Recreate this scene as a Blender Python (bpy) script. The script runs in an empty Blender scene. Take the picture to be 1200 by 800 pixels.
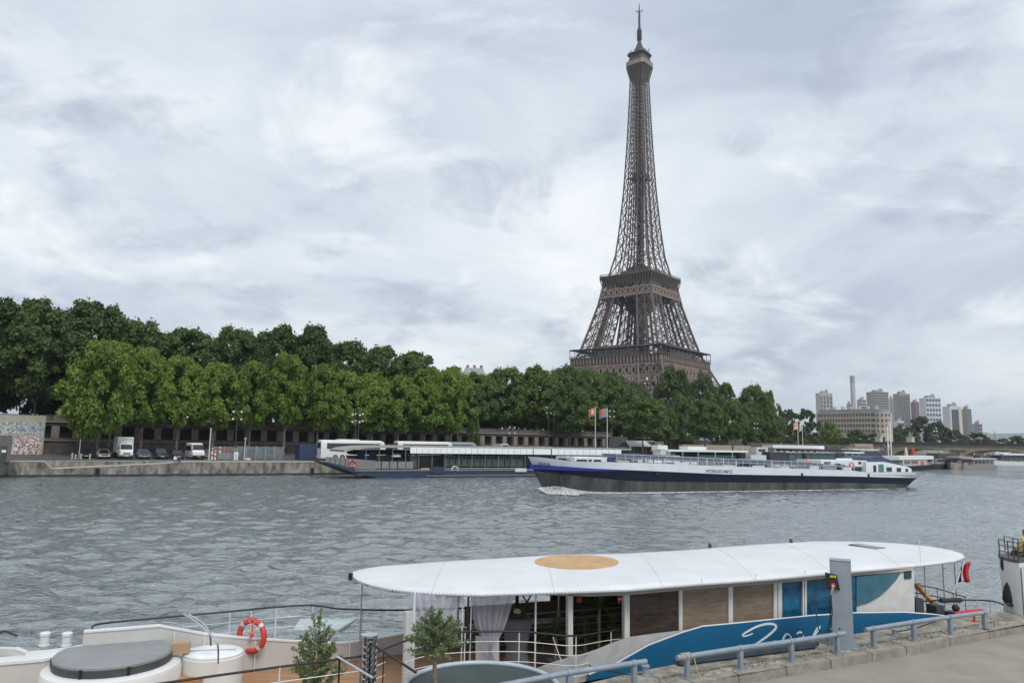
import bpy, bmesh, math, random
import numpy as np
from mathutils import Vector, Matrix
R = math.radians
rnd = random.Random(7)
SC = bpy.context.scene
COL = SC.collection

# ---------------------------------------------------------------- camera
F = 870.0; H = 6.3; TH = math.atan(117/870.0); RO = math.radians(1.1)
cam = bpy.data.cameras.new('camera'); co = bpy.data.objects.new('camera', cam); COL.objects.link(co)
cam.sensor_width = 36.0; cam.lens = F/1200*36; cam.clip_start = 0.1; cam.clip_end = 20000
co.location = (0, 0, H)
co.matrix_world = Matrix.Translation((0, 0, H)) @ Matrix.Rotation(R(90)+TH, 4, 'X') @ Matrix.Rotation(RO, 4, 'Z')
SC.camera = co

# ---------------------------------------------------------------- sky, sun, exposure
SC.view_settings.view_transform = 'Standard'; SC.view_settings.look = 'None'
SC.view_settings.gamma = 1; SC.view_settings.exposure = 0.48
SUN_EL, SUN_AZ = R(52), R(150)      # overcast: a broad soft sun behind the camera, to the right
w = bpy.data.worlds.new('World'); SC.world = w; w.use_nodes = True
nt = w.node_tree; N = nt.nodes; L = nt.links; N.clear()
def nn(t, **k):
    n = N.new(t)
    for a, b in k.items(): setattr(n, a, b)
    return n
sky = nn('ShaderNodeTexSky', sky_type='NISHITA', sun_disc=False)
sky.sun_elevation = SUN_EL; sky.sun_rotation = SUN_AZ; sky.air_density = 1.2; sky.dust_density = 2.0
tc = nn('ShaderNodeTexCoord'); sep = nn('ShaderNodeSeparateXYZ'); L.new(tc.outputs['Generated'], sep.inputs[0])
def mth(op, a, b=None, clamp=False):
    n = nn('ShaderNodeMath', operation=op); n.use_clamp = clamp
    for i, x in enumerate((a, b)):
        if x is None: continue
        if isinstance(x, (int, float)): n.inputs[i].default_value = x
        else: L.new(x, n.inputs[i])
    return n.outputs[0]
zc = mth('MAXIMUM', sep.outputs[2], 0.0)
den = mth('ADD', zc, 0.32)
cx = mth('DIVIDE', sep.outputs[0], den); cy = mth('DIVIDE', sep.outputs[1], den)
comb = nn('ShaderNodeCombineXYZ'); L.new(cx, comb.inputs[0]); L.new(cy, comb.inputs[1]); comb.inputs[2].default_value = 3.1
def noise(scale, det, rough, dist, off=0.0, vec=None):
    mp = nn('ShaderNodeMapping'); mp.inputs['Location'].default_value = (off, off*0.7, off*.3)
    mp.inputs['Scale'].default_value = (1.0, 1.1, 1.0)
    L.new(vec or comb.outputs[0], mp.inputs[0])
    n = nn('ShaderNodeTexNoise'); n.inputs['Scale'].default_value = scale; n.inputs['Detail'].default_value = det
    n.inputs['Roughness'].default_value = rough; n.inputs['Distortion'].default_value = dist
    L.new(mp.outputs[0], n.inputs['Vector']); return n.outputs[0]
def rampn(src, stops):
    r = nn('ShaderNodeValToRGB'); e = r.color_ramp.elements
    while len(e) < len(stops): e.new(0.5)
    for i, (p, c) in enumerate(stops): e[i].position = p; e[i].color = (*c, 1)
    L.new(src, r.inputs[0]); return r.outputs[0]
def mixc(f, a, b):
    m = nn('ShaderNodeMix', data_type='RGBA')
    for i, x in ((0, f), (6, a), (7, b)):
        if isinstance(x, (int, float)): m.inputs[i].default_value = x
        elif isinstance(x, tuple): m.inputs[i].default_value = (*x, 1)
        else: L.new(x, m.inputs[i])
    return m.outputs[2]
n1 = noise(1.25, 10, 0.56, 0.5, 6.1)
n2 = noise(3.3, 11, 0.6, 0.4, 11.3)
base = rampn(n1, [(0.34, (0.44, 0.51, 0.62)), (0.46, (0.60, 0.67, 0.75)), (0.58, (0.74, 0.80, 0.85)), (0.70, (0.88, 0.91, 0.94))])
patch = rampn(n2, [(0.54, (0, 0, 0)), (0.68, (1, 1, 1))])
cl = mixc(mth('MULTIPLY', patch, 0.62), base, (0.36, 0.42, 0.53))
n3 = noise(2.6, 11, 0.62, 0.5, 23.0)
brt = rampn(n3, [(0.53, (0, 0, 0)), (0.68, (1, 1, 1))])
cl = mixc(mth('MULTIPLY', brt, 0.65), cl, (0.97, 0.99, 1.0))
hz = mth('SUBTRACT', 1.0, mth('MULTIPLY', zc, 9.0), clamp=True)
cl = mixc(mth('MULTIPLY', hz, 0.75), cl, (0.57, 0.68, 0.77))
bgs = nn('ShaderNodeBackground'); L.new(sky.outputs[0], bgs.inputs[0]); bgs.inputs[1].default_value = 0.08
bgc = nn('ShaderNodeBackground'); L.new(cl, bgc.inputs[0]); bgc.inputs[1].default_value = 0.83
ms = nn('ShaderNodeMixShader'); ms.inputs[0].default_value = 0.93; L.new(bgs.outputs[0], ms.inputs[1]); L.new(bgc.outputs[0], ms.inputs[2])
wo = nn('ShaderNodeOutputWorld'); L.new(ms.outputs[0], wo.inputs[0])
sl = bpy.data.lights.new('sun', 'SUN'); sl.energy = 1.5; sl.angle = R(25); sl.color = (1.0, 0.965, 0.92)
so = bpy.data.objects.new('sun', sl); COL.objects.link(so)
sd = Vector((math.sin(SUN_AZ)*math.cos(SUN_EL), math.cos(SUN_AZ)*math.cos(SUN_EL), math.sin(SUN_EL)))
so.rotation_euler = sd.to_track_quat('Z', 'Y').to_euler(); so.location = (0, 0, 60)

# ---------------------------------------------------------------- helpers
def ray(px, py):
    u = (px-600)/F; v = (400-py)/F
    c, s = math.cos(RO), math.sin(RO); u, v = u*c-v*s, u*s+v*c
    return Vector((u, math.cos(TH)-v*math.sin(TH), math.sin(TH)+v*math.cos(TH)))
def P(px, py, Y):                       # surveyed point at a known distance
    d = ray(px, py); t = Y/d.y; return Vector((d.x*t, Y, H+d.z*t))
def G(px, py, z):                       # surveyed point on a level of known height
    d = ray(px, py); t = (z-H)/d.z; return Vector((d.x*t, d.y*t, z))

MATS = {}
def M(name, col=(.5, .5, .5), rough=.6, metal=0, var=.12, scale=3., bump=0., col2=None, spec=None, coat=0, bscale=None, stretch=(1, 1, 1)):
    if name in MATS: return MATS[name]
    m = bpy.data.materials.new(name); m.use_nodes = True; t = m.node_tree; b = t.nodes['Principled BSDF']
    b.inputs['Roughness'].default_value = rough; b.inputs['Metallic'].default_value = metal
    if spec is not None: b.inputs['Specular IOR Level'].default_value = spec
    if coat: b.inputs['Coat Weight'].default_value = coat; b.inputs['Coat Roughness'].default_value = .15
    c = t.nodes.new('ShaderNodeTexCoord'); mp = t.nodes.new('ShaderNodeMapping'); mp.inputs['Scale'].default_value = stretch
    t.links.new(c.outputs['Object'], mp.inputs[0])
    n = t.nodes.new('ShaderNodeTexNoise'); n.inputs['Scale'].default_value = scale; n.inputs['Detail'].default_value = 6; n.inputs['Roughness'].default_value = .62
    t.links.new(mp.outputs[0], n.inputs['Vector'])
    r = t.nodes.new('ShaderNodeValToRGB'); e = r.color_ramp.elements; e[0].position = .32; e[1].position = .68
    a = col if col2 is None else col2
    e[0].color = (*[x*(1-var) for x in a], 1); e[1].color = (*[min(1, x*(1+var)) for x in col], 1)
    t.links.new(n.outputs[0], r.inputs[0]); t.links.new(r.outputs[0], b.inputs['Base Color'])
    if bump:
        n2 = t.nodes.new('ShaderNodeTexNoise'); n2.inputs['Scale'].default_value = bscale or scale*4; n2.inputs['Detail'].default_value = 5
        t.links.new(mp.outputs[0], n2.inputs['Vector'])
        bp = t.nodes.new('ShaderNodeBump'); bp.inputs['Strength'].default_value = bump; bp.inputs['Distance'].default_value = .05
        t.links.new(n2.outputs[0], bp.inputs['Height']); t.links.new(bp.outputs[0], b.inputs['Normal'])
    MATS[name] = m; return m

class MB:
    def __init__(s): s.v = []; s.f = []; s.mi = []; s.cur = 0
    def add(s, vs, fs):
        o = len(s.v); s.v += [tuple(x) for x in vs]; s.f += [tuple(i+o for i in f) for f in fs]; s.mi += [s.cur]*len(fs); return s
    def frame(s, o, ax, ay, az):        # box from a corner and three edge vectors
        o, ax, ay, az = map(Vector, (o, ax, ay, az))
        p = [o, o+ax, o+ax+ay, o+ay, o+az, o+ax+az, o+ax+ay+az, o+ay+az]
        return s.add(p, [(0, 3, 2, 1), (4, 5, 6, 7), (0, 1, 5, 4), (1, 2, 6, 5), (2, 3, 7, 6), (3, 0, 4, 7)])
    def box(s, c, d, rz=0):             # centre of the base, sizes
        a = Vector((math.cos(rz), math.sin(rz), 0)); b = Vector((-a.y, a.x, 0)); c = Vector(c)
        return s.frame(c-a*d[0]/2-b*d[1]/2, a*d[0], b*d[1], (0, 0, d[2]))
    def beam(s, p, q, w, h=None, caps=True):
        p, q = Vector(p), Vector(q); d = q-p
        if d.length < 1e-6: return s
        d.normalize(); up = Vector((0, 0, 1)) if abs(d.z) < .9 else Vector((1, 0, 0))
        a = d.cross(up).normalized()*w/2; b = a.cross(d).normalized()*(h or w)/2
        vs = [p-a-b, p+a-b, p+a+b, p-a+b, q-a-b, q+a-b, q+a+b, q-a+b]
        fs = [(0, 1, 5, 4), (1, 2, 6, 5), (2, 3, 7, 6), (3, 0, 4, 7)]
        if caps: fs += [(0, 3, 2, 1), (4, 5, 6, 7)]
        return s.add(vs, fs)
    def tube(s, pts, r, n=8, caps=True):
        pts = [Vector(p) for p in pts]; rs = r if isinstance(r, (list, tuple)) else [r]*len(pts); vs = []; fs = []
        prev = None
        for i, p in enumerate(pts):
            d = (pts[min(i+1, len(pts)-1)]-pts[max(i-1, 0)])
            if d.length < 1e-9: d = Vector((0, 0, 1))
            d.normalize()
            if prev is None:
                up = Vector((0, 0, 1)) if abs(d.z) < .9 else Vector((1, 0, 0)); a = d.cross(up).normalized()
            else:
                a = (prev-d*prev.dot(d))
                a = a.normalized() if a.length > 1e-6 else d.orthogonal().normalized()
            prev = a; b = d.cross(a)
            for k in range(n):
                t = 2*math.pi*k/n; vs.append(p+(a*math.cos(t)+b*math.sin(t))*rs[i])
        for i in range(len(pts)-1):
            for k in range(n):
                fs.append((i*n+k, i*n+(k+1) % n, (i+1)*n+(k+1) % n, (i+1)*n+k))
        if caps: fs.append(tuple(range(n-1, -1, -1))); fs.append(tuple((len(pts)-1)*n+k for k in range(n)))
        return s.add(vs, fs)
    def prism(s, poly, z0, z1, zt=None):
        n = len(poly); lo = [(p[0], p[1], z0) for p in poly]; hi = [(p[0], p[1], z1 if zt is None else zt(p[0], p[1])) for p in poly]
        a = sum(poly[i][0]*poly[(i+1) % n][1]-poly[(i+1) % n][0]*poly[i][1] for i in range(n))
        if a < 0: lo.reverse(); hi.reverse()
        return s.add(lo+hi, [tuple(range(n-1, -1, -1)), tuple(range(n, 2*n))]+[(i, (i+1) % n, n+(i+1) % n, n+i) for i in range(n)])
    def lathe(s, c, prof, n=20, ax=1., ay=1.):
        vs = []; fs = []; c = Vector(c)
        for r, z in prof:
            for k in range(n):
                t = 2*math.pi*k/n; vs.append(c+Vector((r*ax*math.cos(t), r*ay*math.sin(t), z)))
        for i in range(len(prof)-1):
            for k in range(n): fs.append((i*n+k, i*n+(k+1) % n, (i+1)*n+(k+1) % n, (i+1)*n+k))
        fs.append(tuple(range(n-1, -1, -1))); fs.append(tuple((len(prof)-1)*n+k for k in range(n)))
        return s.add(vs, fs)
    def loft(s, secs, close=True, caps=True):
        n = len(secs[0]); vs = [p for q in secs for p in q]; fs = []
        for i in range(len(secs)-1):
            for k in range(n if close else n-1): fs.append((i*n+k, i*n+(k+1) % n, (i+1)*n+(k+1) % n, (i+1)*n+k))
        if caps and close: fs.append(tuple(range(n-1, -1, -1))); fs.append(tuple((len(secs)-1)*n+k for k in range(n)))
        return s.add(vs, fs)
    def ball(s, c, r, n=10, m=6, sx=1, sy=1, sz=1):
        return s.lathe(c, [(r*math.sin(math.pi*j/m)+1e-4, -r*sz*math.cos(math.pi*j/m)) for j in range(m+1)], n, sx, sy)
    def xf(s, mat):
        s.v = [tuple(mat @ Vector(p)) for p in s.v]; return s
    def build(s, name, mat, parent=None, world=True, smooth=False, bevel=0):
        me = bpy.data.meshes.new(name)
        off = Vector((0, 0, 0))
        if parent is not None and world: off = Vector(GLOB.get(parent.name, parent.location))
        elif parent is None and world and s.v:
            xs, ys, zs = zip(*s.v); off = Vector(((min(xs)+max(xs))/2, (min(ys)+max(ys))/2, min(zs)))
        me.from_pydata([(x-off.x, y-off.y, z-off.z) for x, y, z in s.v], [], s.f)
        ml = mat if isinstance(mat, (list, tuple)) else [mat]
        for m in ml: me.materials.append(m)
        if len(ml) > 1: me.polygons.foreach_set('material_index', s.mi)
        bm = bmesh.new(); bm.from_mesh(me); bmesh.ops.recalc_face_normals(bm, faces=bm.faces)
        if bevel:
            bmesh.ops.remove_doubles(bm, verts=bm.verts, dist=1e-5)
            es = [e for e in bm.edges if len(e.link_faces) == 2 and e.calc_face_angle(0) > .6]
            bmesh.ops.bevel(bm, geom=es, offset=bevel, segments=2, affect='EDGES', clamp_overlap=True)
        bm.to_mesh(me); bm.free()
        if smooth:
            me.polygons.foreach_set('use_smooth', [True]*len(me.polygons))
            try: me.set_sharp_from_angle(angle=R(38))
            except Exception: pass
        o = bpy.data.objects.new(name, me); COL.objects.link(o)
        if parent is not None:
            o.parent = parent; GLOB[o.name] = off
        else: o.location = off; GLOB[o.name] = off
        return o
GLOB = {}
def tag(o, label=None, cat=None, group=None, kind=None):
    for k, v in (('label', label), ('category', cat), ('group', group), ('kind', kind)):
        if v: o[k] = v
    return o
def thing(name, loc, label, cat, group=None, rz=0):
    o = bpy.data.objects.new(name, None); COL.objects.link(o); o.empty_display_size = .2
    o.location = loc; o.rotation_euler.z = rz; GLOB[o.name] = Vector(loc); return tag(o, label, cat, group)
def dup(o, parent=None):
    c = o.copy(); COL.objects.link(c); c.parent = parent
    GLOB[c.name] = Vector(c.location) if parent is None else GLOB.get(parent.name, Vector((0, 0, 0)))
    for ch in list(o.children): dup(ch, c)
    return c
def clone(o, loc, rz=None, label=None, group=None, scale=None):
    c = dup(o); c.location = loc; GLOB[c.name] = Vector(loc)
    if rz is not None: c.rotation_euler.z = rz
    if label: c['label'] = label
    if group: c['group'] = group
    if scale: c.scale = scale if isinstance(scale, (tuple, list)) else (scale,)*3
    return c
def text_mesh(txt, name, mat, parent, org, xdir, up, size, depth=.01, align='LEFT', sx=1.0):
    cu = bpy.data.curves.new('t', 'FONT'); cu.body = txt; cu.size = size; cu.extrude = depth; cu.align_x = align; cu.offset = size*.012
    t = bpy.data.objects.new('t', cu); COL.objects.link(t)
    dg = bpy.context.evaluated_depsgraph_get(); me = bpy.data.meshes.new_from_object(t.evaluated_get(dg))
    bpy.data.objects.remove(t)
    x = Vector(xdir).normalized(); y = Vector(up).normalized(); z = x.cross(y).normalized()
    off = Vector(GLOB.get(parent.name, (0, 0, 0))) if parent is not None else Vector((0, 0, 0))
    m = Matrix((( x.x*sx, y.x, z.x, org[0]-off.x), (x.y*sx, y.y, z.y, org[1]-off.y), (x.z*sx, y.z, z.z, org[2]-off.z), (0, 0, 0, 1)))
    me.transform(m); me.materials.clear(); me.materials.append(mat); me.name = name
    o = bpy.data.objects.new(name, me); COL.objects.link(o); o.parent = parent; return o
def lerp(a, b, t): return a+(b-a)*t
def interp(tab, x):
    if x <= tab[0][0]: return tab[0][1]
    for (x0, y0), (x1, y1) in zip(tab, tab[1:]):
        if x <= x1: return y0+(y1-y0)*(x-x0)/(x1-x0)
    return tab[-1][1]

# ---------------------------------------------------------------- setting: water, banks
def struct(o): o['kind'] = 'structure'; return o
BANK = [(-400, -100), (-120, 74.5), (-70.9, 105.2), (-29.2, 131.2), (60, 192), (150, 262), (172, 322), (215, 430), (330, 700)]
def bank_normal(i):
    a = Vector(BANK[max(i-1, 0)]); b = Vector(BANK[min(i+1, len(BANK)-1)]); d = (b-a).normalized(); return Vector((-d.y, d.x))
def make_water():
    wm = bpy.data.materials.new('river_water'); wm.use_nodes = True; t = wm.node_tree; b = t.nodes['Principled BSDF']
    b.inputs['Base Color'].default_value = (.12, .148, .158, 1); b.inputs['Roughness'].default_value = .07; b.inputs['IOR'].default_value = 3.2
    g = t.nodes.new('ShaderNodeNewGeometry')
    def nz(sc, det, rot, st, dist=.6):
        mp = t.nodes.new('ShaderNodeMapping'); mp.inputs['Rotation'].default_value[2] = rot; mp.inputs['Scale'].default_value = st
        t.links.new(g.outputs['Position'], mp.inputs[0])
        n = t.nodes.new('ShaderNodeTexNoise'); n.inputs['Scale'].default_value = sc; n.inputs['Detail'].default_value = det
        n.inputs['Roughness'].default_value = .55; n.inputs['Distortion'].default_value = dist
        t.links.new(mp.outputs[0], n.inputs['Vector']); return n.outputs[0]
    a = nz(2.7, 6, R(14), (.62, 1.6, 1), .6); c = nz(5.5, 4, R(-8), (.65, 1.5, 1), .4); d = nz(.24, 3, R(24), (.7, 1.3, 1))
    def madd(x, k, y):
        m = t.nodes.new('ShaderNodeMath'); m.operation = 'MULTIPLY_ADD'; t.links.new(x, m.inputs[0]); m.inputs[1].default_value = k
        if isinstance(y, (int, float)): m.inputs[2].default_value = y
        else: t.links.new(y, m.inputs[2])
        return m.outputs[0]
    def hump(x, lo):                        # calm lows, steep little crests
        m = t.nodes.new('ShaderNodeMath'); m.operation = 'SUBTRACT'; t.links.new(x, m.inputs[0]); m.inputs[1].default_value = lo
        q = t.nodes.new('ShaderNodeMath'); q.operation = 'MAXIMUM'; t.links.new(m.outputs[0], q.inputs[0]); q.inputs[1].default_value = 0
        return q.outputs[0]
    hgt = madd(hump(a, .51), .42, madd(hump(c, .51), .17, madd(d, .05, 0.)))
    bp = t.nodes.new('ShaderNodeBump'); bp.inputs['Strength'].default_value = 1.0; bp.inputs['Distance'].default_value = 1.0
    t.links.new(hgt, bp.inputs['Height']); t.links.new(bp.outputs[0], b.inputs['Normal'])
    # patches of gusts: slightly different roughness and silt tint
    e = nz(.045, 4, R(30), (.5, 1.5, 1)); r = t.nodes.new('ShaderNodeMapRange'); r.inputs[1].default_value = .35; r.inputs[2].default_value = .65
    r.inputs[3].default_value = .05; r.inputs[4].default_value = .14; t.links.new(e, r.inputs[0]); t.links.new(r.outputs[0], b.inputs['Roughness'])
    ys = [7.0]
    while ys[-1] < 170: ys.append(ys[-1]+.16+max(0, ys[-1]-10)*.0042)
    while ys[-1] < 9000: ys.append(ys[-1]*1.12)
    xs = [-9000, -3000, -1000, -400, -200, -120]+list(np.arange(-90, 120.1, .3))+[140, 180, 260, 420, 900, 2500, 9000]
    X, Y = np.meshgrid(np.array(xs), np.array(ys)); Z = np.zeros_like(X)
    rs = np.random.RandomState(3)
    for i in range(80):
        lam = .9*(3.4/.9)**rs.rand(); ang = R(75)+rs.randn()*.6; k = 2*math.pi/lam; amp = .0055*lam**.9/(1+lam*.12)
        ph = k*(X*math.cos(ang)+Y*math.sin(ang))+rs.rand()*6.28
        Z += amp*(np.sin(ph)+.25*np.sin(2*ph+.5))
    # wash of the barge: a bow crest peeling off and a row of stern waves
    b0 = np.array([10.5, 92.2]); b1 = np.array([59.3, 118.3]); dr = (b1-b0)/np.linalg.norm(b1-b0); nr = np.array([dr[1], -dr[0]])
    U = (X-b0[0])*dr[0]+(Y-b0[1])*dr[1]; V = (X-b0[0])*nr[0]+(Y-b0[1])*nr[1]
    for off, am in ((0, .30), (7, .16), (14, .1)):
        Z += am*np.exp(-((V-1.0-(U-off)*.33)/.9)**2)*np.exp(-np.clip(U-off, 0, 99)/16)*(U > off-2)
    Z += .16*np.sin(U*1.15)*np.exp(-(V+1)**2/60)*(U > 54)*np.exp(-np.clip(U-54, 0, 99)/30)
    fade = np.clip((240-Y)/60, 0, 1)*np.clip((125-np.abs(X-12))/25, 0, 1); Z *= fade; Z -= .02
    V3 = np.stack([X, Y, Z], -1).reshape(-1, 3); ny, nx = X.shape
    idx = np.arange(ny*nx).reshape(ny, nx); q = np.stack([idx[:-1, :-1], idx[:-1, 1:], idx[1:, 1:], idx[1:, :-1]], -1).reshape(-1, 4)
    me = bpy.data.meshes.new('river_water'); me.vertices.add(len(V3)); me.vertices.foreach_set('co', V3.ravel())
    me.loops.add(q.size); me.loops.foreach_set('vertex_index', q.ravel().astype(np.int32))
    me.polygons.add(len(q)); me.polygons.foreach_set('loop_start', np.arange(0, q.size, 4, dtype=np.int32)); me.polygons.foreach_set('loop_total', np.full(len(q), 4, dtype=np.int32))
    me.polygons.foreach_set('use_smooth', np.ones(len(q), dtype=bool)); me.update(calc_edges=True); me.materials.append(wm)
    o = bpy.data.objects.new('river_water', me); COL.objects.link(o); struct(o)
make_water()

asph = M('asphalt', (.075, .076, .08), .9, var=.2, scale=.6, bump=.2, bscale=30)
earth = M('gravel_ground', (.2, .185, .16), .95, var=.25, scale=.4, bump=.3, bscale=8)
WDIR = Vector((math.cos(R(35)), math.sin(R(35)), 0)); WN = Vector((-WDIR.y, WDIR.x, 0)); W0 = Vector((-78, 125, 0))   # arcaded wall line
def wall_pt(s, off=0, z=0): return W0+WDIR*s+WN*off+Vector((0, 0, z))
# lower quay road: rings parallel to the bank line, rising gently inland
def quay_z(d): return interp([(0, 2.3), (7, 2.4), (17, 3.0), (60, 3.4), (400, 4.2)], d)
def make_quay():
    rings = [.9, 4, 8, 12, 17, 25, 60, 400, 9000]
    vs = []; fs = []; n = len(BANK)
    for d in rings:
        for i, p in enumerate(BANK):
            q = Vector(p)+bank_normal(i)*d; vs.append((q.x, q.y, quay_z(d)))
    for j in range(len(rings)-1):
        for i in range(n-1): fs.append((j*n+i, j*n+i+1, (j+1)*n+i+1, (j+1)*n+i))
    m = MB(); m.add(vs, fs); struct(m.build('lower_quay_road', asph))
make_quay()
# upper street behind the arcaded wall
m = MB(); poly = [wall_pt(-200, 1.2), wall_pt(135, 1.2), wall_pt(150, 20), wall_pt(330, 90), wall_pt(420, 700), wall_pt(-300, 500)]
m.prism([(p.x, p.y) for p in poly], 2, 8.1); struct(m.build('upper_street', asph))
# far bank beyond the bridge closes the river bend
m = MB(); m.prism([(260, 560), (3000, 420), (6000, 3000), (9000, 9000), (-2000, 9000), (0, 900)], 1, 3.6); struct(m.build('far_bank_ground', earth))
# ---------------------------------------------------------------- iron tower
def make_tower():
    iron = M('brown_iron', (.115, .088, .075), .7, var=.14, scale=.15)
    dark = M('dark_iron', (.05, .044, .044), .75, var=.2, scale=.2)
    lite = M('light_iron', (.25, .195, .16), .7, var=.15, scale=.3)
    glass = M('dark_glazing', (.03, .04, .05), .12, var=.2, scale=.2)
    B = Vector((88.3, 505, 4.8)); t = thing('iron_lattice_tower', B, 'tall brown iron lattice tower with three platforms and an antenna on top', 'tower')
    RZ = Matrix.Rotation(R(45+5.0), 4, 'Z')     # one corner nearly faces the camera
    RZT = Matrix.Translation(B) @ RZ
    def zl(y): return P(751, y, 505).z-B.z
    Z1, Z2, Z3 = 57.6, 114.3, 276.0
    A = [(0, 62), (15, 53), (30, 45), (45, 37.5), (57, 32.2), (62, 29.9), (78, 25.4), (96, 20.7), (112, 17.9), (118, 13.9), (135, 11.9), (150, 10.4), (178, 8.3), (210, 6.7), (245, 5.4), (262, 4.9), (280, 4.6)]
    Wt = [(0, 25), (30, 20), (57, 15.5), (62, 14.5), (96, 11.2), (114, 9.6)]
    a = lambda z: interp(A, z); wl = lambda z: interp(Wt, z)
    def truss(mb, p0, p1, q0, q1, w, sub=1, fan=True):   # one panel between two chords: p0-q0 below, p1-q1 above
        mb.beam(p0, q1, w, caps=False); mb.beam(q0, p1, w, caps=False); mb.beam(p1, q1, w*.9, caps=False)
        if fan:
            c = (p0+q1+q0+p1)/4
            for e in (lerp(p0, p1, .5), lerp(q0, q1, .5)): mb.beam(c, e, w*.5, caps=False)
            for (u0, u1) in ((p0, p1), (q0, q1)):
                if sub > 1: mb.beam(lerp(u0, u1, .5), lerp(p0, q0, .5), w*.4, caps=False)
    # four legs up to the second platform
    for sx in (-1, 1):
        for sy in (-1, 1):
            mb = MB()
            zs = [0, 9, 19, 29, 40, 50, 57.6] + [62+i*(112-62)/6.0 for i in range(7)]
            def cor(z, i, j):
                o = a(z); w_ = wl(z); return Vector((sx*(o-w_*i), sy*(o-w_*j), z))
            for z0, z1 in zip(zs, zs[1:]):
                cs = [(0, 0), (1, 0), (1, 1), (0, 1)]
                for k in range(4):
                    i, j = cs[k]; i2, j2 = cs[(k+1) % 4]
                    mb.beam(cor(z0, i, j), cor(z1, i, j), 1.2 if (i, j) != (1, 1) else .85, caps=False)
                    truss(mb, cor(z0, i, j), cor(z1, i, j), cor(z0, i2, j2), cor(z1, i2, j2), .48)
                    mid0 = (cor(z0, i, j)+cor(z0, i2, j2))/2; mid1 = (cor(z1, i, j)+cor(z1, i2, j2))/2
                    if z0 > 60:
                        zm = (z0+z1)/2; truss(mb, cor(z0, i, j), lerp(cor(z0, i, j), cor(z1, i, j), .5), cor(z0, i2, j2), lerp(cor(z0, i2, j2), cor(z1, i2, j2), .5), .24, fan=False)
                        mb.beam(mid0, mid1, .5, caps=False)
                mb.beam(cor(z0, .5, .5), cor(z1, .5, .5), 1.2 if z0 > 50 else 2.2, caps=False)   # lift track
                mb.beam(cor(z0, .2, .65), cor(z1, .2, .65), .9, caps=False)
            mb.cur = 0
            mb.xf(RZT); mb.build('leg', iron, t)
    # ornamental arches between the feet
    for k in range(4):
        mb = MB(); rot = Matrix.Rotation(R(90*k), 4, 'Z')
        for rr_, w_ in ((37.5, 1.0), (34.5, .8)):
            prev = None
            for i in range(25):
                th = math.pi*i/24; p = Vector((rr_*math.cos(th), -(a(6+rr_*math.sin(th)*.95)-1), 6+rr_*math.sin(th)*1.0))
                if prev: mb.beam(prev, p, w_, caps=False)
                prev = p
        for i in range(48):
            th = math.pi*i/48; th2 = math.pi*(i+1)/48
            p = Vector((37.5*math.cos(th), -(a(6+37*math.sin(th)*.95)-1), 6+37.5*math.sin(th))); q = Vector((34.5*math.cos(th2), -(a(6+34*math.sin(th2)*.95)-1), 6+34.5*math.sin(th2)))
            mb.beam(p, q, .35, caps=False)
        mb.xf(RZT @ rot); mb.build('arch', iron, t)
    # lattice belts and platform fasciae
    def belt(z0, z1, r0, r1, n, wch, wx, name, mat):
        for k in range(4):
            mb = MB(); rot = Matrix.Rotation(R(90*k), 4, 'Z')
            mb.beam((-r0, -r0, z0), (r0, -r0, z0), wch, caps=False); mb.beam((-r1, -r1, z1), (r1, -r1, z1), wch, caps=False)
            for i in range(n):
                u0 = -1+2*i/n; u1 = -1+2*(i+1)/n
                mb.beam((u0*r0, -r0, z0), (u1*r1, -r1, z1), wx, caps=False); mb.beam((u1*r0, -r0, z0), (u0*r1, -r1, z1), wx, caps=False)
                um = (u0+u1)/2; mb.beam((um*r0, -r0, z0), (u1*r1, -r1, z1), wx*.55, caps=False); mb.beam((um*r0, -r0, z0), (u0*r1, -r1, z1), wx*.55, caps=False)
                mb.beam((u0*r0, -r0, z0), (um*r1, -r1, z1), wx*.55, caps=False); mb.beam((u1*r0, -r0, z0), (um*r1, -r1, z1), wx*.55, caps=False)
            mb.xf(RZT @ rot); mb.build(name, mat, t)
    belt(44.5, 51.5, 35.0, 34.0, 14, .9, .6, 'lattice_belt', lite)
    belt(40.0, 44.0, 37.3, 35.6, 20, .8, .5, 'lattice_belt', lite)
    # first platform: fascia with consoles, deck, gallery posts and roof
    D1 = 35.0
    mb = MB(); mb.frame((-D1+1.4, -D1+1.4, 51.6), (2*D1-2.8, 0, 0), (0, 2*D1-2.8, 0), (0, 0, 5.4)); mb.xf(RZT); mb.build('platform_fascia', iron, t)
    mb = MB()
    for k in range(4):
        rot = Matrix.Rotation(R(90*k), 4, 'Z'); q = MB()
        for i in range(27):
            x = -D1+1.2+i*(2*D1-2.4)/26; q.frame((x-.4, -D1+.2, 53.4), (.8, 0, 0), (0, 1.3, 0), (0, 0, 3.6)); q.frame((x-.3, -D1+.8, 51.6), (.6, 0, 0), (0, .7, 0), (0, 0, 1.8))
        q.xf(rot); mb.add(q.v, q.f)
    mb.xf(RZT); mb.build('consoles', lite, t)
    mb = MB()
    for k in range(4):
        q = MB(); q.frame((-D1, -D1, 57.0), (2*D1, 0, 0), (0, 10, 0), (0, 0, .7)); q.xf(Matrix.Rotation(R(90*k), 4, 'Z')); mb.add([(x, y, z+k*.004) for x, y, z in q.v], q.f)
    mb.xf(RZT); mb.build('deck', iron, t)
    mb = MB()
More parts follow.
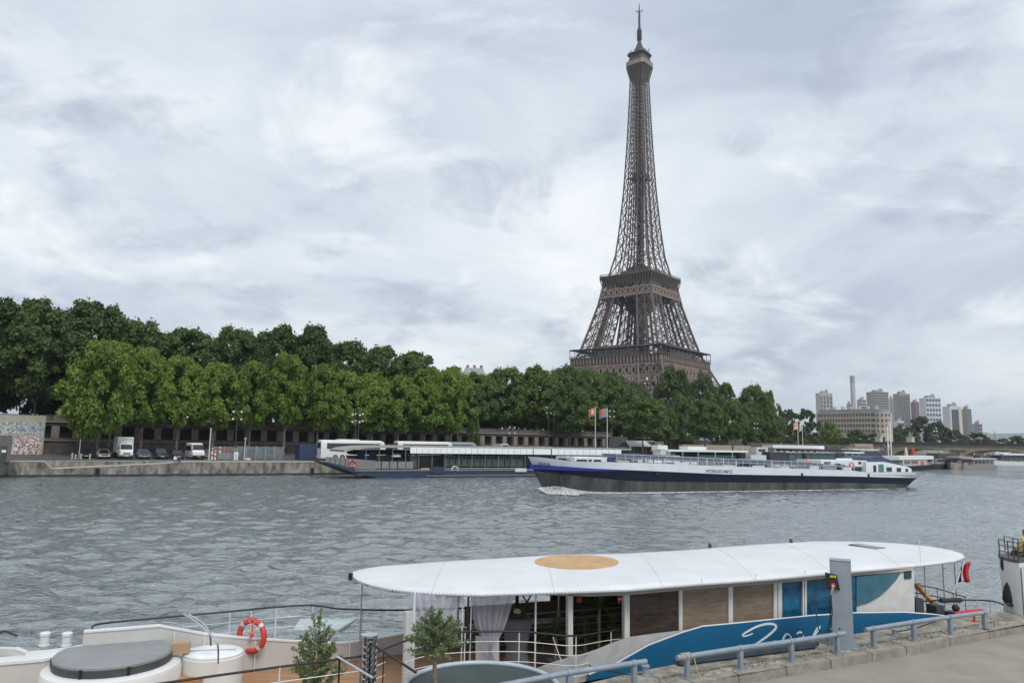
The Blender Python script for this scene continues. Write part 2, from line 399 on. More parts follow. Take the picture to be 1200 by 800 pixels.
    for k in range(4):
        q = MB(); rot = Matrix.Rotation(R(90*k), 4, 'Z')
        for i in range(25):
            x = -D1+.4+i*(2*D1-.8)/24; q.beam((x, -D1+.3, 57.7), (x, -D1+.3, 58.9 if i % 2 else 63.0), .28, caps=False)
        q.beam((-D1, -D1+.3, 58.9), (D1, -D1+.3, 58.9), .25); q.beam((-D1, -D1+.3, 58.3), (D1, -D1+.3, 58.3), .12)
        q.xf(rot); mb.add(q.v, q.f)
    mb.xf(RZT); mb.build('gallery_railing', iron, t)
    mb = MB()
    for k in range(4):
        q = MB(); q.frame((-D1, -D1, 63.0), (2*D1, 0, 0), (0, 6.5, 0), (0, 0, .7)); q.xf(Matrix.Rotation(R(90*k), 4, 'Z')); mb.add([(x, y, z+k*.006) for x, y, z in q.v], q.f)
    mb.xf(RZT); mb.build('gallery_roof', iron, t)
    for k in range(4):
        q = MB(); q.frame((-17, -D1+4, 57.8), (34, 0, 0), (0, 9, 0), (0, 0, 5.1)); q.xf(RZT @ Matrix.Rotation(R(90*k), 4, 'Z')); pav = q.build('pavilion', glass, t)
        q = MB(); q.frame((-18 if k % 2 else -12, -D1+4.5, 63.72), (26, 0, 0), (0, 8, 0), (0, 0, 1.6)); q.xf(RZT @ Matrix.Rotation(R(90*k), 4, 'Z')); q.build('pavilion_roof', M('red_brown_paint', (.16, .06, .05), .6), pav)
    # belts below the second platform
    belt(100.0, 105.2, a(100)+.4, a(105)+.4, 9, .9, .45, 'lattice_belt', lite)
    for k in range(4):
        q = MB(); q.frame((-a(102)+.6, -a(102)+.9, 101), (2*a(102)-1.2, 0, 0), (0, .4, 0), (0, 0, 3.4)); q.xf(RZT @ Matrix.Rotation(R(90*k), 4, 'Z')); q.build('belt_plate', iron, t)
    mb = MB(); mb.frame((-14, -14, 99), (28, 0, 0), (0, 28, 0), (0, 0, .8)); mb.frame((-7, -7, 92), (14, 0, 0), (0, 14, 0), (0, 0, 7)); mb.xf(RZT); mb.build('machine_floor', dark, t)
    for k in range(4):          # verticals and X's between belt and second deck
        q = MB(); r0 = a(105); r1 = a(111.5)+.4
        for i in range(7):
            u = -1+i/3; q.beam((u*r0, -r0, 96), (u*r1, -r1, 112), .7, caps=False)
            if i < 6: u2 = -1+(i+1)/3; q.beam((u*r0, -r0, 105.5), (u2*r1, -r1, 111), .45, caps=False); q.beam((u2*r0, -r0, 105.5), (u*r1, -r1, 111), .45, caps=False)
        # bracing between the legs from the first platform to the belt
        for z0, z1 in ((66, 82), (82, 97)):
            for sgn in (-1, 1):
                pass
        q.xf(RZT @ Matrix.Rotation(R(90*k), 4, 'Z')); q.build('deck_truss', iron, t)
    # central stair and lift core between the platforms
    q = MB()
    for (x, y) in ((-3, -3), (3, -3), (3, 3), (-3, 3)): q.beam((x, y, 58), (x, y, 112), .8, caps=False)
    for i in range(12):
        z = 58+i*4.5
        for (p, r_) in (((-3, -3), (3, -3)), ((3, -3), (3, 3)), ((3, 3), (-3, 3)), ((-3, 3), (-3, -3))):
            q.beam((*p, z), (*r_, z+4.5), .5, caps=False); q.beam((*p, z), (*r_, z), .5, caps=False)
    q.frame((-2, -2, 62), (4, 0, 0), (0, 4, 0), (0, 0, 22))
    q.xf(RZT); q.build('lift_core', dark, t)
    # second platform
    D2 = 20.2
    q = MB()
    lo, hi = a(109)+.5, D2
    q.loft([[(-r, -r, z), (r, -r, z), (r, r, z), (-r, r, z)] for r, z in ((lo, 108.5), (hi-1.2, 111.5), (hi, 113.6), (hi, 114.6))]); q.xf(RZT); q.build('platform_fascia', dark, t)
    q = MB()
    for k in range(4):
        p = MB()
        for i in range(19):
            x = -1+i/9; p.beam((x*lo, -lo-.15, 108.4), (x*hi, -hi-.05, 113.6), .5, caps=False)
        p.beam((-hi, -hi, 114.7), (hi, -hi, 114.7), .8); p.beam((-hi, -hi, 116.2), (hi, -hi, 116.2), .3)
        for i in range(31): x = -hi+i*2*hi/30; p.beam((x, -hi, 114.7), (x, -hi, 116.2), .18, caps=False)
        p.xf(Matrix.Rotation(R(90*k), 4, 'Z')); q.add(p.v, p.f)
    q.xf(RZT); q.build('balustrade', iron, t)
    q = MB()
    for i in range(9):
        an = i*2*math.pi/9+.3; q.box((10.5*math.cos(an), 10.5*math.sin(an), 115), (5.5, 4.5, rnd.uniform(3.5, 7.5)), an)
    q.box((0, 0, 115), (8, 8, 9)); q.xf(RZT); q.build('upper_kiosks', dark, t)
    # upper shaft
    zs = [115]
    while zs[-1] < 258: zs.append(zs[-1]+max(5.5, a(zs[-1])*.98))
    zs[-1] = 262
    mfr = .36
    for k in range(4):
        q = MB(); rot = Matrix.Rotation(R(90*k), 4, 'Z')
        for z0, z1 in zip(zs, zs[1:]):
            def c(z, u, inn=0): return Vector((u*a(z), -a(z)*(1 if not inn else mfr), z))
            cw = lerp(.85, .48, (z0-115)/150); bw = lerp(.36, .22, (z0-115)/150)
            q.beam(c(z0, -1), c(z1, -1), cw, caps=False)
            q.beam(c(z0, -mfr), c(z1, -mfr), cw*.8, caps=False); q.beam(c(z0, mfr), c(z1, mfr), cw*.8, caps=False)
            truss(q, c(z0, -1), c(z1, -1), c(z0, -mfr), c(z1, -mfr), bw*1.15, fan=False); truss(q, c(z0, mfr), c(z1, mfr), c(z0, 1), c(z1, 1), bw*1.15, fan=False)
            q.beam(c(z0, -mfr), c(z0, mfr), bw, caps=False)
            zm = (z0+z1)/2
            for (u0, u1) in ((-mfr, mfr),):
                q.beam(c(z0, u0), c(zm, u1), bw, caps=False); q.beam(c(z0, u1), c(zm, u0), bw, caps=False)
                q.beam(c(zm, u0), c(z1, u1), bw, caps=False); q.beam(c(zm, u1), c(z1, u0), bw, caps=False); q.beam(c(zm, u0), c(zm, u1), bw, caps=False)
            # inner frames
            q.beam(c(z0, -mfr, 1), c(z1, -mfr, 1), cw*.9, caps=False)
            q.beam(c(z0, -mfr, 1), c(z0, mfr, 1), bw, caps=False)
            q.beam(c(z0, -mfr), c(z0, -mfr, 1), bw, caps=False)
        q.xf(RZT @ rot); q.build('upper_shaft', iron, t)
    q = MB()                      # lift shaft and stairs inside
    for i, (x, y) in enumerate(((-1.6, -1.6), (1.6, -1.6), (1.6, 1.6), (-1.6, 1.6))): q.beam((x, y, 116), (x, y, 265), .6, caps=False)
    z = 116
    while z < 262:
        q.beam((-1.6, -1.6, z), (1.6, 1.6, z+3), .6, caps=False); q.beam((1.6, -1.6, z), (-1.6, 1.6, z+3), .6, caps=False)
        q.frame((-1.9, -1.9, z), (3.8, 0, 0), (0, 3.8, 0), (0, 0, .35)); z += 3
    q.xf(RZT); q.build('lift_core', dark, t)
    q = MB(); q.box((0, 0, 186), (11.5, 11.5, 1.2)); q.box((0, 0, 187.2), (8, 8, 3.2)); q.xf(RZT); q.build('intermediate_platform', dark, t)
    # third platform and summit (heights surveyed on the axis)
    zf0 = zl(94); zb = zl(80); zt_ = zl(75); q = MB()
    def octa(r, c_, z): e = r-c_; return [(-e, -r, z), (e, -r, z), (r, -e, z), (r, e, z), (e, r, z), (-e, r, z), (-r, e, z), (-r, -e, z)]
    r3 = 7.7
    q.loft([octa(4.7, .7, zf0-1), octa(5.2, .8, zf0+3), octa(6.8, 1.6, zb-.5), octa(r3-.2, 2.0, zb)]); q.xf(RZT); q.build('platform_flare', dark, t)
    q = MB()
    for k in range(4):
        p = MB()
        for i in range(7):
            u = -1+i/3; p.beam((u*4.6, -4.95, zf0-1), (u*5.8, -7.4, zb), .5, caps=False)
        p.xf(Matrix.Rotation(R(90*k), 4, 'Z')); q.add(p.v, p.f)
    q.xf(RZT); q.build('flare_ribs', iron, t)
    q = MB(); q.loft([octa(r3, 2.1, zb), octa(r3+.15, 2.1, zt_)]); q.xf(RZT); q.build('balcony_band', lite, t)
    z6 = zl(69); z5 = zl(66)
    q = MB(); q.loft([octa(r3-.6, 2.0, zt_), octa(6.0, 1.8, z6), octa(5.8, 1.8, z6+.1), octa(5.8, 1.8, z5)]); q.xf(RZT); q.build('summit_gallery', dark, t)
    q = MB(); q.loft([octa(7.2, 2.2, z5), octa(7.2, 2.2, z5+.7)]); 
    for i in range(16):
        an = i*math.pi/8; q.beam((6.9*math.cos(an), 6.9*math.sin(an), z5+.5), (6.9*math.cos(an), 6.9*math.sin(an), z5+2.6+(2.5 if i % 4 == 1 else 0)), .35, caps=False)
    for i in range(24):
        an = rnd.uniform(0, 6.28); r_ = rnd.uniform(3.5, 6.5); q.box((r_*math.cos(an), r_*math.sin(an), z5+.8), (1.2, 1.2, rnd.uniform(1.5, 4.5)*(1.3-r_/7)), an)
    q.xf(RZT); q.build('upper_balcony', iron, t)
    q = MB(); q.lathe((0, 0, 0), [(5.4, z5+.9), (4.2, zl(62)), (2.9, zl(57)), (1.7, zl(52)), (1.2, zl(49))], 12); q.xf(RZT); q.build('summit_cone', dark, t)
    q = MB(); q.tube([(0, 0, zl(49)), (0, 0, zl(46)), (0, 0, zl(45.5)), (0, 0, zl(36)), (0, 0, zl(34.5)), (0, 0, zl(34)), (0, 0, zl(14)), (0, 0, zl(13)), (0, 0, zl(5))], [1.15, 1.15, 1.45, 1.35, 1.6, .85, .7, .45, .22], 10)
    for k in range(4):
        an = k*math.pi/2+.4; q.beam((0, 0, zl(13.8)), (2.4*math.cos(an), 2.4*math.sin(an), zl(13.6)), .35); q.beam((2.2*math.cos(an), 2.2*math.sin(an), zl(14.5)), (2.2*math.cos(an), 2.2*math.sin(an), zl(12)), .25)
    for y in (38, 41, 44, 47): q.lathe((0, 0, zl(y)), [(1.9, 0), (1.9, .4)], 10)
    q.xf(RZT); q.build('antenna', dark, t)
make_tower()
# ---------------------------------------------------------------- embankment and arcaded wall
def bank_line(px, off=0.0, step=.5):
    """point where the sight line through px meets the bank line shifted inland by off"""
    d = ray(px, 540); r_ = d.x/d.y
    pts = [Vector(BANK[i])+bank_normal(i)*off for i in range(len(BANK))]
    for a, b in zip(pts, pts[1:]):
        # x = r*y
        f0 = a.x-r_*a.y; f1 = b.x-r_*b.y
        if f0*f1 <= 0 and a.y > 20 or (f0*f1 <= 0 and b.y > 60):
            t = f0/(f0-f1); q = a.lerp(b, t)
            if q.y > 20: return q
    return pts[-2]
def wall_at(px, off=0.0):
    d = ray(px, 515); r_ = d.x/d.y; a = wall_pt(0, off)
    s = (r_*a.y-a.x)/(WDIR.x-r_*WDIR.y); return wall_pt(s, off), s
limest = M('stained_limestone', (.25, .235, .205), .92, var=.35, scale=1.1, bump=.5, bscale=6, col2=(.085, .08, .07), stretch=(1, 1, .45))
coping = M('pale_coping', (.42, .40, .36), .85, var=.15, scale=1.5)
algae = M('wet_algae_stone', (.03, .035, .03), .5, var=.3, scale=1)
darkst = M('sooty_stone', (.12, .108, .096), .9, var=.3, scale=.8, bump=.2, col2=(.07, .065, .06))
pierst = M('pier_stone', (.21, .18, .15), .9, var=.2, scale=1.2)
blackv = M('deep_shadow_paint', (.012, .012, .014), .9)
def make_embankment():
    t = thing('embankment_wall', (-50, 118, 0), 'long stained stone embankment wall along the far bank, with a sloping mooring ledge at its left end', 'embankment')
    fr = MB(); cp = MB(); al = MB(); n = len(BANK)
    pts = []
    for i in range(n-1):
        a, b = Vector(BANK[i]), Vector(BANK[i+1]); k = max(1, int((b-a).length/3)); 
        for j in range(k): pts.append(a.lerp(b, j/k))
    pts.append(Vector(BANK[-1]))
    pa, pb, pc, pd = (bank_line(x) for x in (52, 62, 190, 215))
    def top(p):      # ledge height along the wall
        x = p.x
        if x < pa.x: return 2.3
        if x < pb.x: return lerp(2.3, 1.25, (x-pa.x)/(pb.x-pa.x))
        if x < pc.x: return lerp(1.25, 2.0, (x-pb.x)/(pc.x-pb.x))
        if x < pd.x: return lerp(2.0, 2.3, (x-pc.x)/(pd.x-pc.x))
        return 2.3
    pts += [pa, pb, pc, pd]; pts.sort(key=lambda p: p.x)
    for a, b in zip(pts, pts[1:]):
        if (b-a).length < .05: continue
        d = (b-a).normalized(); nv = Vector((-d.y, d.x))
        A, B_ = Vector((a.x, a.y, 0)), Vector((b.x, b.y, 0)); Nn = Vector((nv.x, nv.y, 0))
        za, zb = top(a), top(b)
        fr.add([A+Vector((0, 0, .32)), B_+Vector((0, 0, .32)), B_+Vector((0, 0, zb-.16)), A+Vector((0, 0, za-.16))], [(0, 1, 2, 3)])
        al.add([A+Nn*.1+Vector((0, 0, -1.5)), B_+Nn*.1+Vector((0, 0, -1.5)), B_+Nn*.02+Vector((0, 0, .32)), A+Nn*.02+Vector((0, 0, .32))], [(0, 1, 2, 3)])
        o = -Nn*.06
        w_ = 1.0
        cp.add([A+o+Vector((0, 0, za-.17)), B_+o+Vector((0, 0, zb-.17)), B_+o+Vector((0, 0, zb)), A+o+Vector((0, 0, za)), A+Nn*w_+Vector((0, 0, za+.004)), B_+Nn*w_+Vector((0, 0, zb+.004))], [(0, 1, 2, 3), (3, 2, 5, 4)])
        if za < 2.28 or zb < 2.28:
            fr.add([A+Nn*.99+Vector((0, 0, za)), B_+Nn*.99+Vector((0, 0, zb)), B_+Nn*.99+Vector((0, 0, 2.2)), A+Nn*.99+Vector((0, 0, 2.2))], [(0, 1, 2, 3)])
            cp.add([A+Nn*.93+Vector((0, 0, 2.2)), B_+Nn*.93+Vector((0, 0, 2.2)), B_+Nn*.93+Vector((0, 0, 2.31)), A+Nn*.93+Vector((0, 0, 2.31)), A+Nn*1.6+Vector((0, 0, 2.31)), B_+Nn*1.6+Vector((0, 0, 2.31))], [(0, 1, 2, 3), (3, 2, 5, 4)])
    fr.build('stone_face', limest, t); cp.build('coping', coping, t); al.build('waterline_band', algae, t)
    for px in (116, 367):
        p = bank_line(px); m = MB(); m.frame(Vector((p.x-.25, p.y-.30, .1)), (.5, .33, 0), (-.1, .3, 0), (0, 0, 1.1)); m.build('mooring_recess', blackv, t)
make_embankment()
def make_arcade():
    t = thing('arcaded_retaining_wall', wall_pt(60, 0, 2.5), 'long sooty stone retaining wall with a row of square openings below the upper street', 'wall')
    s0, s1, b = -40, 128, 3.17
    def slab(nm, z0, z1, o0, o1, mat, a=s0, c=s1):
        m = MB(); p = wall_pt(a, o0, 0); p.z = z0; m.frame(p, WDIR*(c-a), WN*(o1-o0), (0, 0, z1-z0)); return m.build(nm, mat, t)
    slab('base_wall', 2.5, 4.9, 0, 1.15, darkst); slab('sill', 4.9, 5.15, -.25, 1.1, pierst); slab('sill_course', 5.15, 5.45, -.02, 1.1, darkst)
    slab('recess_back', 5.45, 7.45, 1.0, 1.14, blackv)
    slab('lintel', 7.45, 8.0, 0, 1.12, darkst); slab('cornice', 8.0, 8.22, -.35, 1.1, pierst); slab('parapet', 8.22, 9.05, -.05, .35, darkst); slab('parapet_cap', 9.05, 9.2, -.15, .45, darkst)
    s = s0; k = 0
    while s < s1-1:
        m = MB(); p = wall_pt(s, .01, 5.45); m.frame(p, WDIR*1.15, WN*.95, (0, 0, 2.0)); m.build('pillar', pierst, t); s += b
make_arcade()
# mural and kiosk at the left end
def make_mural():
    mm = bpy.data.materials.new('mural_mosaic'); mm.use_nodes = True; t = mm.node_tree; b = t.nodes['Principled BSDF']; b.inputs['Roughness'].default_value = .8
    c = t.nodes.new('ShaderNodeTexCoord'); v = t.nodes.new('ShaderNodeTexVoronoi'); v.inputs['Scale'].default_value = 5.5
    mp = t.nodes.new('ShaderNodeMapping'); mp.inputs['Scale'].default_value = (1, 1, .8); t.links.new(c.outputs['Object'], mp.inputs[0]); t.links.new(mp.outputs[0], v.inputs['Vector'])
    sp = t.nodes.new('ShaderNodeSeparateColor'); t.links.new(v.outputs['Color'], sp.inputs[0])
    def ramp(stops):
        r = t.nodes.new('ShaderNodeValToRGB'); r.color_ramp.interpolation = 'CONSTANT'; e = r.color_ramp.elements
        while len(e) < len(stops): e.new(.5)
        for i, (p, q) in enumerate(stops): e[i].position = p; e[i].color = (*q, 1)
        t.links.new(sp.outputs[0], r.inputs[0]); return r
    lo = ramp([(0, (.5, .32, .25)), (.2, (.18, .12, .12)), (.35, (.62, .55, .5)), (.55, (.32, .2, .2)), (.7, (.68, .6, .55)), (.85, (.2, .22, .3))])
    hi = ramp([(0, (.2, .27, .33)), (.2, (.42, .44, .42)), (.4, (.12, .16, .22)), (.6, (.5, .48, .36)), (.75, (.3, .34, .38)), (.9, (.55, .42, .15))])
    s2 = t.nodes.new('ShaderNodeSeparateXYZ'); t.links.new(c.outputs['Object'], s2.inputs[0])
    mr = t.nodes.new('ShaderNodeMapRange'); mr.inputs[1].default_value = 2.4; mr.inputs[2].default_value = 3.4; t.links.new(s2.outputs[2], mr.inputs[0])
    mx = t.nodes.new('ShaderNodeMix'); mx.data_type = 'RGBA'; t.links.new(mr.outputs[0], mx.inputs[0]); t.links.new(lo.outputs[0], mx.inputs[6]); t.links.new(hi.outputs[0], mx.inputs[7])
    t.links.new(mx.outputs[2], b.inputs['Base Color'])
    a = P(50, 529, 119.5); a.z = 2.7; d = Vector((math.cos(R(33)), math.sin(R(33)), 0)); nv = Vector((-d.y, d.x, 0)); L_ = 26
    top = P(50, 487, 119.5).z
    th = thing('mural_panel', a-d*L_/2, 'big flat panel with a colourful city mural at the left end of the quay', 'mural')
    m = MB(); m.frame(a-d*L_, d*L_, nv*.6, (0, 0, top-a.z)); m.build('frame', M('mural_plaster', (.33, .32, .25), .9, scale=.5), th)
    m = MB(); m.frame(a-d*(L_-.3)-nv*.02, d*(L_-.6), nv*.018, (0, 0, (top-a.z)*.83)); m.build('artwork', mm, th)
    k = P(11, 545, 103); k.z = 2.3; th = thing('grey_kiosk', k-d*1.5, 'plain dark grey kiosk cut by the left edge of the picture', 'kiosk')
    m = MB(); m.frame(k-d*5, d*5, nv*2.5, (0, 0, P(11, 510, 103).z-2.3)); m.build('body', M('kiosk_grey', (.11, .105, .095), .8), th)
    m = MB(); m.frame(k-d*1.15-nv*.02, d*.75, nv*.02, (0, 0, 2.05)); m.build('door', M('kiosk_door', (.04, .04, .045), .5), th)
    m = MB(); m.frame(k-d*1.05-nv*.05, d*.5, nv*.02, (0, 0, .35)); m.v = [(x, y, z+1.2) for x, y, z in m.v]; m.build('notice', M('notice_white', (.7, .7, .68), .7), th)
make_mural()

# ---------------------------------------------------------------- trees
def leaf_mat(name, c0, c1, tr=.25):
    m = bpy.data.materials.new(name); m.use_nodes = True; t = m.node_tree; b = t.nodes['Principled BSDF']; b.inputs['Roughness'].default_value = .55; b.inputs['Specular IOR Level'].default_value = .25
    oi = t.nodes.new('ShaderNodeObjectInfo'); c = t.nodes.new('ShaderNodeTexCoord'); g = t.nodes.new('ShaderNodeNewGeometry')
    n = t.nodes.new('ShaderNodeTexNoise'); n.inputs['Scale'].default_value = 2.2; n.inputs['Detail'].default_value = 3
    ad = t.nodes.new('ShaderNodeVectorMath'); ad.operation = 'ADD'; t.links.new(c.outputs['Object'], ad.inputs[0]); t.links.new(oi.outputs['Location'], ad.inputs[1]); t.links.new(ad.outputs[0], n.inputs['Vector'])
    a = t.nodes.new('ShaderNodeMath'); a.operation = 'MULTIPLY_ADD'; t.links.new(oi.outputs['Random'], a.inputs[0]); a.inputs[1].default_value = .35; t.links.new(n.outputs[0], a.inputs[2])
    a2 = t.nodes.new('ShaderNodeMath'); a2.operation = 'MULTIPLY_ADD'; t.links.new(g.outputs['Random Per Island'], a2.inputs[0]); a2.inputs[1].default_value = .35; t.links.new(a.outputs[0], a2.inputs[2])
    r = t.nodes.new('ShaderNodeValToRGB'); e = r.color_ramp.elements; e[0].position = .45; e[1].position = 1.15 if False else 1.0; e[0].color = (*c0, 1); e[1].color = (*c1, 1)
    t.links.new(a2.outputs[0], r.inputs[0]); t.links.new(r.outputs[0], b.inputs['Base Color'])
    tl = t.nodes.new('ShaderNodeBsdfTranslucent'); t.links.new(r.outputs[0], tl.inputs[0]); mx = t.nodes.new('ShaderNodeMixShader'); mx.inputs[0].default_value = tr
    t.links.new(b.outputs[0], mx.inputs[1]); t.links.new(tl.outputs[0], mx.inputs[2]); t.links.new(mx.outputs[0], t.nodes['Material Output'].inputs[0]); return m
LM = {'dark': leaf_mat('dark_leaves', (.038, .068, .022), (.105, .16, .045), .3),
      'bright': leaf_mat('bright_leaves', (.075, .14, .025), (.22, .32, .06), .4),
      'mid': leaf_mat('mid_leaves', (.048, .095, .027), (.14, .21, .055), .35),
      'far': leaf_mat('far_leaves', (.045, .07, .035), (.085, .12, .055), .2),
      'olive': leaf_mat('olive_leaves', (.085, .125, .05), (.22, .29, .14), .35)}
bark = M('plane_bark', (.19, .17, .14), .9, var=.4, scale=3, col2=(.10, .09, .075))
def crown_mesh(seed, nl=6500, ls=.075, flat=1.0, nclump=62, low=.25, hollow=.5):
    """unit crown: radius 1, z from 0 to 1; leaves gathered in boughs with gaps between"""
    rs = np.random.RandomState(seed); cs = []; 
    while len(cs) < nclump:
        th = rs.rand()*6.283; z = rs.rand(); prof = (math.sin(math.pi*min(1, (z*.86+.10)**.8)))**.62
        if z < low: prof *= .55+.45*z/low
        rr = prof*(hollow+(1-hollow)*rs.rand()**.6); k = 1+.16*math.sin(th*2+seed)+.12*math.sin(th*3+2*seed)
        cs.append((rr*k*math.cos(th)*.86, rr*k*math.sin(th)*.86, .07+z*.86, .065+.105*rs.rand()))
    cs = np.array(cs); w_ = cs[:, 3]**2; ci = rs.choice(len(cs), nl, p=w_/w_.sum())
    d = rs.randn(nl, 3); d /= np.linalg.norm(d, axis=1)[:, None]; d[:, 2] = np.where(d[:, 2] < -.35, -d[:, 2], d[:, 2])
    rad = cs[ci, 3]*(.55+.5*rs.rand(nl)); pos = cs[ci, :3]+d*rad[:, None]*np.array([1, 1, .62])
    stray = rs.rand(nl) < .22; pos[stray] += rs.randn(stray.sum(), 3)*np.array([.035, .035, .022])
    nrm = d+rs.randn(nl, 3)*.55+np.array([0, 0, .35]); nrm /= np.linalg.norm(nrm, axis=1)[:, None]
    a = np.cross(nrm, rs.randn(nl, 3)); a /= np.linalg.norm(a, axis=1)[:, None]; b = np.cross(nrm, a)
    pos[:, 2] *= .97/np.percentile(pos[:, 2], 99.7)
    s = ls*(.55+.8*rs.rand(nl))[:, None]; zs = np.array([1, 1, .6])
    q = np.stack([pos-a*s*.6*zs, pos+b*s*.45*zs, pos+a*s*.6*zs, pos-b*s*.45*zs], 1).reshape(-1, 3)
    me = bpy.data.meshes.new('crown'); me.vertices.add(len(q)); me.vertices.foreach_set('co', q.ravel())
    f = np.arange(nl*4, dtype=np.int32); me.loops.add(nl*4); me.loops.foreach_set('vertex_index', f); me.polygons.add(nl)
    me.polygons.foreach_set('loop_start', np.arange(0, nl*4, 4, dtype=np.int32)); me.polygons.foreach_set('loop_total', np.full(nl, 4, dtype=np.int32)); me.update(calc_edges=True)
    return me, cs
def trunk_mesh(seed, cs, hb):
    """unit trunk: z from -1 (ground) to 0 (crown base) and limbs up into the crown boughs"""
    rs = random.Random(seed); m = MB(); m.tube([(0, 0, -1.03), (.01, .01, -.9), (.02, 0, -.4), (.0, .02, .12), (.02, 0, .55)], [.085, .062, .05, .04, .015], 7)
    for k in range(9):
        c = cs[rs.randrange(len(cs))]; z0 = rs.uniform(-.12, .3); m.tube([(0, .01, z0), (c[0]*.45, c[1]*.45, lerp(z0, c[2], .65)), (c[0]*.9, c[1]*.9, c[2])], [.03, .018, .006], 5)
    me = bpy.data.meshes.new('trunk'); me.from_pydata(m.v, [], m.f); me.materials.append(bark); return me
CROWNS = {}
def crowns(kind):
    if kind not in CROWNS:
        out = []
        cfg = {'dark': dict(nl=20000, ls=.052, nclump=150, low=.2, hollow=.45), 'bright': dict(nl=20000, ls=.052, nclump=170, low=.15, hollow=.35), 'mid': dict(nl=20000, ls=.052, nclump=160, low=.2, hollow=.35), 'far': dict(nl=9000, ls=.075, nclump=90, low=.15, hollow=.35)}[kind]
        for i in range(5):
            me, cs = crown_mesh(100+i*7+len(kind), **cfg); me.materials.append(LM[kind]); out.append((me, trunk_mesh(i, cs, .3)))
        CROWNS[kind] = out
    return CROWNS[kind]
NT = [0]
def tree(name, base, ztop, rad, kind, label, group, clear=.3, var=None, rz=None):
    """base point, crown top height, crown radius; clear = share of the height that is bare trunk"""
    NT[0] += 1; h = ztop-base.z; zc_ = h*clear; v = crowns(kind)[NT[0] % 5 if var is None else var]
    t = thing(name, base, label, 'tree', group); t.rotation_euler.z = rnd.uniform(0, 6.28) if rz is None else rz
    c = bpy.data.objects.new('crown', v[0]); COL.objects.link(c); c.parent = t; c.location = (0, 0, zc_); c.scale = (rad, rad*rnd.uniform(.9, 1.1), h-zc_)
    k = bpy.data.objects.new('trunk', v[1]); COL.objects.link(k); k.parent = t; k.location = (0, 0, zc_); k.scale = (max(zc_, 2.2)*1.0, max(zc_, 2.2)*1.0, zc_) if zc_ > 1 else (1.5, 1.5, 1)
    # limbs reach a share of the crown
    return t
def px_of(p):
    m = co.matrix_world.inverted() if False else None
    d = Vector(p)-Vector((0, 0, H)); y = d.y*math.cos(TH)+d.z*math.sin(TH); z = -d.y*math.sin(TH)+d.z*math.cos(TH)
    u = d.x/y; v = z/y; c, s = math.cos(-RO), math.sin(-RO); u, v = u*c-v*s, u*s+v*c
    return 600+u*F, 400-v*F
ORD = ['first', 'second', 'third', 'fourth', 'fifth', 'sixth', 'seventh', 'eighth', 'ninth', 'tenth', 'eleventh', 'twelfth', 'thirteenth', 'fourteenth', 'fifteenth', 'sixteenth', 'seventeenth', 'eighteenth', 'nineteenth', 'twentieth']
BT = [(-80, 345), (0, 346), (25, 344), (55, 352), (85, 346), (130, 352), (160, 376), (185, 382), (240, 378), (270, 384), (300, 378), (345, 380), (380, 386), (400, 396), (440, 402), (480, 412), (508, 426), (530, 436), (560, 435), (616, 429), (660, 430), (703, 433), (738, 444), (760, 455)]
TR = []
i = 0; s = -34
while s < 142:
    p = wall_pt(s, 7+rnd.uniform(-1.5, 1.5), 8.1); px, _ = px_of(p); zt = P(px, interp(BT, px)+rnd.uniform(-3, 5), p.y).z
    big = px < 150
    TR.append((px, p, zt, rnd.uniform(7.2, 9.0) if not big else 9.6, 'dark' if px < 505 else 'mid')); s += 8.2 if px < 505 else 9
TR.sort(key=lambda q: q[0])
for i, (px, p, zt, rd, kd) in enumerate(TR):
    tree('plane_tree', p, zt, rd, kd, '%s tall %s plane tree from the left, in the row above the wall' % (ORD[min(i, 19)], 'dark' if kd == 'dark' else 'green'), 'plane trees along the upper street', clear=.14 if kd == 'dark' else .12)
# a second file of the same avenue, standing behind the first
i = 0; s = -30
while s < 172:
    p = wall_pt(s, 20+rnd.uniform(-1.5, 1.5), 8.1); px, _ = px_of(p); zt = P(px, interp(BT, px)+rnd.uniform(5, 13), p.y).z
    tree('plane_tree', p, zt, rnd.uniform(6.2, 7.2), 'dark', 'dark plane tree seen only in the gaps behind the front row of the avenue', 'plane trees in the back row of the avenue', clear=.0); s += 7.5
FT = [(60, 430), (85, 403), (120, 397), (163, 402), (208, 415), (250, 421), (300, 415), (350, 412), (400, 432), (450, 438), (500, 432), (540, 430), (580, 434)]
fp = [128, 165, 207, 250, 292, 333, 372, 404, 436, 466, 497, 528]
for i, px in enumerate(fp):
    p, _ = wall_at(px, -4.5); p.z = 3.0; zt = P(px, interp(FT, px)+rnd.uniform(-3, 6), p.y).z
    tree('quayside_tree', p, zt, [6.6, 5.8, 5.4, 6.0, 5.4, 6.0, 5.8, 5.6, 6.0, 5.8, 6.2, 5.6][i], 'bright', '%s light green tree from the left in the quayside row' % ORD[i+1], 'light green trees on the quay', clear=.23)
p = bank_line(112, 9); p = Vector((p.x, p.y, 2.6))
tree('quayside_tree', p, P(100, 397, p.y).z, 7.2, 'bright', 'biggest light green tree, spreading low over the leftmost parked cars', 'light green trees on the quay', clear=.10, var=1)
def mk(name, px, Y, ytop, rpx, kind, label, group, zb=None, clear=.2, var=None):
    p = P(px, 500, Y); p.z = zb if zb is not None else 3.2
    return tree(name, p, P(px, ytop, Y).z, rpx*Y/870, kind, label, group, clear=clear, var=var)
GQ = 'trees between the tower and the moored boats'
mk('small_conical_tree', 555, 168, 484, 11, 'mid', 'small narrow conical tree in front of the arcaded wall', None, clear=.05, zb=3.2)
mk('quayside_tree', 668, 185, 448, 34, 'mid', 'round mid green tree just left of the two orange flags', GQ, clear=.25)
mk('quayside_tree', 620, 196, 452, 30, 'mid', 'dark green tree above the middle of the floating restaurant', GQ, clear=.3)
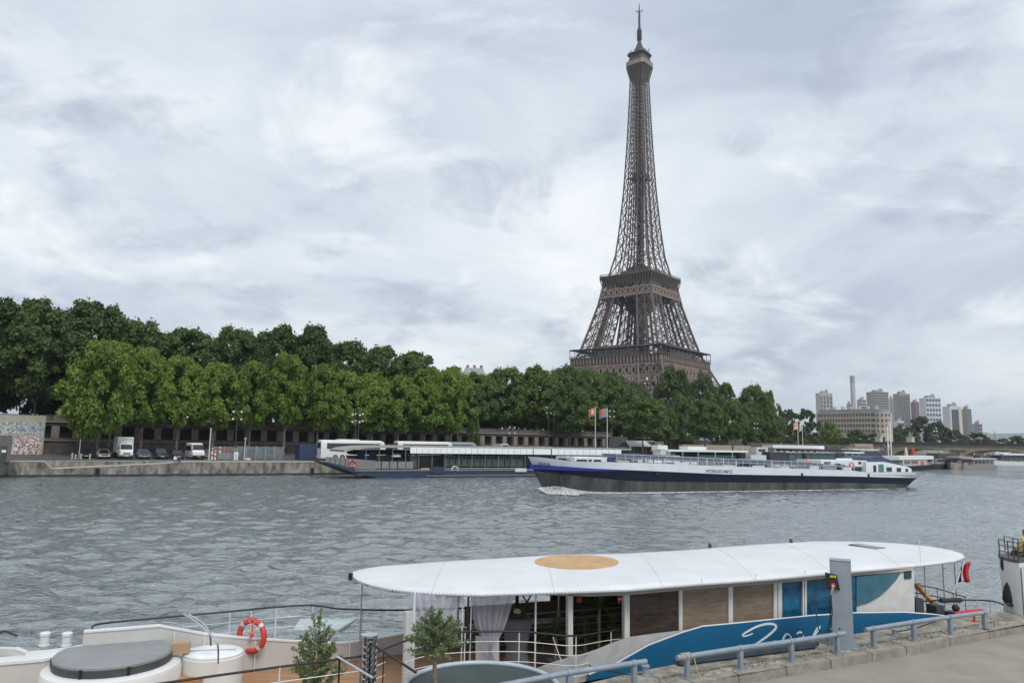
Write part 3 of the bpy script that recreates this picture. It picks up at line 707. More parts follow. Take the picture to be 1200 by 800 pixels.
mk('quayside_tree', 583, 190, 446, 26, 'mid', 'leafy tree between the small conical tree and the tree with the flags', GQ, clear=.3)
mk('quayside_tree', 753, 184, 464, 35, 'mid', 'round standalone tree right of the two orange flags', GQ, clear=.28, var=2)
mk('quayside_tree', 826, 200, 468, 28, 'mid', 'left one of the two light green trees right below the tower foot', GQ, clear=.3)
mk('quayside_tree', 858, 205, 467, 24, 'mid', 'right one of the two light green trees right below the tower foot', GQ, clear=.3)
for px, Y, yt, rp, lb in ((715, 268, 434, 32, 'dark tree on the upper street under the left side of the tower'), (745, 290, 447, 26, 'low dark tree directly under the middle of the tower'), (790, 262, 429, 32, 'tallest dark tree under the right corner of the tower'), (826, 268, 436, 26, 'dark tree right of the tallest one under the tower'), (852, 270, 447, 20, 'slim dark tree at the right end of the group under the tower'), (884, 262, 450, 27, 'dark tree standing alone at the right end of the big tree mass'), (902, 268, 457, 15, 'narrow dark tree at the very edge of the big tree mass')):
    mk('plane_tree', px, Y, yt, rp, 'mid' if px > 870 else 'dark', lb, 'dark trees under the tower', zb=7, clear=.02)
for px, Y, yt, rp, lb in ((776, 236, 468, 20, 'bushy tree between the round standalone tree and the light pair'), (802, 240, 462, 20, 'dark bushy tree rising behind the left light green tree'), (842, 244, 460, 20, 'bushy tree seen between the two light green trees'), (880, 246, 468, 20, 'bushy tree right of the light green pair'), (903, 250, 474, 17, 'bushy tree at the right end of the low belt'), (700, 225, 462, 22, 'bushy tree directly behind the two orange flags'), (728, 232, 458, 20, 'bushy tree just right of the orange flags'), (645, 222, 458, 24, 'bushy tree left of the orange flags')):
    mk('bushy_tree', px, Y, yt, rp, 'mid', lb, 'belt of bushy trees behind the moored boats', zb=4, clear=.03)
for px, Y, yt, rp, kd, lb in ((922, 330, 479, 20, 'far', 'pale green tree left of the hotel building'), (945, 345, 478, 18, 'far', 'tree touching the left end of the hotel building'), (932, 300, 494, 20, 'far', 'low tree behind the pair of white flagpoles'), (973, 330, 493, 17, 'bright', 'olive green tree in front of the hotel building'), (1003, 350, 503, 16, 'far', 'dark tree at the middle of the hotel facade'), (1024, 350, 507, 15, 'far', 'low dark tree in front of the right end of the hotel'), (1041, 700, 487, 10, 'far', 'tree between the hotel and the white low block'), (1056, 600, 497, 13, 'far', 'small tree below the slab tower, left of the big mound'), (1078, 480, 487, 21, 'far', 'tallest tree of the mound at the bridge head'), (1098, 480, 493, 20, 'far', 'middle tree of the mound at the bridge head'), (1117, 470, 503, 16, 'far', 'low tree at the right side of the mound'), (1143, 460, 506, 18, 'far', 'tree at the foot of the last tower block'), (1158, 470, 512, 12, 'far', 'small tree right of the last tower block'), (1190, 460, 510, 15, 'far', 'tree at the right edge beyond the bridge'), (1209, 460, 508, 15, 'far', 'tree cut by the right edge beyond the bridge'), (1174, 520, 513, 11, 'far', 'small tree just left of the rightmost trees beyond the bridge'), (1131, 500, 510, 13, 'far', 'small tree between the mound and the last tower block'), (1066, 440, 500, 13, 'far', 'tree directly behind the statue pedestal at the bridge head'), (1050, 420, 505, 13, 'far', 'low tree left of the statue pedestal at the bridge head'), (905, 300, 492, 17, 'far', 'shrubby tree left of the white flagpoles')):
    mk('riverbank_tree', px, Y, yt, rp, kd, lb, 'trees around the bridge head', zb=4, clear=.06)
for i, px in enumerate((955, 972, 980, 988, 996, 1004)):
    mk('clipped_tree', px, 290, 512, 6.5, 'dark', '%s block shaped clipped tree from the left behind the houseboats' % ORD[i], 'clipped trees behind the houseboats', zb=3.8, clear=.08, var=3)
hb = MB()
for i in range(26):
    px = 1068+i*6; p = P(px, 515, 420+rnd.uniform(-8, 8)); hb.ball((p.x, p.y, 8.2), 2.6, 8, 6, 1.2, 1, .9)
for i in range(12):
    px = 1075+i*11; p = P(px, 515, 440); 
tag(hb.build('hedge', M('hedge_green', (.035, .07, .035), .8, var=.4, scale=.8, bump=.8, bscale=3), smooth=True), 'long green hedge behind the parapet of the bridge', 'hedge')
# ---------------------------------------------------------------- things on the far quay
class Plane:
    """vertical plane through A at heading ang; pictures are surveyed onto it"""
    def __init__(s, A, ang): s.A = Vector((A[0], A[1], 0)); s.d = Vector((math.cos(ang), math.sin(ang), 0)); s.n = Vector((-s.d.y, s.d.x, 0)); s.ang = ang
    def sz(s, px, py, off=0.):
        r_ = ray(px, py); a = s.A+s.n*off
        k = (r_.x*s.n.x+r_.y*s.n.y); t = (a.x*s.n.x+a.y*s.n.y)/k; p = Vector((r_.x*t, r_.y*t, H+r_.z*t)); return (p-a).dot(s.d), p.z
    def pt(s, px, py, off=0., back=0.):
        a, z = s.sz(px, py, off); return s.A+s.d*a+s.n*(off+back)+Vector((0, 0, z))
    def at(s, a, off, z): return s.A+s.d*a+s.n*off+Vector((0, 0, z))
    def box(s, m, px0, py0, px1, py1, o0, o1):
        s0, za = s.sz(px0, py0, o0); s1, _ = s.sz(px1, py0, o0); _, zb = s.sz((px0+px1)/2, py1, o0); _, zt = s.sz((px0+px1)/2, py0, o0)
        return m.frame(s.at(s0, o0, zb), s.d*(s1-s0), s.n*(o1-o0), (0, 0, zt-zb))
    def poly(s, m, pts, o0, o1):
        q = [s.pt(x, y, o0) for x, y in pts]; n = len(q); b = [p+s.n*(o1-o0) for p in q]
        return m.add(q+b, [tuple(range(n)), tuple(range(2*n-1, n-1, -1))]+[(i, n+i, n+(i+1) % n, (i+1) % n) for i in range(n)])
glassd = M('dark_window_glass', (.02, .028, .035), .08, var=.2, spec=.6)
white = M('white_boat_paint', (.74, .75, .75), .45, var=.07, scale=.8)
offw = M('weathered_white', (.55, .55, .53), .6, var=.15, scale=1.5)
black = M('black_rubber', (.02, .02, .022), .7)
steel = M('galvanised_steel', (.42, .44, .46), .4, metal=.6)
chrome = M('polished_steel', (.6, .62, .64), .22, metal=1)
navy = M('navy_paint', (.006, .008, .022), .5, var=.25, scale=.7, spec=.2)
redp = M('red_paint', (.5, .035, .03), .5)
orange = M('orange_cloth', (.65, .17, .05), .8)
yellow = M('yellow_paint', (.6, .42, .05), .6)
grey = M('mid_grey_paint', (.2, .21, .22), .6)
dgrey = M('dark_grey_paint', (.06, .065, .07), .6)
lamp_glass = M('headlight_glass', (.75, .78, .8), .1)
FACE = -WN; FZ = math.atan2(FACE.y, FACE.x)
def make_car(kind, bodymat, label, L_=4.2, W_=1.76, Hh=1.48, cab=(.28, .95), group='cars parked nose to the river'):
    """local +x is the front"""
    t = thing(kind, (0, 0, 0), label, 'car', group)
    def sec(x, w, zb, zt, r=.12): return [(x, -w, zb), (x, -w-.0, zt-r), (x, -w+r, zt), (x, w-r, zt), (x, w, zt-r), (x, w, zb)]
    m = MB(); hw = W_/2; hb = Hh*.56
    m.loft([sec(-L_/2, hw-.14, .38, hb-.02), sec(-L_/2+.12, hw-.03, .28, hb+.02), sec(-L_*.2, hw, .22, hb+.03), sec(L_*.18, hw, .22, hb), sec(L_/2-.35, hw-.03, .24, hb-.12), sec(L_/2-.06, hw-.1, .30, hb-.22), sec(L_/2, hw-.2, .36, hb-.34)])
    b = m.build('body', bodymat, t, world=False, smooth=True)
    m = MB(); x0, x1 = -L_/2+cab[0], L_*.5-cab[1]
    g = [[(x0, -hw+.1, hb-.02), (x0, hw-.1, hb-.02), (x1, hw-.1, hb-.04), (x1, -hw+.1, hb-.04)], [(x0+.3, -hw+.25, Hh-.06), (x0+.3, hw-.25, Hh-.06), (x1-.75, hw-.25, Hh-.06), (x1-.75, -hw+.25, Hh-.06)]]
    m.loft(g); m.build('cabin_glass', glassd, t, world=False)
    m = MB(); m.loft([[(x0+.27, -hw+.23, Hh-.08), (x0+.27, hw-.23, Hh-.08), (x1-.72, hw-.23, Hh-.08), (x1-.72, -hw+.23, Hh-.08)], [(x0+.45, -hw+.34, Hh), (x0+.45, hw-.34, Hh), (x1-.95, hw-.34, Hh), (x1-.95, -hw+.34, Hh)]])
    for sy in (-1, 1):
        m.beam((x1, sy*(hw-.12), hb-.03), (x1-.75, sy*(hw-.27), Hh-.05), .07); m.beam((x0, sy*(hw-.12), hb), (x0+.3, sy*(hw-.27), Hh-.05), .12)
        m.beam((0, sy*(hw-.1), hb), (-.02, sy*(hw-.25), Hh-.05), .07)
    m.build('roof', bodymat, t, world=False)
    for sy in (-1, 1):
        m = MB(); m.frame((L_/2-.16, sy*(hw-.36)-.19, hb-.42), (.13, 0, 0), (0, .38, 0), (-.06, 0, .15)); m.build('headlight', lamp_glass, t, world=False)
        m = MB(); m.frame((L_*.5-cab[1]-.25, sy*(hw+.08)-.08, hb+.02), (.1, 0, 0), (0, .16, 0), (0, 0, .12)); m.build('mirror', bodymat, t, world=False)
        for wx in (-L_*.3, L_*.31): wheel(t, wx, sy*(hw-.1), .32)
    m = MB(); m.frame((L_/2-.1, -.45, .48), (.1, 0, 0), (0, .9, 0), (0, 0, .16)); m.build('grille', black, t, world=False)
    m = MB(); m.frame((L_/2-.02, -.26, .36), (.04, 0, 0), (0, .52, 0), (0, 0, .11)); m.build('number_plate', offw, t, world=False)
    return t
def wheel(t, x, y, r, w_=.22):
    m = MB(); m.tube([(x, y-w_/2, r), (x, y+w_/2, r)], r, 16); wv = m.build('wheel', black, t, world=False, smooth=True)
    m = MB(); m.tube([(x, y-w_/2-.01, r), (x, y+w_/2+.01, r)], r*.6, 12); m.build('rim', steel, wv, world=False)
def park(t, px, off, z=2.42, rz=None):
    p = bank_line(px, off); t.location = (p.x, p.y, z+.0); t.rotation_euler.z = FZ if rz is None else rz; GLOB[t.name] = Vector(t.location); return t
cp = lambda n, c: M(n, c, .28, var=.03, coat=.6)
c = make_car('parked_car', cp('car_beige', (.42, .40, .37)), 'pale beige car with a dark windscreen, left of the box truck'); park(c, 120, 7.5)
c = make_car('parked_car', cp('car_grey', (.17, .18, .21)), 'mid grey car directly right of the white box truck'); park(c, 166.5, 7.5)
c = make_car('parked_suv', cp('car_black', (.02, .021, .024)), 'black off-roader with a pale bonnet and grille between two cars', 4.4, 1.85, 1.72, cab=(.1, 1.2)); park(c, 187, 7.5)
c = make_car('parked_car', cp('car_dark', (.025, .027, .035)), 'black low car directly left of the white minibus', 4.3, 1.78, 1.45); park(c, 206, 7.5)
c = make_car('parked_car', cp('car_black', (.02, .021, .024)), 'black car half hidden by the spreading tree, leftmost of the parked cars', 4.0, 1.7, 1.5); park(c, 99, 8.5)
c = make_car('parked_car', cp('car_tan', (.3, .26, .2)), 'brownish car half hidden behind the right side of the white minibus', 4.0, 1.7, 1.5); park(c, 240, 11)
def make_truck():
    t = thing('box_truck', (0, 0, 0), 'white box truck parked nose to the river among the cars', 'truck')
    wt = M('truck_white', (.72, .72, .70), .45, var=.05)
    m = MB(); m.frame((-3.6, -1.1, .95), (5.0, 0, 0), (0, 2.2, 0), (0, 0, 2.45)); m.build('cargo_box', wt, t, world=False, bevel=.05)
    m = MB(); m.loft([[(1.42, -1.0, .5), (1.42, 1.0, .5), (1.42, 1.0, 2.35), (1.42, -1.0, 2.35)], [(2.1, -1.0, .42), (2.1, 1.0, .42), (2.1, .92, 2.3), (2.1, -.92, 2.3)], [(2.75, -1.0, .4), (2.75, 1.0, .4), (2.75, .95, 1.45), (2.75, -.95, 1.45)], [(3.25, -.92, .42), (3.25, .92, .42), (3.25, .86, 1.15), (3.25, -.86, 1.15)]]); m.build('cab', wt, t, world=False, smooth=True)
    m = MB(); m.add([(2.72, -.86, 1.46), (2.72, .86, 1.46), (2.13, .8, 2.2), (2.13, -.8, 2.2), (2.76, -.86, 1.50), (2.76, .86, 1.50), (2.17, .8, 2.24), (2.17, -.8, 2.24)], [(0, 1, 2, 3), (4, 5, 6, 7), (0, 1, 5, 4), (1, 2, 6, 5), (2, 3, 7, 6), (3, 0, 4, 7)]); m.build('windscreen', glassd, t, world=False)
    m = MB(); m.frame((1.42, -.95, 2.35), (.02, 0, 0), (0, 1.9, 0), (0, 0, .9)); m.frame((1.42, -.8, 2.3), (.7, 0, 0), (0, 1.6, 0), (-.5, 0, .6)); m.build('wind_deflector', offw, t, world=False)
    m = MB(); m.frame((3.05, -.98, .35), (.28, 0, 0), (0, 1.96, 0), (0, 0, .28)); m.build('bumper', dgrey, t, world=False)
    m = MB(); m.frame((3.2, -.5, .75), (.07, 0, 0), (0, 1.0, 0), (0, 0, .2)); m.build('grille', black, t, world=False)
    m = MB(); m.frame((3.33, -.26, .45), (.02, 0, 0), (0, .52, 0), (0, 0, .11)); m.build('number_plate', offw, t, world=False)
    for sy in (-1, 1):
        m = MB(); m.frame((3.18, sy*.72-.17, .74), (.09, 0, 0), (0, .34, 0), (0, 0, .2)); m.build('headlight', lamp_glass, t, world=False)
        m = MB(); m.frame((2.5, sy*1.14-.1, 1.5), (.08, 0, 0), (0, .2, 0), (0, 0, .38)); m.build('mirror', black, t, world=False)
        for x in (-2.4, 2.3): wheel(t, x, sy*.9, .38, .26)
    return park(t, 144, 8.0)
make_truck()
def make_minibus():
    t = thing('minibus', (0, 0, 0), 'white minibus with a dark windscreen beside the tall pale pole', 'minibus')
    wt = M('truck_white', (.72, .72, .70)); L_ = 5.9
    def sec(x, w, zb, zt, wt_): return [(x, -w, zb), (x, -w, zb+.8), (x, -wt_, zt-.15), (x, -wt_+.2, zt), (x, wt_-.2, zt), (x, wt_, zt-.15), (x, w, zb+.8), (x, w, zb)]
    m = MB(); m.loft([sec(-2.9, .95, .35, 2.5, .85), sec(-2.7, 1.0, .3, 2.6, .9), sec(1.2, 1.0, .3, 2.62, .9), sec(1.7, 1.0, .3, 2.45, .86)]); m.loft([sec(1.7, 1.0, .3, 2.40, .84), sec(2.5, .98, .3, 1.45, .9), sec(2.9, .9, .35, 1.15, .8)]); m.build('body', wt, t, world=False, smooth=True)
    m = MB(); m.add([(1.74, -.8, 2.32), (1.74, .8, 2.32), (2.47, .86, 1.50), (2.47, -.86, 1.50), (1.79, -.8, 2.36), (1.79, .8, 2.36), (2.52, .86, 1.54), (2.52, -.86, 1.54)], [(0, 1, 2, 3), (4, 5, 6, 7), (0, 1, 5, 4), (1, 2, 6, 5), (2, 3, 7, 6), (3, 0, 4, 7)]); m.build('windscreen', glassd, t, world=False)
    for sy in (-1, 1):
        m = MB(); m.frame((-2.5, sy*.97-.035, 1.35), (3.9, 0, 0), (0, .07, 0), (0, -sy*.07, .8)); m.build('side_windows', glassd, t, world=False)
        m = MB(); m.frame((2.8, sy*.7-.17, .8), (.1, 0, 0), (0, .34, 0), (-.05, 0, .2)); m.build('headlight', lamp_glass, t, world=False)
        m = MB(); m.frame((2.0, sy*1.12-.1, 1.4), (.08, 0, 0), (0, .2, 0), (0, 0, .35)); m.build('mirror', black, t, world=False)
        for x in (-1.8, 1.95): wheel(t, x, sy*.88, .36, .24)
    m = MB(); m.frame((2.8, -.95, .35), (.14, 0, 0), (0, 1.9, 0), (0, 0, .3)); m.build('bumper', black, t, world=False)
    m = MB(); m.frame((2.93, -.26, .42), (.03, 0, 0), (0, .52, 0), (0, 0, .11)); m.build('number_plate', yellow, t, world=False)
    return park(t, 227.5, 8.0)
make_minibus()
def make_coach(label, px, off, ang, col, L_=12.2, z=2.45, roofpod=True):
    t = thing('coach', (0, 0, 0), label, 'coach', 'coaches parked behind the floating restaurant')
    m = MB(); W_ = 1.27
    def sec(x, w, zt): return [(x, -w, .35), (x, -w, 1.9), (x, -w+.1, zt-.25), (x, -w+.35, zt), (x, w-.35, zt), (x, w-.1, zt-.25), (x, w, 1.9), (x, w, .35)]
    m.loft([sec(0, W_-.15, 3.35), sec(.25, W_, 3.5), sec(L_-1.0, W_, 3.5), sec(L_-.3, W_-.05, 3.2), sec(L_, W_-.2, 2.6)]); m.build('body', col, t, world=False, smooth=True)
    for sy in (-1, 1):
        m = MB(); m.frame((1.0, sy*(W_-.01)-.02, 1.95), (L_-2.2, 0, 0), (0, .04, 0), (0, -sy*.07, 1.0)); m.build('side_windows', glassd, t, world=False)
        m = MB(); m.frame((-.02, sy*(W_-.28)-.09, .95), (.1, 0, 0), (0, .18, 0), (0, 0, .75)); m.build('tail_light', redp, t, world=False)
        for x in (2.6, 3.9, L_-2.6): wheel(t, x, sy*(W_-.14), .48, .3)
    m = MB(); m.frame((-.03, -.85, 2.05), (.05, 0, 0), (0, 1.7, 0), (0, 0, .95)); m.build('rear_window', glassd, t, world=False)
    m = MB(); m.frame((-.02, -.3, .85), (.05, 0, 0), (0, .6, 0), (0, 0, .14)); m.build('number_plate', offw, t, world=False)
    m = MB(); m.frame((L_-.55, -1.05, 1.4), (.4, 0, 0), (0, 2.1, 0), (-.25, 0, 1.55)); m.build('windscreen', glassd, t, world=False)
    if roofpod: m = MB(); m.frame((3.2, -.8, 3.45), (4.0, 0, 0), (0, 1.6, 0), (0, 0, .22)); m.build('roof_unit', col, t, world=False, bevel=.06)
    return park(t, px, off, z, ang)
coachw = M('coach_white', (.66, .67, .65), .4, var=.05); coachs = M('coach_silver', (.3, .31, .33), .35, metal=.4)
make_coach('white coach with red tail lights parked at the left end of the floating restaurant', 373, 3.2, R(33), coachw)
make_coach('second white coach, its roof showing above the roof of the floating restaurant', 463, 9, R(33), coachw, roofpod=False)
make_coach('silver coach, only its rounded roof showing above the white awning', 509, 12, R(33), coachs, 9.5, roofpod=False)
def box_thing(name, label, cat, P0, size, rz, mat, extra=None, group=None):
    t = thing(name, P0, label, cat, group, rz); m = MB(); m.box((0, 0, 0), size); m.build('body', mat, t, world=False, bevel=.03)
    if extra: extra(t)
    return t
BA = R(33)
def at(px, off, z): p = bank_line(px, off); return Vector((p.x, p.y, z))
def ex_container(t):
    m = MB()
    for i in range(18): m.frame((-1.45+i*.168, -1.255, .1), (.08, 0, 0), (0, .04, 0), (0, 0, 2.4))
    m.build('corrugated_side', M('container_blue_dark', (.02, .04, .09), .6), t, world=False)
    for x in (-.35, .1, .5): m = MB(); m.tube([(1.56, x, .1), (1.56, x, 2.5)], .025, 6); m.build('locking_bar', steel, t, world=False)
box_thing('shipping_container', 'dark blue shipping container left of the white coach', 'container', at(358, 5.5, 2.42), (3.1, 2.5, 2.6), BA, M('container_blue', (.03, .05, .11), .55, var=.2), ex_container)
def hoarding():
    a, b = at(277, 3.4, 2.36), at(332, 3.4, 2.36); t = thing('site_fence', a, 'long grey metal site fence standing on the quay left of the blue container', 'fence')
    d = (b-a).normalized(); nv = Vector((-d.y, d.x, 0)); n = 5; L_ = (b-a).length
    fm = M('fence_grey', (.17, .2, .21), .55, metal=.3, var=.3, scale=1.2)
    for i in range(n):
        p = a+d*(L_*i/n); m = MB(); m.frame(p+d*.03, d*(L_/n-.06), nv*.05, (0, 0, 2.25))
        for k in range(14): m.frame(p+d*(.1+k*(L_/n-.2)/14)-nv*.03, d*.07, nv*.03, (0, 0, 2.2))
        m.build('panel', fm, t)
        m = MB(); m.beam(p+Vector((0, 0, 0)), p+Vector((0, 0, 2.4)), .08); m.build('post', steel, t)
    m = MB(); m.frame(a+nv*3.0, nv*.001+d*L_, nv*.06, (0, 0, 1.9)); m.build('rear_panel', grey, t)
hoarding()
def panel(px0, px1, off, h, name, label, mat, z=2.4, cat='fence'):
    a, b = at(px0, off, z), at(px1, off, z); t = thing(name, a, label, cat); d = (b-a); nv = Vector((-d.y, d.x, 0)).normalized()
    m = MB(); m.frame(a, d, nv*.06, (0, 0, h)); m.build('board', mat, t); m = MB(); m.frame(a-d.normalized()*.02, d*1.01, nv*.1, (0, 0, .08)); m.build('foot_rail', steel, t)
    for k in (0, .5, 1): m = MB(); m.beam(a+d*k, a+d*k+Vector((0, 0, h+.1)), .07); m.build('post', steel, t)
panel(250, 274, 7, 2.1, 'timber_hoarding', 'brown hoarding behind the red and white posts', M('hoarding_brown', (.2, .15, .12), .8))
panel(256, 276, 3.6, 1.1, 'barrier_panel', 'low grey barrier panel left of the long grey fence', grey)
def post(px, off, h, label, name='post', r=.06, mat=steel, top=None, z=2.38, cat='post', group=None):
    p = at(px, off, z); t = thing(name, p, label, cat, group); m = MB(); m.tube([p, p+Vector((0, 0, h))], [r*1.2, r*.8], 8); m.build('shaft', mat, t)
    m = MB(); m.lathe(p, [(r*2.2, 0), (r*2.2, .06)], 10); m.build('base_plate', mat, t)
    if top: top(t, p+Vector((0, 0, h)))
    return t
def camera_top(t, q): m = MB(); m.box(q, (.3, .2, .18)); m.build('cap', offw, t)
post(244.5, 4, 5.2, 'tall pale pole standing right of the white minibus', mat=M('pole_pale', (.5, .5, .47), .6), r=.11)
post(286, 2.6, 3.5, 'short pale pole in front of the grey site fence', mat=M('pole_pale', (.5, .5, .47), .6), top=camera_top, r=.08)
post(92, 6, 3.0, 'grey pole at the left end of the parked cars', r=.08)
def rw_post(px, h, label):
    p = at(px, 4.2, 2.38); t = thing('marker_post', p, label, 'marker post', 'red and white posts by the minibus')
    m = MB(); m.tube([p, p+Vector((0, 0, h))], .14, 10); m.build('shaft', M('white_plastic', (.75, .75, .73), .5), t)
    for k in (.3, .75): m = MB(); m.lathe(p+Vector((0, 0, h*k)), [(.15, 0), (.15, h*.16)], 10); m.build('red_band', redp, t)
rw_post(248, 1.9, 'leftmost of the three red and white posts'); rw_post(251.7, 1.5, 'middle, shortest of the three red and white posts'); rw_post(257, 2.1, 'tallest, rightmost of the three red and white posts')
for i, (px, h) in enumerate(((84, .9), (88, .7), (94.5, .8), (105, .8))):
    p = at(px, 5, 2.36); t = thing('bollard', p, '%s pale bollard from the left beside the parked cars' % ORD[i], 'bollard', 'pale bollards at the left'); m = MB(); m.lathe(p, [(.13, 0), (.13, h*.8), (.1, h), (.02, h+.06)], 10); m.build('shaft', M('concrete_pale', (.4, .4, .38), .8), t); m = MB(); m.lathe(p+Vector((0, 0, h*.7)), [(.135, 0), (.135, .08)], 10); m.build('band', steel, t)
def ex_door(t): m = MB(); m.frame((-.2, -.30, .1), (.4, 0, 0), (0, .02, 0), (0, 0, 1.0)); m.build('door', offw, t, world=False)
box_thing('utility_cabinet', 'small white utility cabinet at the left end of the grey fence', 'cabinet', at(276, 2.8, 2.36), (.65, .5, 1.3), BA, M('white_plastic', (.75, .75, .73)), ex_door)
m = MB(); p = at(290, 1.2, 2.3); m.ball(p+Vector((0, 0, .22)), .42, 9, 6, 1.3, .9, .7); tag(m.build('boulder', coping, smooth=True), 'pale boulder lying on the quay edge', 'rock')
def ambulance():
    t = thing('emergency_van', (0, 0, 0), 'white van with orange stripes parked in front of the arcaded wall', 'van')
    m = MB(); m.loft([[(-2.6, -1, .4), (-2.6, 1, .4), (-2.6, .9, 2.5), (-2.6, -.9, 2.5)], [(1.2, -1, .4), (1.2, 1, .4), (1.2, .9, 2.5), (1.2, -.9, 2.5)], [(2.0, -1, .4), (2.0, 1, .4), (2.0, .9, 1.4), (2.0, -.9, 1.4)], [(2.6, -.9, .5), (2.6, .9, .5), (2.6, .8, 1.1), (2.6, -.8, 1.1)]]); m.build('body', M('truck_white', (.72,)*3), t, world=False, smooth=True)
    m = MB(); m.frame((1.3, -.8, 1.5), (.75, 0, 0), (0, 1.6, 0), (-.72, 0, .85)); m.build('windscreen', glassd, t, world=False)
    for sy in (-1, 1):
        m = MB(); m.frame((-2.5, sy*1.01-.02, 1.0), (4.4, 0, 0), (0, .04, 0), (0, 0, .3)); m.build('stripe', orange, t, world=False)
        m = MB(); m.frame((2.5, sy*.7-.15, .8), (.1, 0, 0), (0, .3, 0), (0, 0, .2)); m.build('headlight', lamp_glass, t, world=False)
        for x in (-1.7, 1.7): wheel(t, x, sy*.88, .36)
    p, _ = wall_at(588, -7); t.location = (p.x, p.y, 3.2); t.rotation_euler.z = FZ
ambulance()
p, _ = wall_at(639, -6); t = thing('red_awning_stall', (p.x, p.y, 3.2), 'low stall with an orange red awning in front of the arcaded wall', 'stall', rz=R(35))
m = MB(); m.loft([[(-2.6, -1.3, 1.6), (2.6, -1.3, 1.6), (2.6, -1.25, 1.7), (-2.6, -1.25, 1.7)], [(-2.6, 1.2, 1.95), (2.6, 1.2, 1.95), (2.6, 1.25, 2.05), (-2.6, 1.25, 2.05)]]); m.build('awning', M('red_orange_cloth', (.36, .11, .07), .8), t, world=False)
m = MB(); m.box((0, .3, 0), (4.8, 1.6, 1.1)); m.build('counter', grey, t, world=False)
for x in (-2.4, 2.4):
    for y in (-1.2, 1.1): m = MB(); m.tube([(x, y, 0), (x, y, 1.65)], .04, 6); m.build('pole', steel, t, world=False)
def street_lamp(p, h, label, twin=True):
    t = thing('street_lamp', p, label, 'street lamp', 'street lamps along the far quay'); m = MB(); m.tube([p, p+Vector((0, 0, 1)), p+Vector((0, 0, h))], [.13, .09, .055], 8); m.build('pole', dgrey, t)
    for k, sg in enumerate((-1, 1) if twin else (1,)):
        for z in (h-.3, h-1.6):
            m = MB(); q = p+Vector((0, 0, z)); e = q+WDIR*sg*.7; m.tube([q, lerp(q, e, .6)+Vector((0, 0, .2)), e+Vector((0, 0, .05))], .03, 5); m.build('arm', dgrey, t)
            m = MB(); m.ball(e-Vector((0, 0, .05)), .2, 8, 6); m.build('globe', M('lamp_globe', (.6, .6, .57), .3), t, smooth=True)
for px, off, yt, lb in ((274.5, 9, 480, 'street lamp rising behind the small white cabinet'), (415, 7, 484, 'left one of the two close street lamps behind the white coach'), (418.5, 9, 483, 'right one of the two close street lamps behind the white coach'), (599.5, 14, 499, 'street lamp in front of the arcaded wall, right of the emergency van'), (642.5, 20, 476, 'street lamp left of the two orange flags'), (717, 8, 480, 'street lamp just right of the two orange flags'), (887, 14, 495, 'street lamp over the dark houseboat')):
    q = at(px, off, 2.6); street_lamp(q, P(px, yt, q.y).z-2.6, lb)

# ---------------------------------------------------------------- people (tiny in the picture)
def person_mesh(pose, seed):
    if pose == 'sit':
        J = {'pel': (0, 0, .12), 'ch': (.03, 0, .48), 'nk': (.05, 0, .60), 'hd': (.08, 0, .74), 'ht': (.08, 0, .84), 'ls': (.03, .17, .55), 'le': (.12, .23, .32), 'lh': (.34, .16, .2), 'rs': (.03, -.17, .55), 're': (.12, -.23, .32), 'rh': (.34, -.16, .2), 'lk': (.42, .11, .12), 'lf': (.45, .11, -.3), 'lt': (.58, .12, -.34), 'rk': (.42, -.11, .12), 'rf': (.45, -.11, -.3), 'rt': (.58, -.12, -.34), 'lp': (.02, .09, .1), 'rp': (.02, -.09, .1)}
    else:
        k = .12 if pose == 'walk' else .02
        J = {'pel': (0, 0, .92), 'ch': (.02, 0, 1.28), 'nk': (.02, 0, 1.45), 'hd': (.04, 0, 1.60), 'ht': (.04, 0, 1.70), 'ls': (.01, .19, 1.38), 'le': (-k, .24, 1.1), 'lh': (k, .24, .86), 'rs': (.01, -.19, 1.38), 're': (k-.05, -.24, 1.1), 'rh': (k+.1, -.23, .88), 'lp': (0, .09, .9), 'lk': (k*1.5, .1, .48), 'lf': (k*1.2, .1, .07), 'lt': (k*1.2+.16, .11, .03), 'rp': (0, -.09, .9), 'rk': (-k*.3, -.1, .48), 'rf': (-k*1.8, -.1, .07), 'rt': (-k*1.8+.16, -.11, .03)}
    ed = [('pel', 'ch'), ('ch', 'nk'), ('nk', 'hd'), ('hd', 'ht'), ('ch', 'ls'), ('ls', 'le'), ('le', 'lh'), ('ch', 'rs'), ('rs', 're'), ('re', 'rh'), ('pel', 'lp'), ('lp', 'lk'), ('lk', 'lf'), ('lf', 'lt'), ('pel', 'rp'), ('rp', 'rk'), ('rk', 'rf'), ('rf', 'rt')]
    rad = {'pel': .14, 'ch': .15, 'nk': .055, 'hd': .095, 'ht': .06, 'ls': .06, 'le': .042, 'lh': .035, 'rs': .06, 're': .042, 'rh': .035, 'lp': .1, 'rp': .1, 'lk': .065, 'rk': .065, 'lf': .045, 'rf': .045, 'lt': .035, 'rt': .035}
    ks = list(J); me = bpy.data.meshes.new('p'); me.from_pydata([J[k] for k in ks], [(ks.index(a), ks.index(b)) for a, b in ed], [])
    ob = bpy.data.objects.new('p', me); COL.objects.link(ob); sk = ob.modifiers.new('s', 'SKIN'); sk.use_smooth_shade = True
    for i, k in enumerate(ks): sv = me.skin_vertices[0].data[i]; sv.radius = (rad[k], rad[k]); sv.use_root = (k == 'pel')
    ob.modifiers.new('ss', 'SUBSURF').levels = 1
    dg = bpy.context.evaluated_depsgraph_get(); out = bpy.data.meshes.new_from_object(ob.evaluated_get(dg)); bpy.data.objects.remove(ob); return out
skin = M('skin', (.45, .28, .2), .6)
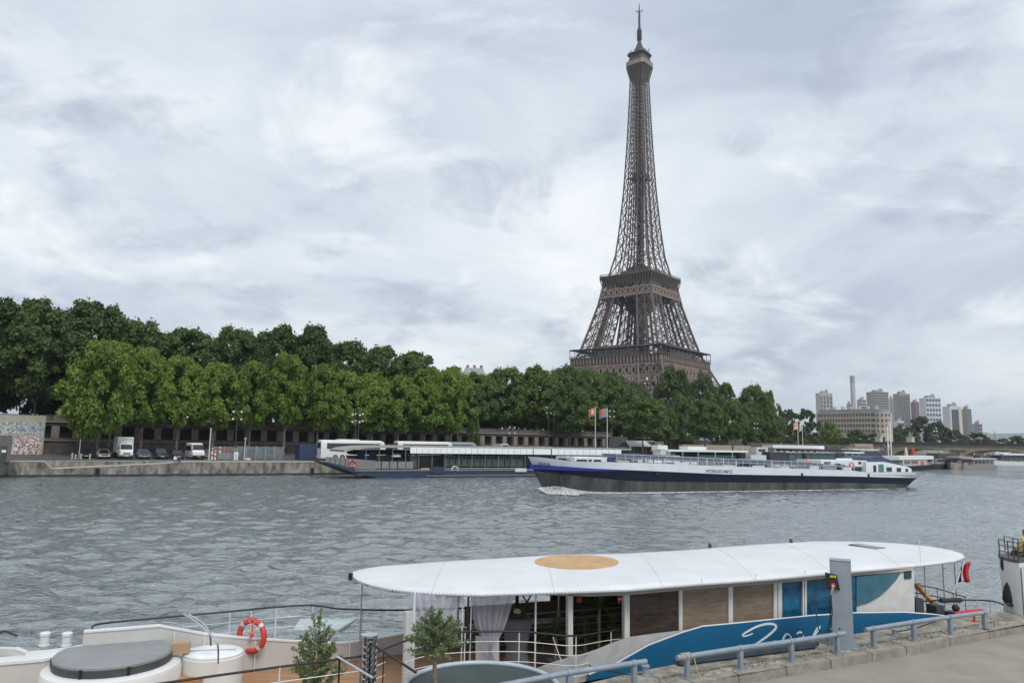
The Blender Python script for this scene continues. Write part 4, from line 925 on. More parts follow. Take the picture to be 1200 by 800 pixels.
CL = {'white': (.72, .72, .72), 'black': (.03, .03, .035), 'blue': (.06, .12, .3), 'red': (.45, .05, .05), 'grey': (.25, .25, .27), 'beige': (.45, .38, .28), 'green': (.1, .2, .1), 'yellow': (.6, .45, .08)}
PM = {}
def person(p, rz, top, legs, pose, label, group=None, scale=1.0):
    key = (top, legs, pose)
    if key not in PM:
        me = person_mesh(pose, 1); mats = [skin, M('cloth_'+top, CL[top], .85), M('cloth_'+legs, CL[legs], .85), M('hair_dark', (.04, .03, .025), .7)]
        for m_ in mats: me.materials.append(m_)
        for f in me.polygons:
            x, y, z = f.center; zz = z+(.8 if pose == 'sit' else 0)
            if pose == 'sit': f.material_index = (3 if z > .8 or (z > .7 and x < .06) else 0 if z > .62 else 1 if (z > .17 and x < .25) else 0 if z > .17 else 2)
            else: f.material_index = 3 if (z > 1.66 or (z > 1.56 and x < .02)) else 0 if z > 1.47 else (1 if z > 1.08 or (z > .95 and abs(y) < .2) else (0 if abs(y) > .2 else 2))
        PM[key] = me
    o = bpy.data.objects.new('person', PM[key]); COL.objects.link(o); o.location = p; o.rotation_euler.z = rz; o.scale = (scale,)*3; GLOB[o.name] = Vector(p)
    return tag(o, label, 'person', group)
p = at(205, .2, 2.31); person(p, FZ, 'white', 'blue', 'sit', 'person in a white shirt sitting on the edge of the far quay')
p = at(209.5, .2, 2.31); person(p, FZ, 'black', 'black', 'sit', 'person in dark clothes sitting on the quay edge beside the one in white')
cols = ['white', 'black', 'blue', 'red', 'grey', 'beige', 'green']
cword = {'white': 'a white top', 'black': 'a black top', 'blue': 'a blue top', 'red': 'a red top', 'grey': 'a grey top', 'beige': 'a beige top', 'green': 'a green top'}
for i in range(16):
    px = 590+i*6.5+rnd.uniform(-2, 2); q, _ = wall_at(px, 2.2+rnd.uniform(0, 2)); q.z = 8.1
    person(q, rnd.uniform(0, 6), cols[i*3 % 7], 'black' if i % 2 else 'blue', 'walk' if i % 2 else 'stand', 'tiny distant person walking behind the parapet of the arcaded wall', 'people behind the wall parapet')
for i in range(10):
    px = 655+i*7+rnd.uniform(-2, 2); q = at(px, 9+rnd.uniform(0, 6), 2.45)
    person(q, rnd.uniform(0, 6), cols[i*2 % 7], 'black', 'walk' if i % 2 else 'stand', 'tiny distant person on the quay around the two flagpoles', 'people around the flagpoles')

# ---------------------------------------------------------------- flags
def flagpole(px, off, yt, fl, label, group):
    q = at(px, off, 2.4); h = P(px, yt, q.y).z-2.4; t = thing('flagpole', q, label, 'flagpole', group)
    m = MB(); m.tube([q, q+Vector((0, 0, h))], [.10, .06], 8); m.build('pole', M('white_pole', (.7, .7, .68), .4), t); m = MB(); m.ball(q+Vector((0, 0, h+.05)), .12, 8, 6); m.build('finial', steel, t)
    wd, hh, mats, lab = fl; m = MB(); nx, nz = 10, 6; vs = []
    mm = MB()
    for j in range(nz+1):
        for i in range(nx+1):
            u = i/nx; v = j/nz; x = -u*wd; dz = -.25*hh*u*u; y = .18*math.sin(u*7+v)*u
            pnt = q+Vector((0, 0, h-.15-hh*v+dz))+Vector((x, y*1.2+.0, 0)); vs.append(pnt)
    fs = []; mi = []
    for j in range(nz):
        for i in range(nx):
            fs.append((j*(nx+1)+i, j*(nx+1)+i+1, (j+1)*(nx+1)+i+1, (j+1)*(nx+1)+i)); u = (i+.5)/nx; v = (j+.5)/nz; mi.append(lab(u, v))
    mm.v = [tuple(a) for a in vs]; mm.f = fs; mm.mi = mi; o = mm.build('flag', mats, t, smooth=True); sdm = o.modifiers.new('th', 'SOLIDIFY'); sdm.thickness = .02
flagpole(697.5, 5, 477, (1.5, 1.9, [M('flag_orange', (.45, .15, .075), .8), M('flag_cream', (.7, .55, .4), .8)], lambda u, v: 1 if (u-.45)**2+(v-.45)**2 < .05 or u > .88 else 0), 'left white flagpole with an orange flag bearing a pale round mark', 'flagpoles with orange flags')
flagpole(711.5, 5, 478, (1.9, 2.0, [M('flag_orange', (.45, .15, .075)), M('flag_blue', (.16, .27, .4), .8)], lambda u, v: 1 if u < .3 or v+u > 1.35 else 0), 'right white flagpole with an orange and blue flag', 'flagpoles with orange flags')
flagpole(936, 5, 494, (1.2, 2.0, [M('flag_salmon', (.6, .32, .2), .8), M('flag_cream', (.7, .55, .4))], lambda u, v: 1 if v > .6 else 0), 'left white flagpole with a salmon flag behind the dark houseboat', 'flagpoles behind the houseboats')
flagpole(941.5, 5, 494, (.9, 2.4, [M('flag_white', (.6, .6, .6), .8), M('flag_grey', (.2, .2, .24), .8)], lambda u, v: 1 if u < .35 and v > .4 else 0), 'right white flagpole with a limp white flag behind the dark houseboat', 'flagpoles behind the houseboats')
# ---------------------------------------------------------------- boats on the far side
def hull_loft(pl, st, off_c, mats, name, parent, rows, rk0=(0, 1), rk1=(0, 1)):
    """st: list of (s, half_beam_deck, half_beam_water, z_deck); rows: function s -> list of z below the deck (descending) incl. -0.4; one material per band"""
    secs = []
    for s, bd, bw, zd in st:
        zs = [zd]+rows(s, zd); r_ = []
        for z in zs:
            k = max(0, min(1, (z-.0)/max(.1, zd))) ; b = lerp(bw, bd, k**.7) if z > 0 else bw*.97
            r_.append((z, b))
        d0 = s-st[0][0]; d1 = st[-1][0]-s; k0 = max(0, 1-d0/rk0[1])**1.2*rk0[0]; k1 = max(0, 1-d1/rk1[1])*rk1[0]
        sh = lambda z: (k0-k1)*max(0, 1-z/max(.1, zd))
        right = [pl.at(s+sh(z), off_c-b, z) for z, b in r_]; left = [pl.at(s+sh(z), off_c+b, z) for z, b in r_][::-1]; secs.append(right+left)
    n = len(secs[0]); h = n//2; m = MB()
    vs = [p for q in secs for p in q]; fs = []; mi = []
    for i in range(len(secs)-1):
        for k in range(n):
            if k == n-1: band = len(mats)-1 # deck closing
            elif k == h-1: band = h-2
            else: band = k if k < h-1 else n-2-k
            fs.append((i*n+k, i*n+(k+1) % n, (i+1)*n+(k+1) % n, (i+1)*n+k)); mi.append(band)
    fs.append(tuple(range(n))); mi.append(1); fs.append(tuple((len(secs)-1)*n+k for k in range(n-1, -1, -1))); mi.append(1)
    m.v = [tuple(v) for v in vs]; m.f = fs; m.mi = mi; return m.build(name, mats, parent, smooth=True)
def rail(m_, mesh_, pts, h, levels=(1.0,), every=1.2, rp=.03, rr=.025, top_only=None):
    """stanchions + rails along pts (on the deck)"""
    pts = [Vector(p) for p in pts]
    for lv in levels: mesh_.tube([p+Vector((0, 0, h*lv)) for p in pts], rr, 6)
    d = 0
    for a, b in zip(pts, pts[1:]):
        L_ = (b-a).length; k = max(1, round(L_/every))
        for i in range(k): q = a.lerp(b, i/k); mesh_.tube([q, q+Vector((0, 0, h))], rp, 6)
    mesh_.tube([pts[-1], pts[-1]+Vector((0, 0, h))], rp, 6)
BP = Plane((9.9, 93.5), R(26.7))
def make_barge():
    pl = BP; t = thing('motor_barge', pl.at(20, 3.9, 0), 'long low motor barge with white, navy and grey bands passing on the river', 'barge')
    hullgrey = M('worn_grey_bottom', (.062, .066, .062), .75, var=.5, scale=.35, col2=(.032, .035, .034), stretch=(1.6, 1.6, .35))
    lightw = M('barge_white', (.60, .63, .66), .5, var=.06, scale=.5); bright = M('bright_blue', (.015, .03, .26), .4, var=.08)
    deckm = M('deck_grey', (.16, .17, .17), .8)
    s0 = pl.sz(618, 535, 3.9)[0]; s1 = pl.sz(1073, 556, 3.0)[0]; L_ = s1-s0; B = 3.9
    ztab = [(618, 535), (655, 537.5), (672, 540.5), (715, 541.3), (750, 542), (850, 546), (1000, 551), (1012, 553), (1075, 553.5)]
    zs = sorted((pl.sz(px, py, 0)[0], pl.sz(px, py, 0)[1]) for px, py in ztab)
    zd = lambda s: interp(zs, s); z_top0 = pl.sz(618, 534.5, 3.9)[1]
    wt_ = sorted((pl.sz(px, py, 0)) for px, py in ((618, 544), (700, 549), (750, 551), (850, 555.5), (1000, 558), (1075, 560)))
    nt_ = sorted((pl.sz(px, py, 0)) for px, py in ((618, 551), (700, 560), (750, 564), (850, 565), (1000, 565.5), (1075, 567.5)))
    wz = lambda s: interp(wt_, s); nz = lambda s: interp(nt_, s)
    st = []
    for k in range(60):
        u = k/59; s = s0+L_*(u**1.35 if u < .5 else u**1.35); d = s-s0; e = s1-s
        bd = B*min(1, (max(d, 0.02)/6.5)**.55)*min(1, (max(e, .3)/2.2)**.35); bw = B*min(1, (max(0, d-2.2)/11)**.6)*min(1, (max(0, e-2.5)/7)**.5)
        st.append((s, bd, max(bw, .03), lerp(z_top0, zd(s), min(1, d/2.0)) if d < 2 else zd(s)))
    rows = lambda s, z: [min(z-.05, wz(s)), min(z-.1, nz(s)), .12, -.5]
    hull_loft(pl, st, B, [lightw, navy, hullgrey, M('wet_black', (.015, .016, .016), .4), deckm], 'hull', t, rows, (2.6, 7.0), (1.8, 4.0))
    mL = MB(); mR = MB()   # bright blue stripe on each side of the bow
    a = [pl.sz(px, py, 0) for px, py in ((619, 544.5), (640, 546), (665, 547.6), (700, 549.6), (738, 552))]
    for k in range(24):
        sA = lerp(s0+.15, pl.sz(742, 551, 0)[0], k/24); sB = lerp(s0+.15, pl.sz(742, 551, 0)[0], (k+1)/24)
        def hb(s):
            i = interp([(q[0], q[1]) for q in st], s); j = interp([(q[0], q[2]) for q in st], s); z_ = interp([(q[0], q[3]) for q in st], s); k_ = max(0, min(1, wz(s)/z_)); return lerp(j, i, k_**.7)+.03
        for sg, m in ((-1, mL), (1, mR)):
            hA, hB = lerp(.55, .12, k/24), lerp(.55, .12, (k+1)/24)
            m.add([pl.at(sA, B+sg*hb(sA), wz(sA)), pl.at(sB, B+sg*hb(sB), wz(sB)), pl.at(sB, B+sg*(hb(sB)-.06), wz(sB)-hB), pl.at(sA, B+sg*(hb(sA)-.06), wz(sA)-hA)], [(0, 1, 2, 3)])
    mL.build('bow_stripe', bright, t); mR.build('bow_stripe', bright, t)
    # writing
    txt = M('lettering_navy', (.03, .04, .09), .6)
    sx, sz_ = pl.sz(642.5, 545.6, 0); d_ = sx-s0
    tb = lambda s: interp([(q[0], q[1]) for q in st], s)
    sa, sb = sx, pl.sz(656.5, 545, 0)[0]; pA = pl.at(sa, B-tb(sa)-.05, sz_-.08); pB = pl.at(sb, B-tb(sb)-.05, sz_-.08-.03)
    o = text_mesh('IRINA', 'lettering', txt, t, pA, pB-pA, (0, 0, 1), .62, .02, sx=1.0)
    o.data.transform(Matrix.Identity(4))
    pA = pl.pt(827, 553.2, -.02); pB = pl.pt(861, 554.4, -.02); text_mesh('HYDRA.SCHMITZ', 'lettering', M('lettering_grey', (.13, .15, .19), .6), t, pA, pB-pA, (0, 0, 1), .6, .02, sx=(pB-pA).length/(.6*8.35))
    # superstructure, surveyed on the near side of the deck
    def bx(name, px0, py0, px1, py1, o0, o1, mat, par=None, z0=None, bev=.03):
        m = MB(); pl.box(m, px0, py0, px1, py1, o0, o1)
        return m.build(name, mat, par or t, bevel=bev)
    cab = bx('fore_cabin', 673, 535.5, 713, 547.5, 1.6, 6.2, M('cabin_white', (.70, .72, .73), .5))
    for a_, b_, c_, d_ in ((676, 538, 688, 542), (690, 538, 693.5, 543), (696, 538.3, 704.5, 543)): bx('window', a_, b_, c_, d_, 1.53, 1.66, glassd, cab, bev=0)
    bx('blue_cover', 713.5, 536, 721, 543, 1.2, 4.2, M('cover_blue', (.03, .06, .16), .7)); bx('winch', 663, 537, 671, 541, 2.6, 4.6, dgrey)
    bx('mast_box', 739, 540, 746, 546, .9, 2.2, M('cover_blue', (.03, .06, .16)))
    bx('hatch_coaming', 724, 539.5, 742, 545.5, 1.2, 6.5, offw)
    bx('pump_box', 760, 542.5, 770, 548.5, .7, 3, grey)
    whitebox = M('cabin_white', (.70, .72, .73))
    for i, (a_, b_, c_, d_, mt) in enumerate(((791, 541.8, 808, 547.5, whitebox), (847, 545, 863, 550.5, whitebox), (915, 547, 926, 553, whitebox), (780, 545.2, 791, 548, yellow), (831, 546, 845.5, 550, yellow), (866, 545, 879, 551, M('cover_blue', (.03, .06, .16))), (880, 543.5, 898, 551, M('cover_blue', (.03, .06, .16))), (930, 547, 943, 553, grey), (949, 546, 960, 552.5, whitebox), (988, 547.5, 998, 553.5, whitebox))):
        bx('deck_box', a_, b_, c_, d_, .8+.02*i, 3.2+.1*(i % 3), mt)
    bx('notice_board', 882, 545.2, 896, 548.6, .70, .78, whitebox, bev=0)
    m = MB()      # pipework and catwalk down the deck
    for k, (o_, z_) in enumerate(((1.1, .55), (1.5, .75), (2.0, .6), (3.2, .9), (3.8, .95), (4.4, .9), (5.6, .6), (6.2, .5))):
        m.tube([pl.at(s, o_, zd(s)+z_) for s in np.linspace(pl.sz(728, 545)[0], pl.sz(1000, 551)[0], 30)], .09 if k % 2 else .13, 6)
    for s in np.arange(pl.sz(728, 545)[0], pl.sz(1000, 551)[0], 1.6): m.beam(pl.at(s, .9, zd(s)+.45), pl.at(s, 6.4, zd(s)+.45), .08); m.beam(pl.at(s, 3.8, zd(s)), pl.at(s, 3.8, zd(s)+.9), .12)
    m.build('deck_pipes', M('pipe_blue_grey', (.10, .13, .19), .5), t)
    m = MB(); ss = list(np.linspace(pl.sz(724, 545)[0], pl.sz(1003, 551)[0], 34))
    rail(None, m, [pl.at(s, .25, zd(s)) for s in ss], 1.0, (.5, 1.0), 2.2, .03, .028); rail(None, m, [pl.at(s, 7.5, zd(s)) for s in ss], 1.0, (.5, 1.0), 2.2, .03, .028); m.build('side_railing', offw, t)
    for px, top in ((757, 536), (829, 538), (848, 537), (863, 540), (779, 537), (905, 541)):
        m = MB(); a_ = pl.pt(px, 548, .6); zt = pl.sz(px, top, .6)[1]; m.tube([(a_.x, a_.y, zd(pl.sz(px, 545)[0])-.1), (a_.x, a_.y, zt)], .06, 6); m.build('mast', whitebox, t)
    m = MB(); c_ = pl.pt(964, 547, 1.6); d_ = pl.pt(977.5, 547.4, 1.6); m.tube([lerp(c_, d_, -.03), c_, d_, lerp(c_, d_, 1.03)], [.3, .42, .42, .3], 12); m.build('tank', whitebox, t, smooth=True)
    m = MB(); pl.box(m, 978.5, 543, 985, 552.5, 1.4, 2.8); pl.box(m, 979.5, 541, 983, 543, 1.5, 2.4); m.build('engine_unit', dgrey, t)
    for i, (px, py, r_) in enumerate(((945, 543.2, .42), (967.5, 542, .35))):
        m = MB(); q = pl.pt(px, py, 2.2); m.ball(q, r_, 10, 8); m.build('red_buoy', redp, t, smooth=True)
    # stern house
    w1 = bx('wheelhouse', 962, 539.3, 1024, 546.6, 1.5, 6.3, whitebox)
    for px in (966, 970, 1006, 1012, 1018): bx('window', px, 540.8, px+3.4, 543.5, 1.44, 1.56, glassd, w1, bev=0)
    lw = bx('lower_house', 1000, 546.7, 1023, 554, 1.7, 6.1, grey)
    for px in (1002, 1008, 1014.5): bx('window', px, 548, px+5.4, 552, 1.64, 1.76, glassd, lw, bev=0)
    m = MB(); pl.poly(m, [(1015, 554.6), (1015, 541.2), (1036, 541), (1064, 546.6), (1068, 549), (1069, 554.8)], .8, 7.0); sh = m.build('stern_cabin', whitebox, t)
    for a_, b_, c_, d_ in ((1039.3, 547.2, 1045.2, 552), (1051.2, 548, 1056, 552.2), (1061.6, 549, 1064.2, 552.4)): bx('window', a_, b_, c_, d_, .72, .84, glassd, sh, bev=0)
    bx('door', 1029.5, 543.8, 1035.5, 554.2, .74, .82, M('door_teal', (.07, .2, .19), .5), sh, bev=0); bx('door', 1023.5, 545, 1026.8, 553.8, .745, .82, glassd, sh, bev=0)
    m = MB(); pl.poly(m, [(1017.5, 541), (1019, 536.5), (1024, 535), (1034, 534.2), (1036, 536), (1053, 542.5), (1054, 544.8), (1040, 541.8)], 1.2, 6.4); m.build('tarpaulin', M('tarp_navy', (.05, .07, .12), .7, var=.3), t)
    m = MB(); pl.box(m, 1024, 555.2, 1074, 556, -.06, 7.6); m.build('stern_rubbing_strake', offw, t)
    m = MB(); q = pl.pt(989, 537, 3.5); zt = q.z; m.tube([pl.at(pl.sz(988, 540, 3.5)[0], 3.5, zd(50)), Vector((q.x, q.y, zt))], .05, 6); m.tube([pl.pt(980, 538, 3.5), pl.pt(998, 538, 3.5)], .16, 8); m.build('radar_mast', whitebox, t)
    m = MB(); rail(None, m, [pl.at(s, .15, zd(s)) for s in np.linspace(s0+3.5, pl.sz(672, 541)[0], 8)], .55, (1.0,), 1.2, .025, .03); m.build('bow_railing', offw, t)
    m = MB(); q = pl.pt(640, 556, -.0); m.box(pl.at(s0+3.3, B-tb(s0+3.3)-.02, 1.3), (.5, .25, .9), pl.ang); m.beam(pl.at(s0+3.3, B-tb(s0+3.3)-.12, 1.3), pl.at(s0+2.4, B-tb(s0+2.4)*.6, .9), .14); m.build('anchor', black, t)
    for px in (1018, 940, 770): m = MB(); a_ = pl.pt(px, 556+(px-770)/125, -.08); m.box(a_-Vector((0, 0, .1)), (.25, .18, .5), pl.ang); m.build('fender', black, t)
    # life ring, hung on the rail: its own thing
    ring(pl.pt(998, 544.8, 1.1), .42, R(26.7)-math.pi/2, 'orange red life ring hanging on the stern house of the motor barge', .09)
    # foam along the waterline
    m = MB(); rs = random.Random(5)
    def wl(s): return interp([(q[0], q[2]) for q in st], s)
    vs = []; n = 240; cols_ = 7
    for i in range(n+1):
        s = lerp(s0+1.4, s1-1, (i/n)**1.3); d = s-s0; wdt = (.35+2.4*math.exp(-((d-3.5)/3.2)**2)+1.0*math.exp(-max(0, d-6)/14)+.25*math.sin(s*1.7)**2); base = B-wl(s)
        for j in range(cols_):
            v = j/(cols_-1); hgt = (.6*math.exp(-((d-3.6)/2.6)**2)+.16*math.exp(-max(0, d-5)/16)+.03)*(1-v)**1.2+.02+rs.uniform(0, .07)
            vs.append(pl.at(s+rs.uniform(-.06, .06), base-v*wdt+.05+rs.uniform(-.05, .05), hgt))
    fs = [(i*cols_+j, i*cols_+j+1, (i+1)*cols_+j+1, (i+1)*cols_+j) for i in range(n) for j in range(cols_-1)]
    m.add(vs, fs); fo = m.build('bow_wave_foam', foam_mat(.38), smooth=True); fo['kind'] = 'stuff'
    vs = []; m = MB(); n = 120
    for i in range(n+1):
        s = s1-1.5+i/n*26; v = i/n
        for j in range(9):
            w_ = j/8-.5; vs.append(pl.at(s, B+w_*(5.5+6*v)+rs.uniform(-.1, .1), .03+rs.uniform(0, .1)*(1-v)+.06))
    m.add(vs, [(i*9+j, i*9+j+1, (i+1)*9+j+1, (i+1)*9+j) for i in range(n) for j in range(8)]); fo = m.build('stern_wash_foam', foam_mat(.60), smooth=True); fo['kind'] = 'stuff'
def foam_mat(th=.44):
    m = bpy.data.materials.new('foam'); m.use_nodes = True; t = m.node_tree; b = t.nodes['Principled BSDF']; b.inputs['Base Color'].default_value = (.75, .78, .79, 1); b.inputs['Roughness'].default_value = .8
    g = t.nodes.new('ShaderNodeNewGeometry'); n = t.nodes.new('ShaderNodeTexNoise'); n.inputs['Scale'].default_value = 6.5; n.inputs['Detail'].default_value = 9; n.inputs['Roughness'].default_value = .7
    t.links.new(g.outputs['Position'], n.inputs['Vector']); r = t.nodes.new('ShaderNodeMapRange'); r.inputs[1].default_value = th; r.inputs[2].default_value = th+.16; r.inputs[4].default_value = .85; t.links.new(n.outputs[0], r.inputs[0])
    t.links.new(r.outputs[0], b.inputs['Alpha']); return m
def ring(c, rad, rz, label, rt=.07, bands=4, group=None):
    """life ring standing in a vertical plane whose normal has heading rz"""
    t = thing('life_ring', c, label, 'life ring', group); ax = Vector((-math.sin(rz), math.cos(rz), 0)); up = Vector((0, 0, 1)); c = Vector(c)
    m = MB(); k = 40; m2 = [c+(ax*math.cos(2*math.pi*i/k)+up*math.sin(2*math.pi*i/k))*rad for i in range(k+1)]; m.tube(m2, rt, 10, caps=False); m.build('ring', M('ring_red', (.55, .05, .035), .5), t, smooth=True)
    for b in range(bands):
        a0 = math.pi/4+b*math.pi/2; m = MB(); m.tube([c+(ax*math.cos(a0+d)+up*math.sin(a0+d))*rad for d in (-.11, -.05, 0, .05, .11)], rt*1.06, 10); m.build('reflective_band', M('band_grey', (.55, .55, .55), .4), t, smooth=True)
    return t
make_barge()

# floating restaurant
def rects(pl, t, lst):
    out = []
    for name, a, b, c, d, o0, o1, mat in lst: m = MB(); pl.box(m, a, b, c, d, o0, o1); out.append(m.build(name, mat, t))
    return out
def make_floating():
    pl = Plane((-25.5, 119.5), R(31)); t = thing('floating_restaurant', pl.at(28, 4, 0), 'long dark floating restaurant with a white awning strip moored along the far quay', 'restaurant boat')
    dk = M('boat_charcoal', (.045, .055, .06), .5, var=.25); db = M('boat_dark_blue', (.02, .035, .07), .5, var=.3); gb = M('bulwark_grey', (.17, .17, .17), .6); teal = M('panel_green_grey', (.05, .075, .07), .6, var=.25)
    m = MB(); pl.poly(m, [(381, 541), (398, 544.5), (416, 549.5), (440, 551.5), (640, 551.5), (735, 551), (735, 560), (445, 559.8), (420, 556), (399, 548)], 0, 7.5); m.build('hull', db, t)
    rects(pl, t, [('deck_edge', 416, 549.6, 735, 551.3, -.12, 7.4, gb), ('lower_strake', 500, 556, 640, 557.2, -.1, 0.02, gb)])
    m = MB(); pl.poly(m, [(381, 540.8), (382, 535), (398, 536.2), (440, 539.5), (440, 549.8), (416, 549), (398, 544.2)], .02, .12); m.build('bow_bulwark', gb, t)
    m = MB()
    for px in (387, 393, 399, 405, 411): pl.box(m, px-.35, 535.5+(px-381)*.08, px+.35, 542.5+(px-387)*.2, -.03, .02)
    m.build('bulwark_posts', dk, t)
    # roof, curved at the bow end
    m = MB(); pl.poly(m, [(403, 527.2), (412, 524.3), (432, 522.4), (480, 522), (740, 525.5), (740, 527.2), (480, 524.2), (432, 524.8), (414, 526.8), (404, 529.4)], -.3, 7.2); m.build('roof', M('roof_edge_grey', (.30, .30, .29), .7), t)
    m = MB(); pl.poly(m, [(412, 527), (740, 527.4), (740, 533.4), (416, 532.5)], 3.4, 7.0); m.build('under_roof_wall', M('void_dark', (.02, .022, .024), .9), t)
    m = MB(); pl.poly(m, [(415, 534), (740, 533), (740, 550), (424, 550)], 2.6, 7.0); m.build('cabin_wall', dk, t)
    for a, b, c, d in ((481, 524.8, 624.5, 531.6), (625.5, 526, 645.5, 532.4), (646.8, 526.4, 728, 533)):
        m = MB(); pl.box(m, a, b, c, d, -.45, -.38); aw = m.build('awning_valance', M('awning_white', (.75, .77, .78), .7, var=.04), t)
        m = MB(); n = int((c-a)/7)
        for i in range(1, n): x = lerp(a, c, i/n); pl.box(m, x-.12, b+.3, x+.12, d-.2, -.47, -.45)
        if n > 2: m.build('seam', gb, aw)
    for px in list(np.arange(428, 732, 15.6)):
        m = MB(); a = pl.pt(px, 550, .1); zt = pl.sz(px, 525.5+(px-480)*.008, .1)[1]; m.tube([a, (a.x, a.y, zt)], .07, 6); m.build('pillar', gb, t)
    for i, px in enumerate(np.arange(428, 480, 9.5)):
        m = MB(); pl.box(m, px+.6, 540.5, px+8.8, 548.8, .1, .16); m.build('railing_panel', M('panel_weave', (.20, .20, .19), .8, var=.25, scale=6), t)
    for i, px in enumerate((419, 433, 458, 470)):
        m = MB(); pl.box(m, px, 529, px+8.5, 537, 2.45, 2.6); m.build('window', M('pane_blue', (.02, .04, .09), .1), t)
    x = 520; i = 0
    while x < 612:
        m = MB(); pl.box(m, x, 533.5, x+6.3, 546.5, .55, .65); pn = m.build('shutter_panel', teal, t)
        m = MB(); pl.box(m, x+1, 534.6, x+5.3, 537.2, .5, .56); m.build('pane', glassd, pn); x += 7.2; i += 1
    rects(pl, t, [('service_door', 481, 533, 489, 548, .5, .6, teal), ('dark_box', 505, 546.8, 521, 554.5, -.25, .5, db), ('white_locker', 604, 548.6, 617, 552.6, -.2, .5, offw), ('bench', 494, 548.3, 503.5, 550, -.1, .4, M('wood_pale', (.4, .3, .18), .7)), ('side_rail', 520, 548, 612, 548.7, -.02, .03, steel)])
    m = MB()   # clutter: tables on the open deck
    for i in range(14):
        px = rnd.uniform(427, 478); q = pl.pt(px, 549, rnd.uniform(1.0, 2.4)); m.box(q, (.7, .7, .75), pl.ang); m.box(q+Vector((0, 0, .75)), (.5, .1, .5), pl.ang)
    m.build('deck_tables', dgrey, t)
    for k, px in enumerate((462, 466)): m = MB(); q = pl.pt(px, 533.5, 1.2); m.lathe(q-Vector((0, 0, .2)), [(.05, .5), (.55, .12), (.6, 0)], 12); m.build('hanging_lamp', M('lamp_cream', (.65, .62, .5), .6), t)
    m = MB(); kpts = [pl.pt(533+7*math.cos(a)*.5, 550.3-math.sin(a)*4.2, -.05) for a in np.linspace(-.3, 3.4, 12)]; m.tube(kpts, .11, 8); m.build('hose_loop', offw, t)
    ring(pl.pt(413, 542.6, -.08), .55, R(31)-math.pi/2, 'orange life ring on the grey bow bulwark of the floating restaurant', .12)
    m = MB(); a = pl.pt(418, 551, .0); m.box(a-Vector((0, 0, .9)), (.5, .4, .8), pl.ang); m.build('fender', black, t)
make_floating()

# moored boats between the barge and the quay
GR = 'boats moored near the bridge'
whitebx0 = M('cabin_white', (.70, .72, .73))
def moored(name, label, px, off, ang, yw, parts, cat='houseboat', group='boats moored along the far bank', hull=None, beam=4.5):
    """parts: list of (name, px0, py0, px1, py1, o0, o1, mat); hull: (px0, px1, ydeck, mat)"""
    A = bank_line(px, off) if group != GR else G(px, yw, 0); pl = Plane((A.x, A.y), ang); t = thing(name, pl.at(pl.sz((hull[0]+hull[1])/2, yw)[0], beam/2, 0), label, cat, group)
    if hull:
        x0, x1, yd, mat = hull; s0, z0 = pl.sz(x0, yd); s1, z1 = pl.sz(x1, yd); zd = (z0+z1)/2; st = []
        for k in range(15):
            u = k/14; s = lerp(s0, s1, u); e = min(1, max(u, .005)/.14)**.55*min(1, max(1-u, .02)/.08)**.4; st.append((s, beam/2*e, beam/2*e*.86, zd+.35*(1-min(1, u/.2))))
        hull_loft(pl, st, beam/2, [mat, mat, mat, M('deck_grey', (.16, .17, .17))], 'hull', t, lambda s, z: [z*.66, .15, -.4])
        for k in range(16):
            s = lerp(s0, s1, rnd.uniform(.06, .94)); m = MB(); cm_ = rnd.choice([whitebx0, dgrey, grey, offw, redp, M('cover_blue', (.03, .06, .16), .7), M('wood_pale', (.4, .3, .18), .7), M('plant_green', (.05, .1, .03), .9)]); m.box(pl.at(s, rnd.uniform(.5, beam-.6), zd-.02), (rnd.uniform(.3, 1.4), rnd.uniform(.3, .9), rnd.uniform(.4, 1.5)), pl.ang+rnd.uniform(-.3, .3)); m.build('deck_box', cm_, t, bevel=.03)
        m = MB(); rail(None, m, [pl.at(lerp(s0, s1, q/8), .15+(.5 if q in (0, 8) else 0), zd) for q in range(9)], .9, (.5, 1.0), 1.6, .025, .02); m.build('deck_railing', offw, t)
        m = MB(); s = lerp(s0, s1, rnd.uniform(.3, .7)); m.tube([pl.at(s, beam/2, zd), pl.at(s, beam/2, zd+rnd.uniform(3.2, 4.6))], .05, 6); m.build('mast', offw, t)
    made = {}
    for q in parts:
        nm, a, b, c, d, o0, o1, mat = q[:8]; m = MB(); pl.box(m, a, b, c, d, o0, o1); o = m.build(nm, mat, made.get(q[8]) if len(q) > 8 else t, bevel=.04 if abs(o1-o0) > .3 else 0); made[nm] = o
    return t, pl
glg = M('green_glazing', (.05, .09, .085), .15, var=.3)
moored('white_launch', 'small white launch with a flat cabin roof right of the floating restaurant', 738, -9, R(33), 552, [('cabin', 722, 538.5, 752, 545, .6, 2.8, whitebx := M('cabin_white', (.70, .72, .73))), ('roof', 719, 535.6, 757, 537.6, .4, 3.2, whitebx), ('window', 726, 539.5, 734, 542, .52, .6, glassd, 'cabin'), ('window', 738, 539.5, 748, 542, .52, .6, glassd, 'cabin')], cat='launch', hull=(718, 760, 545, offw), beam=3.6)
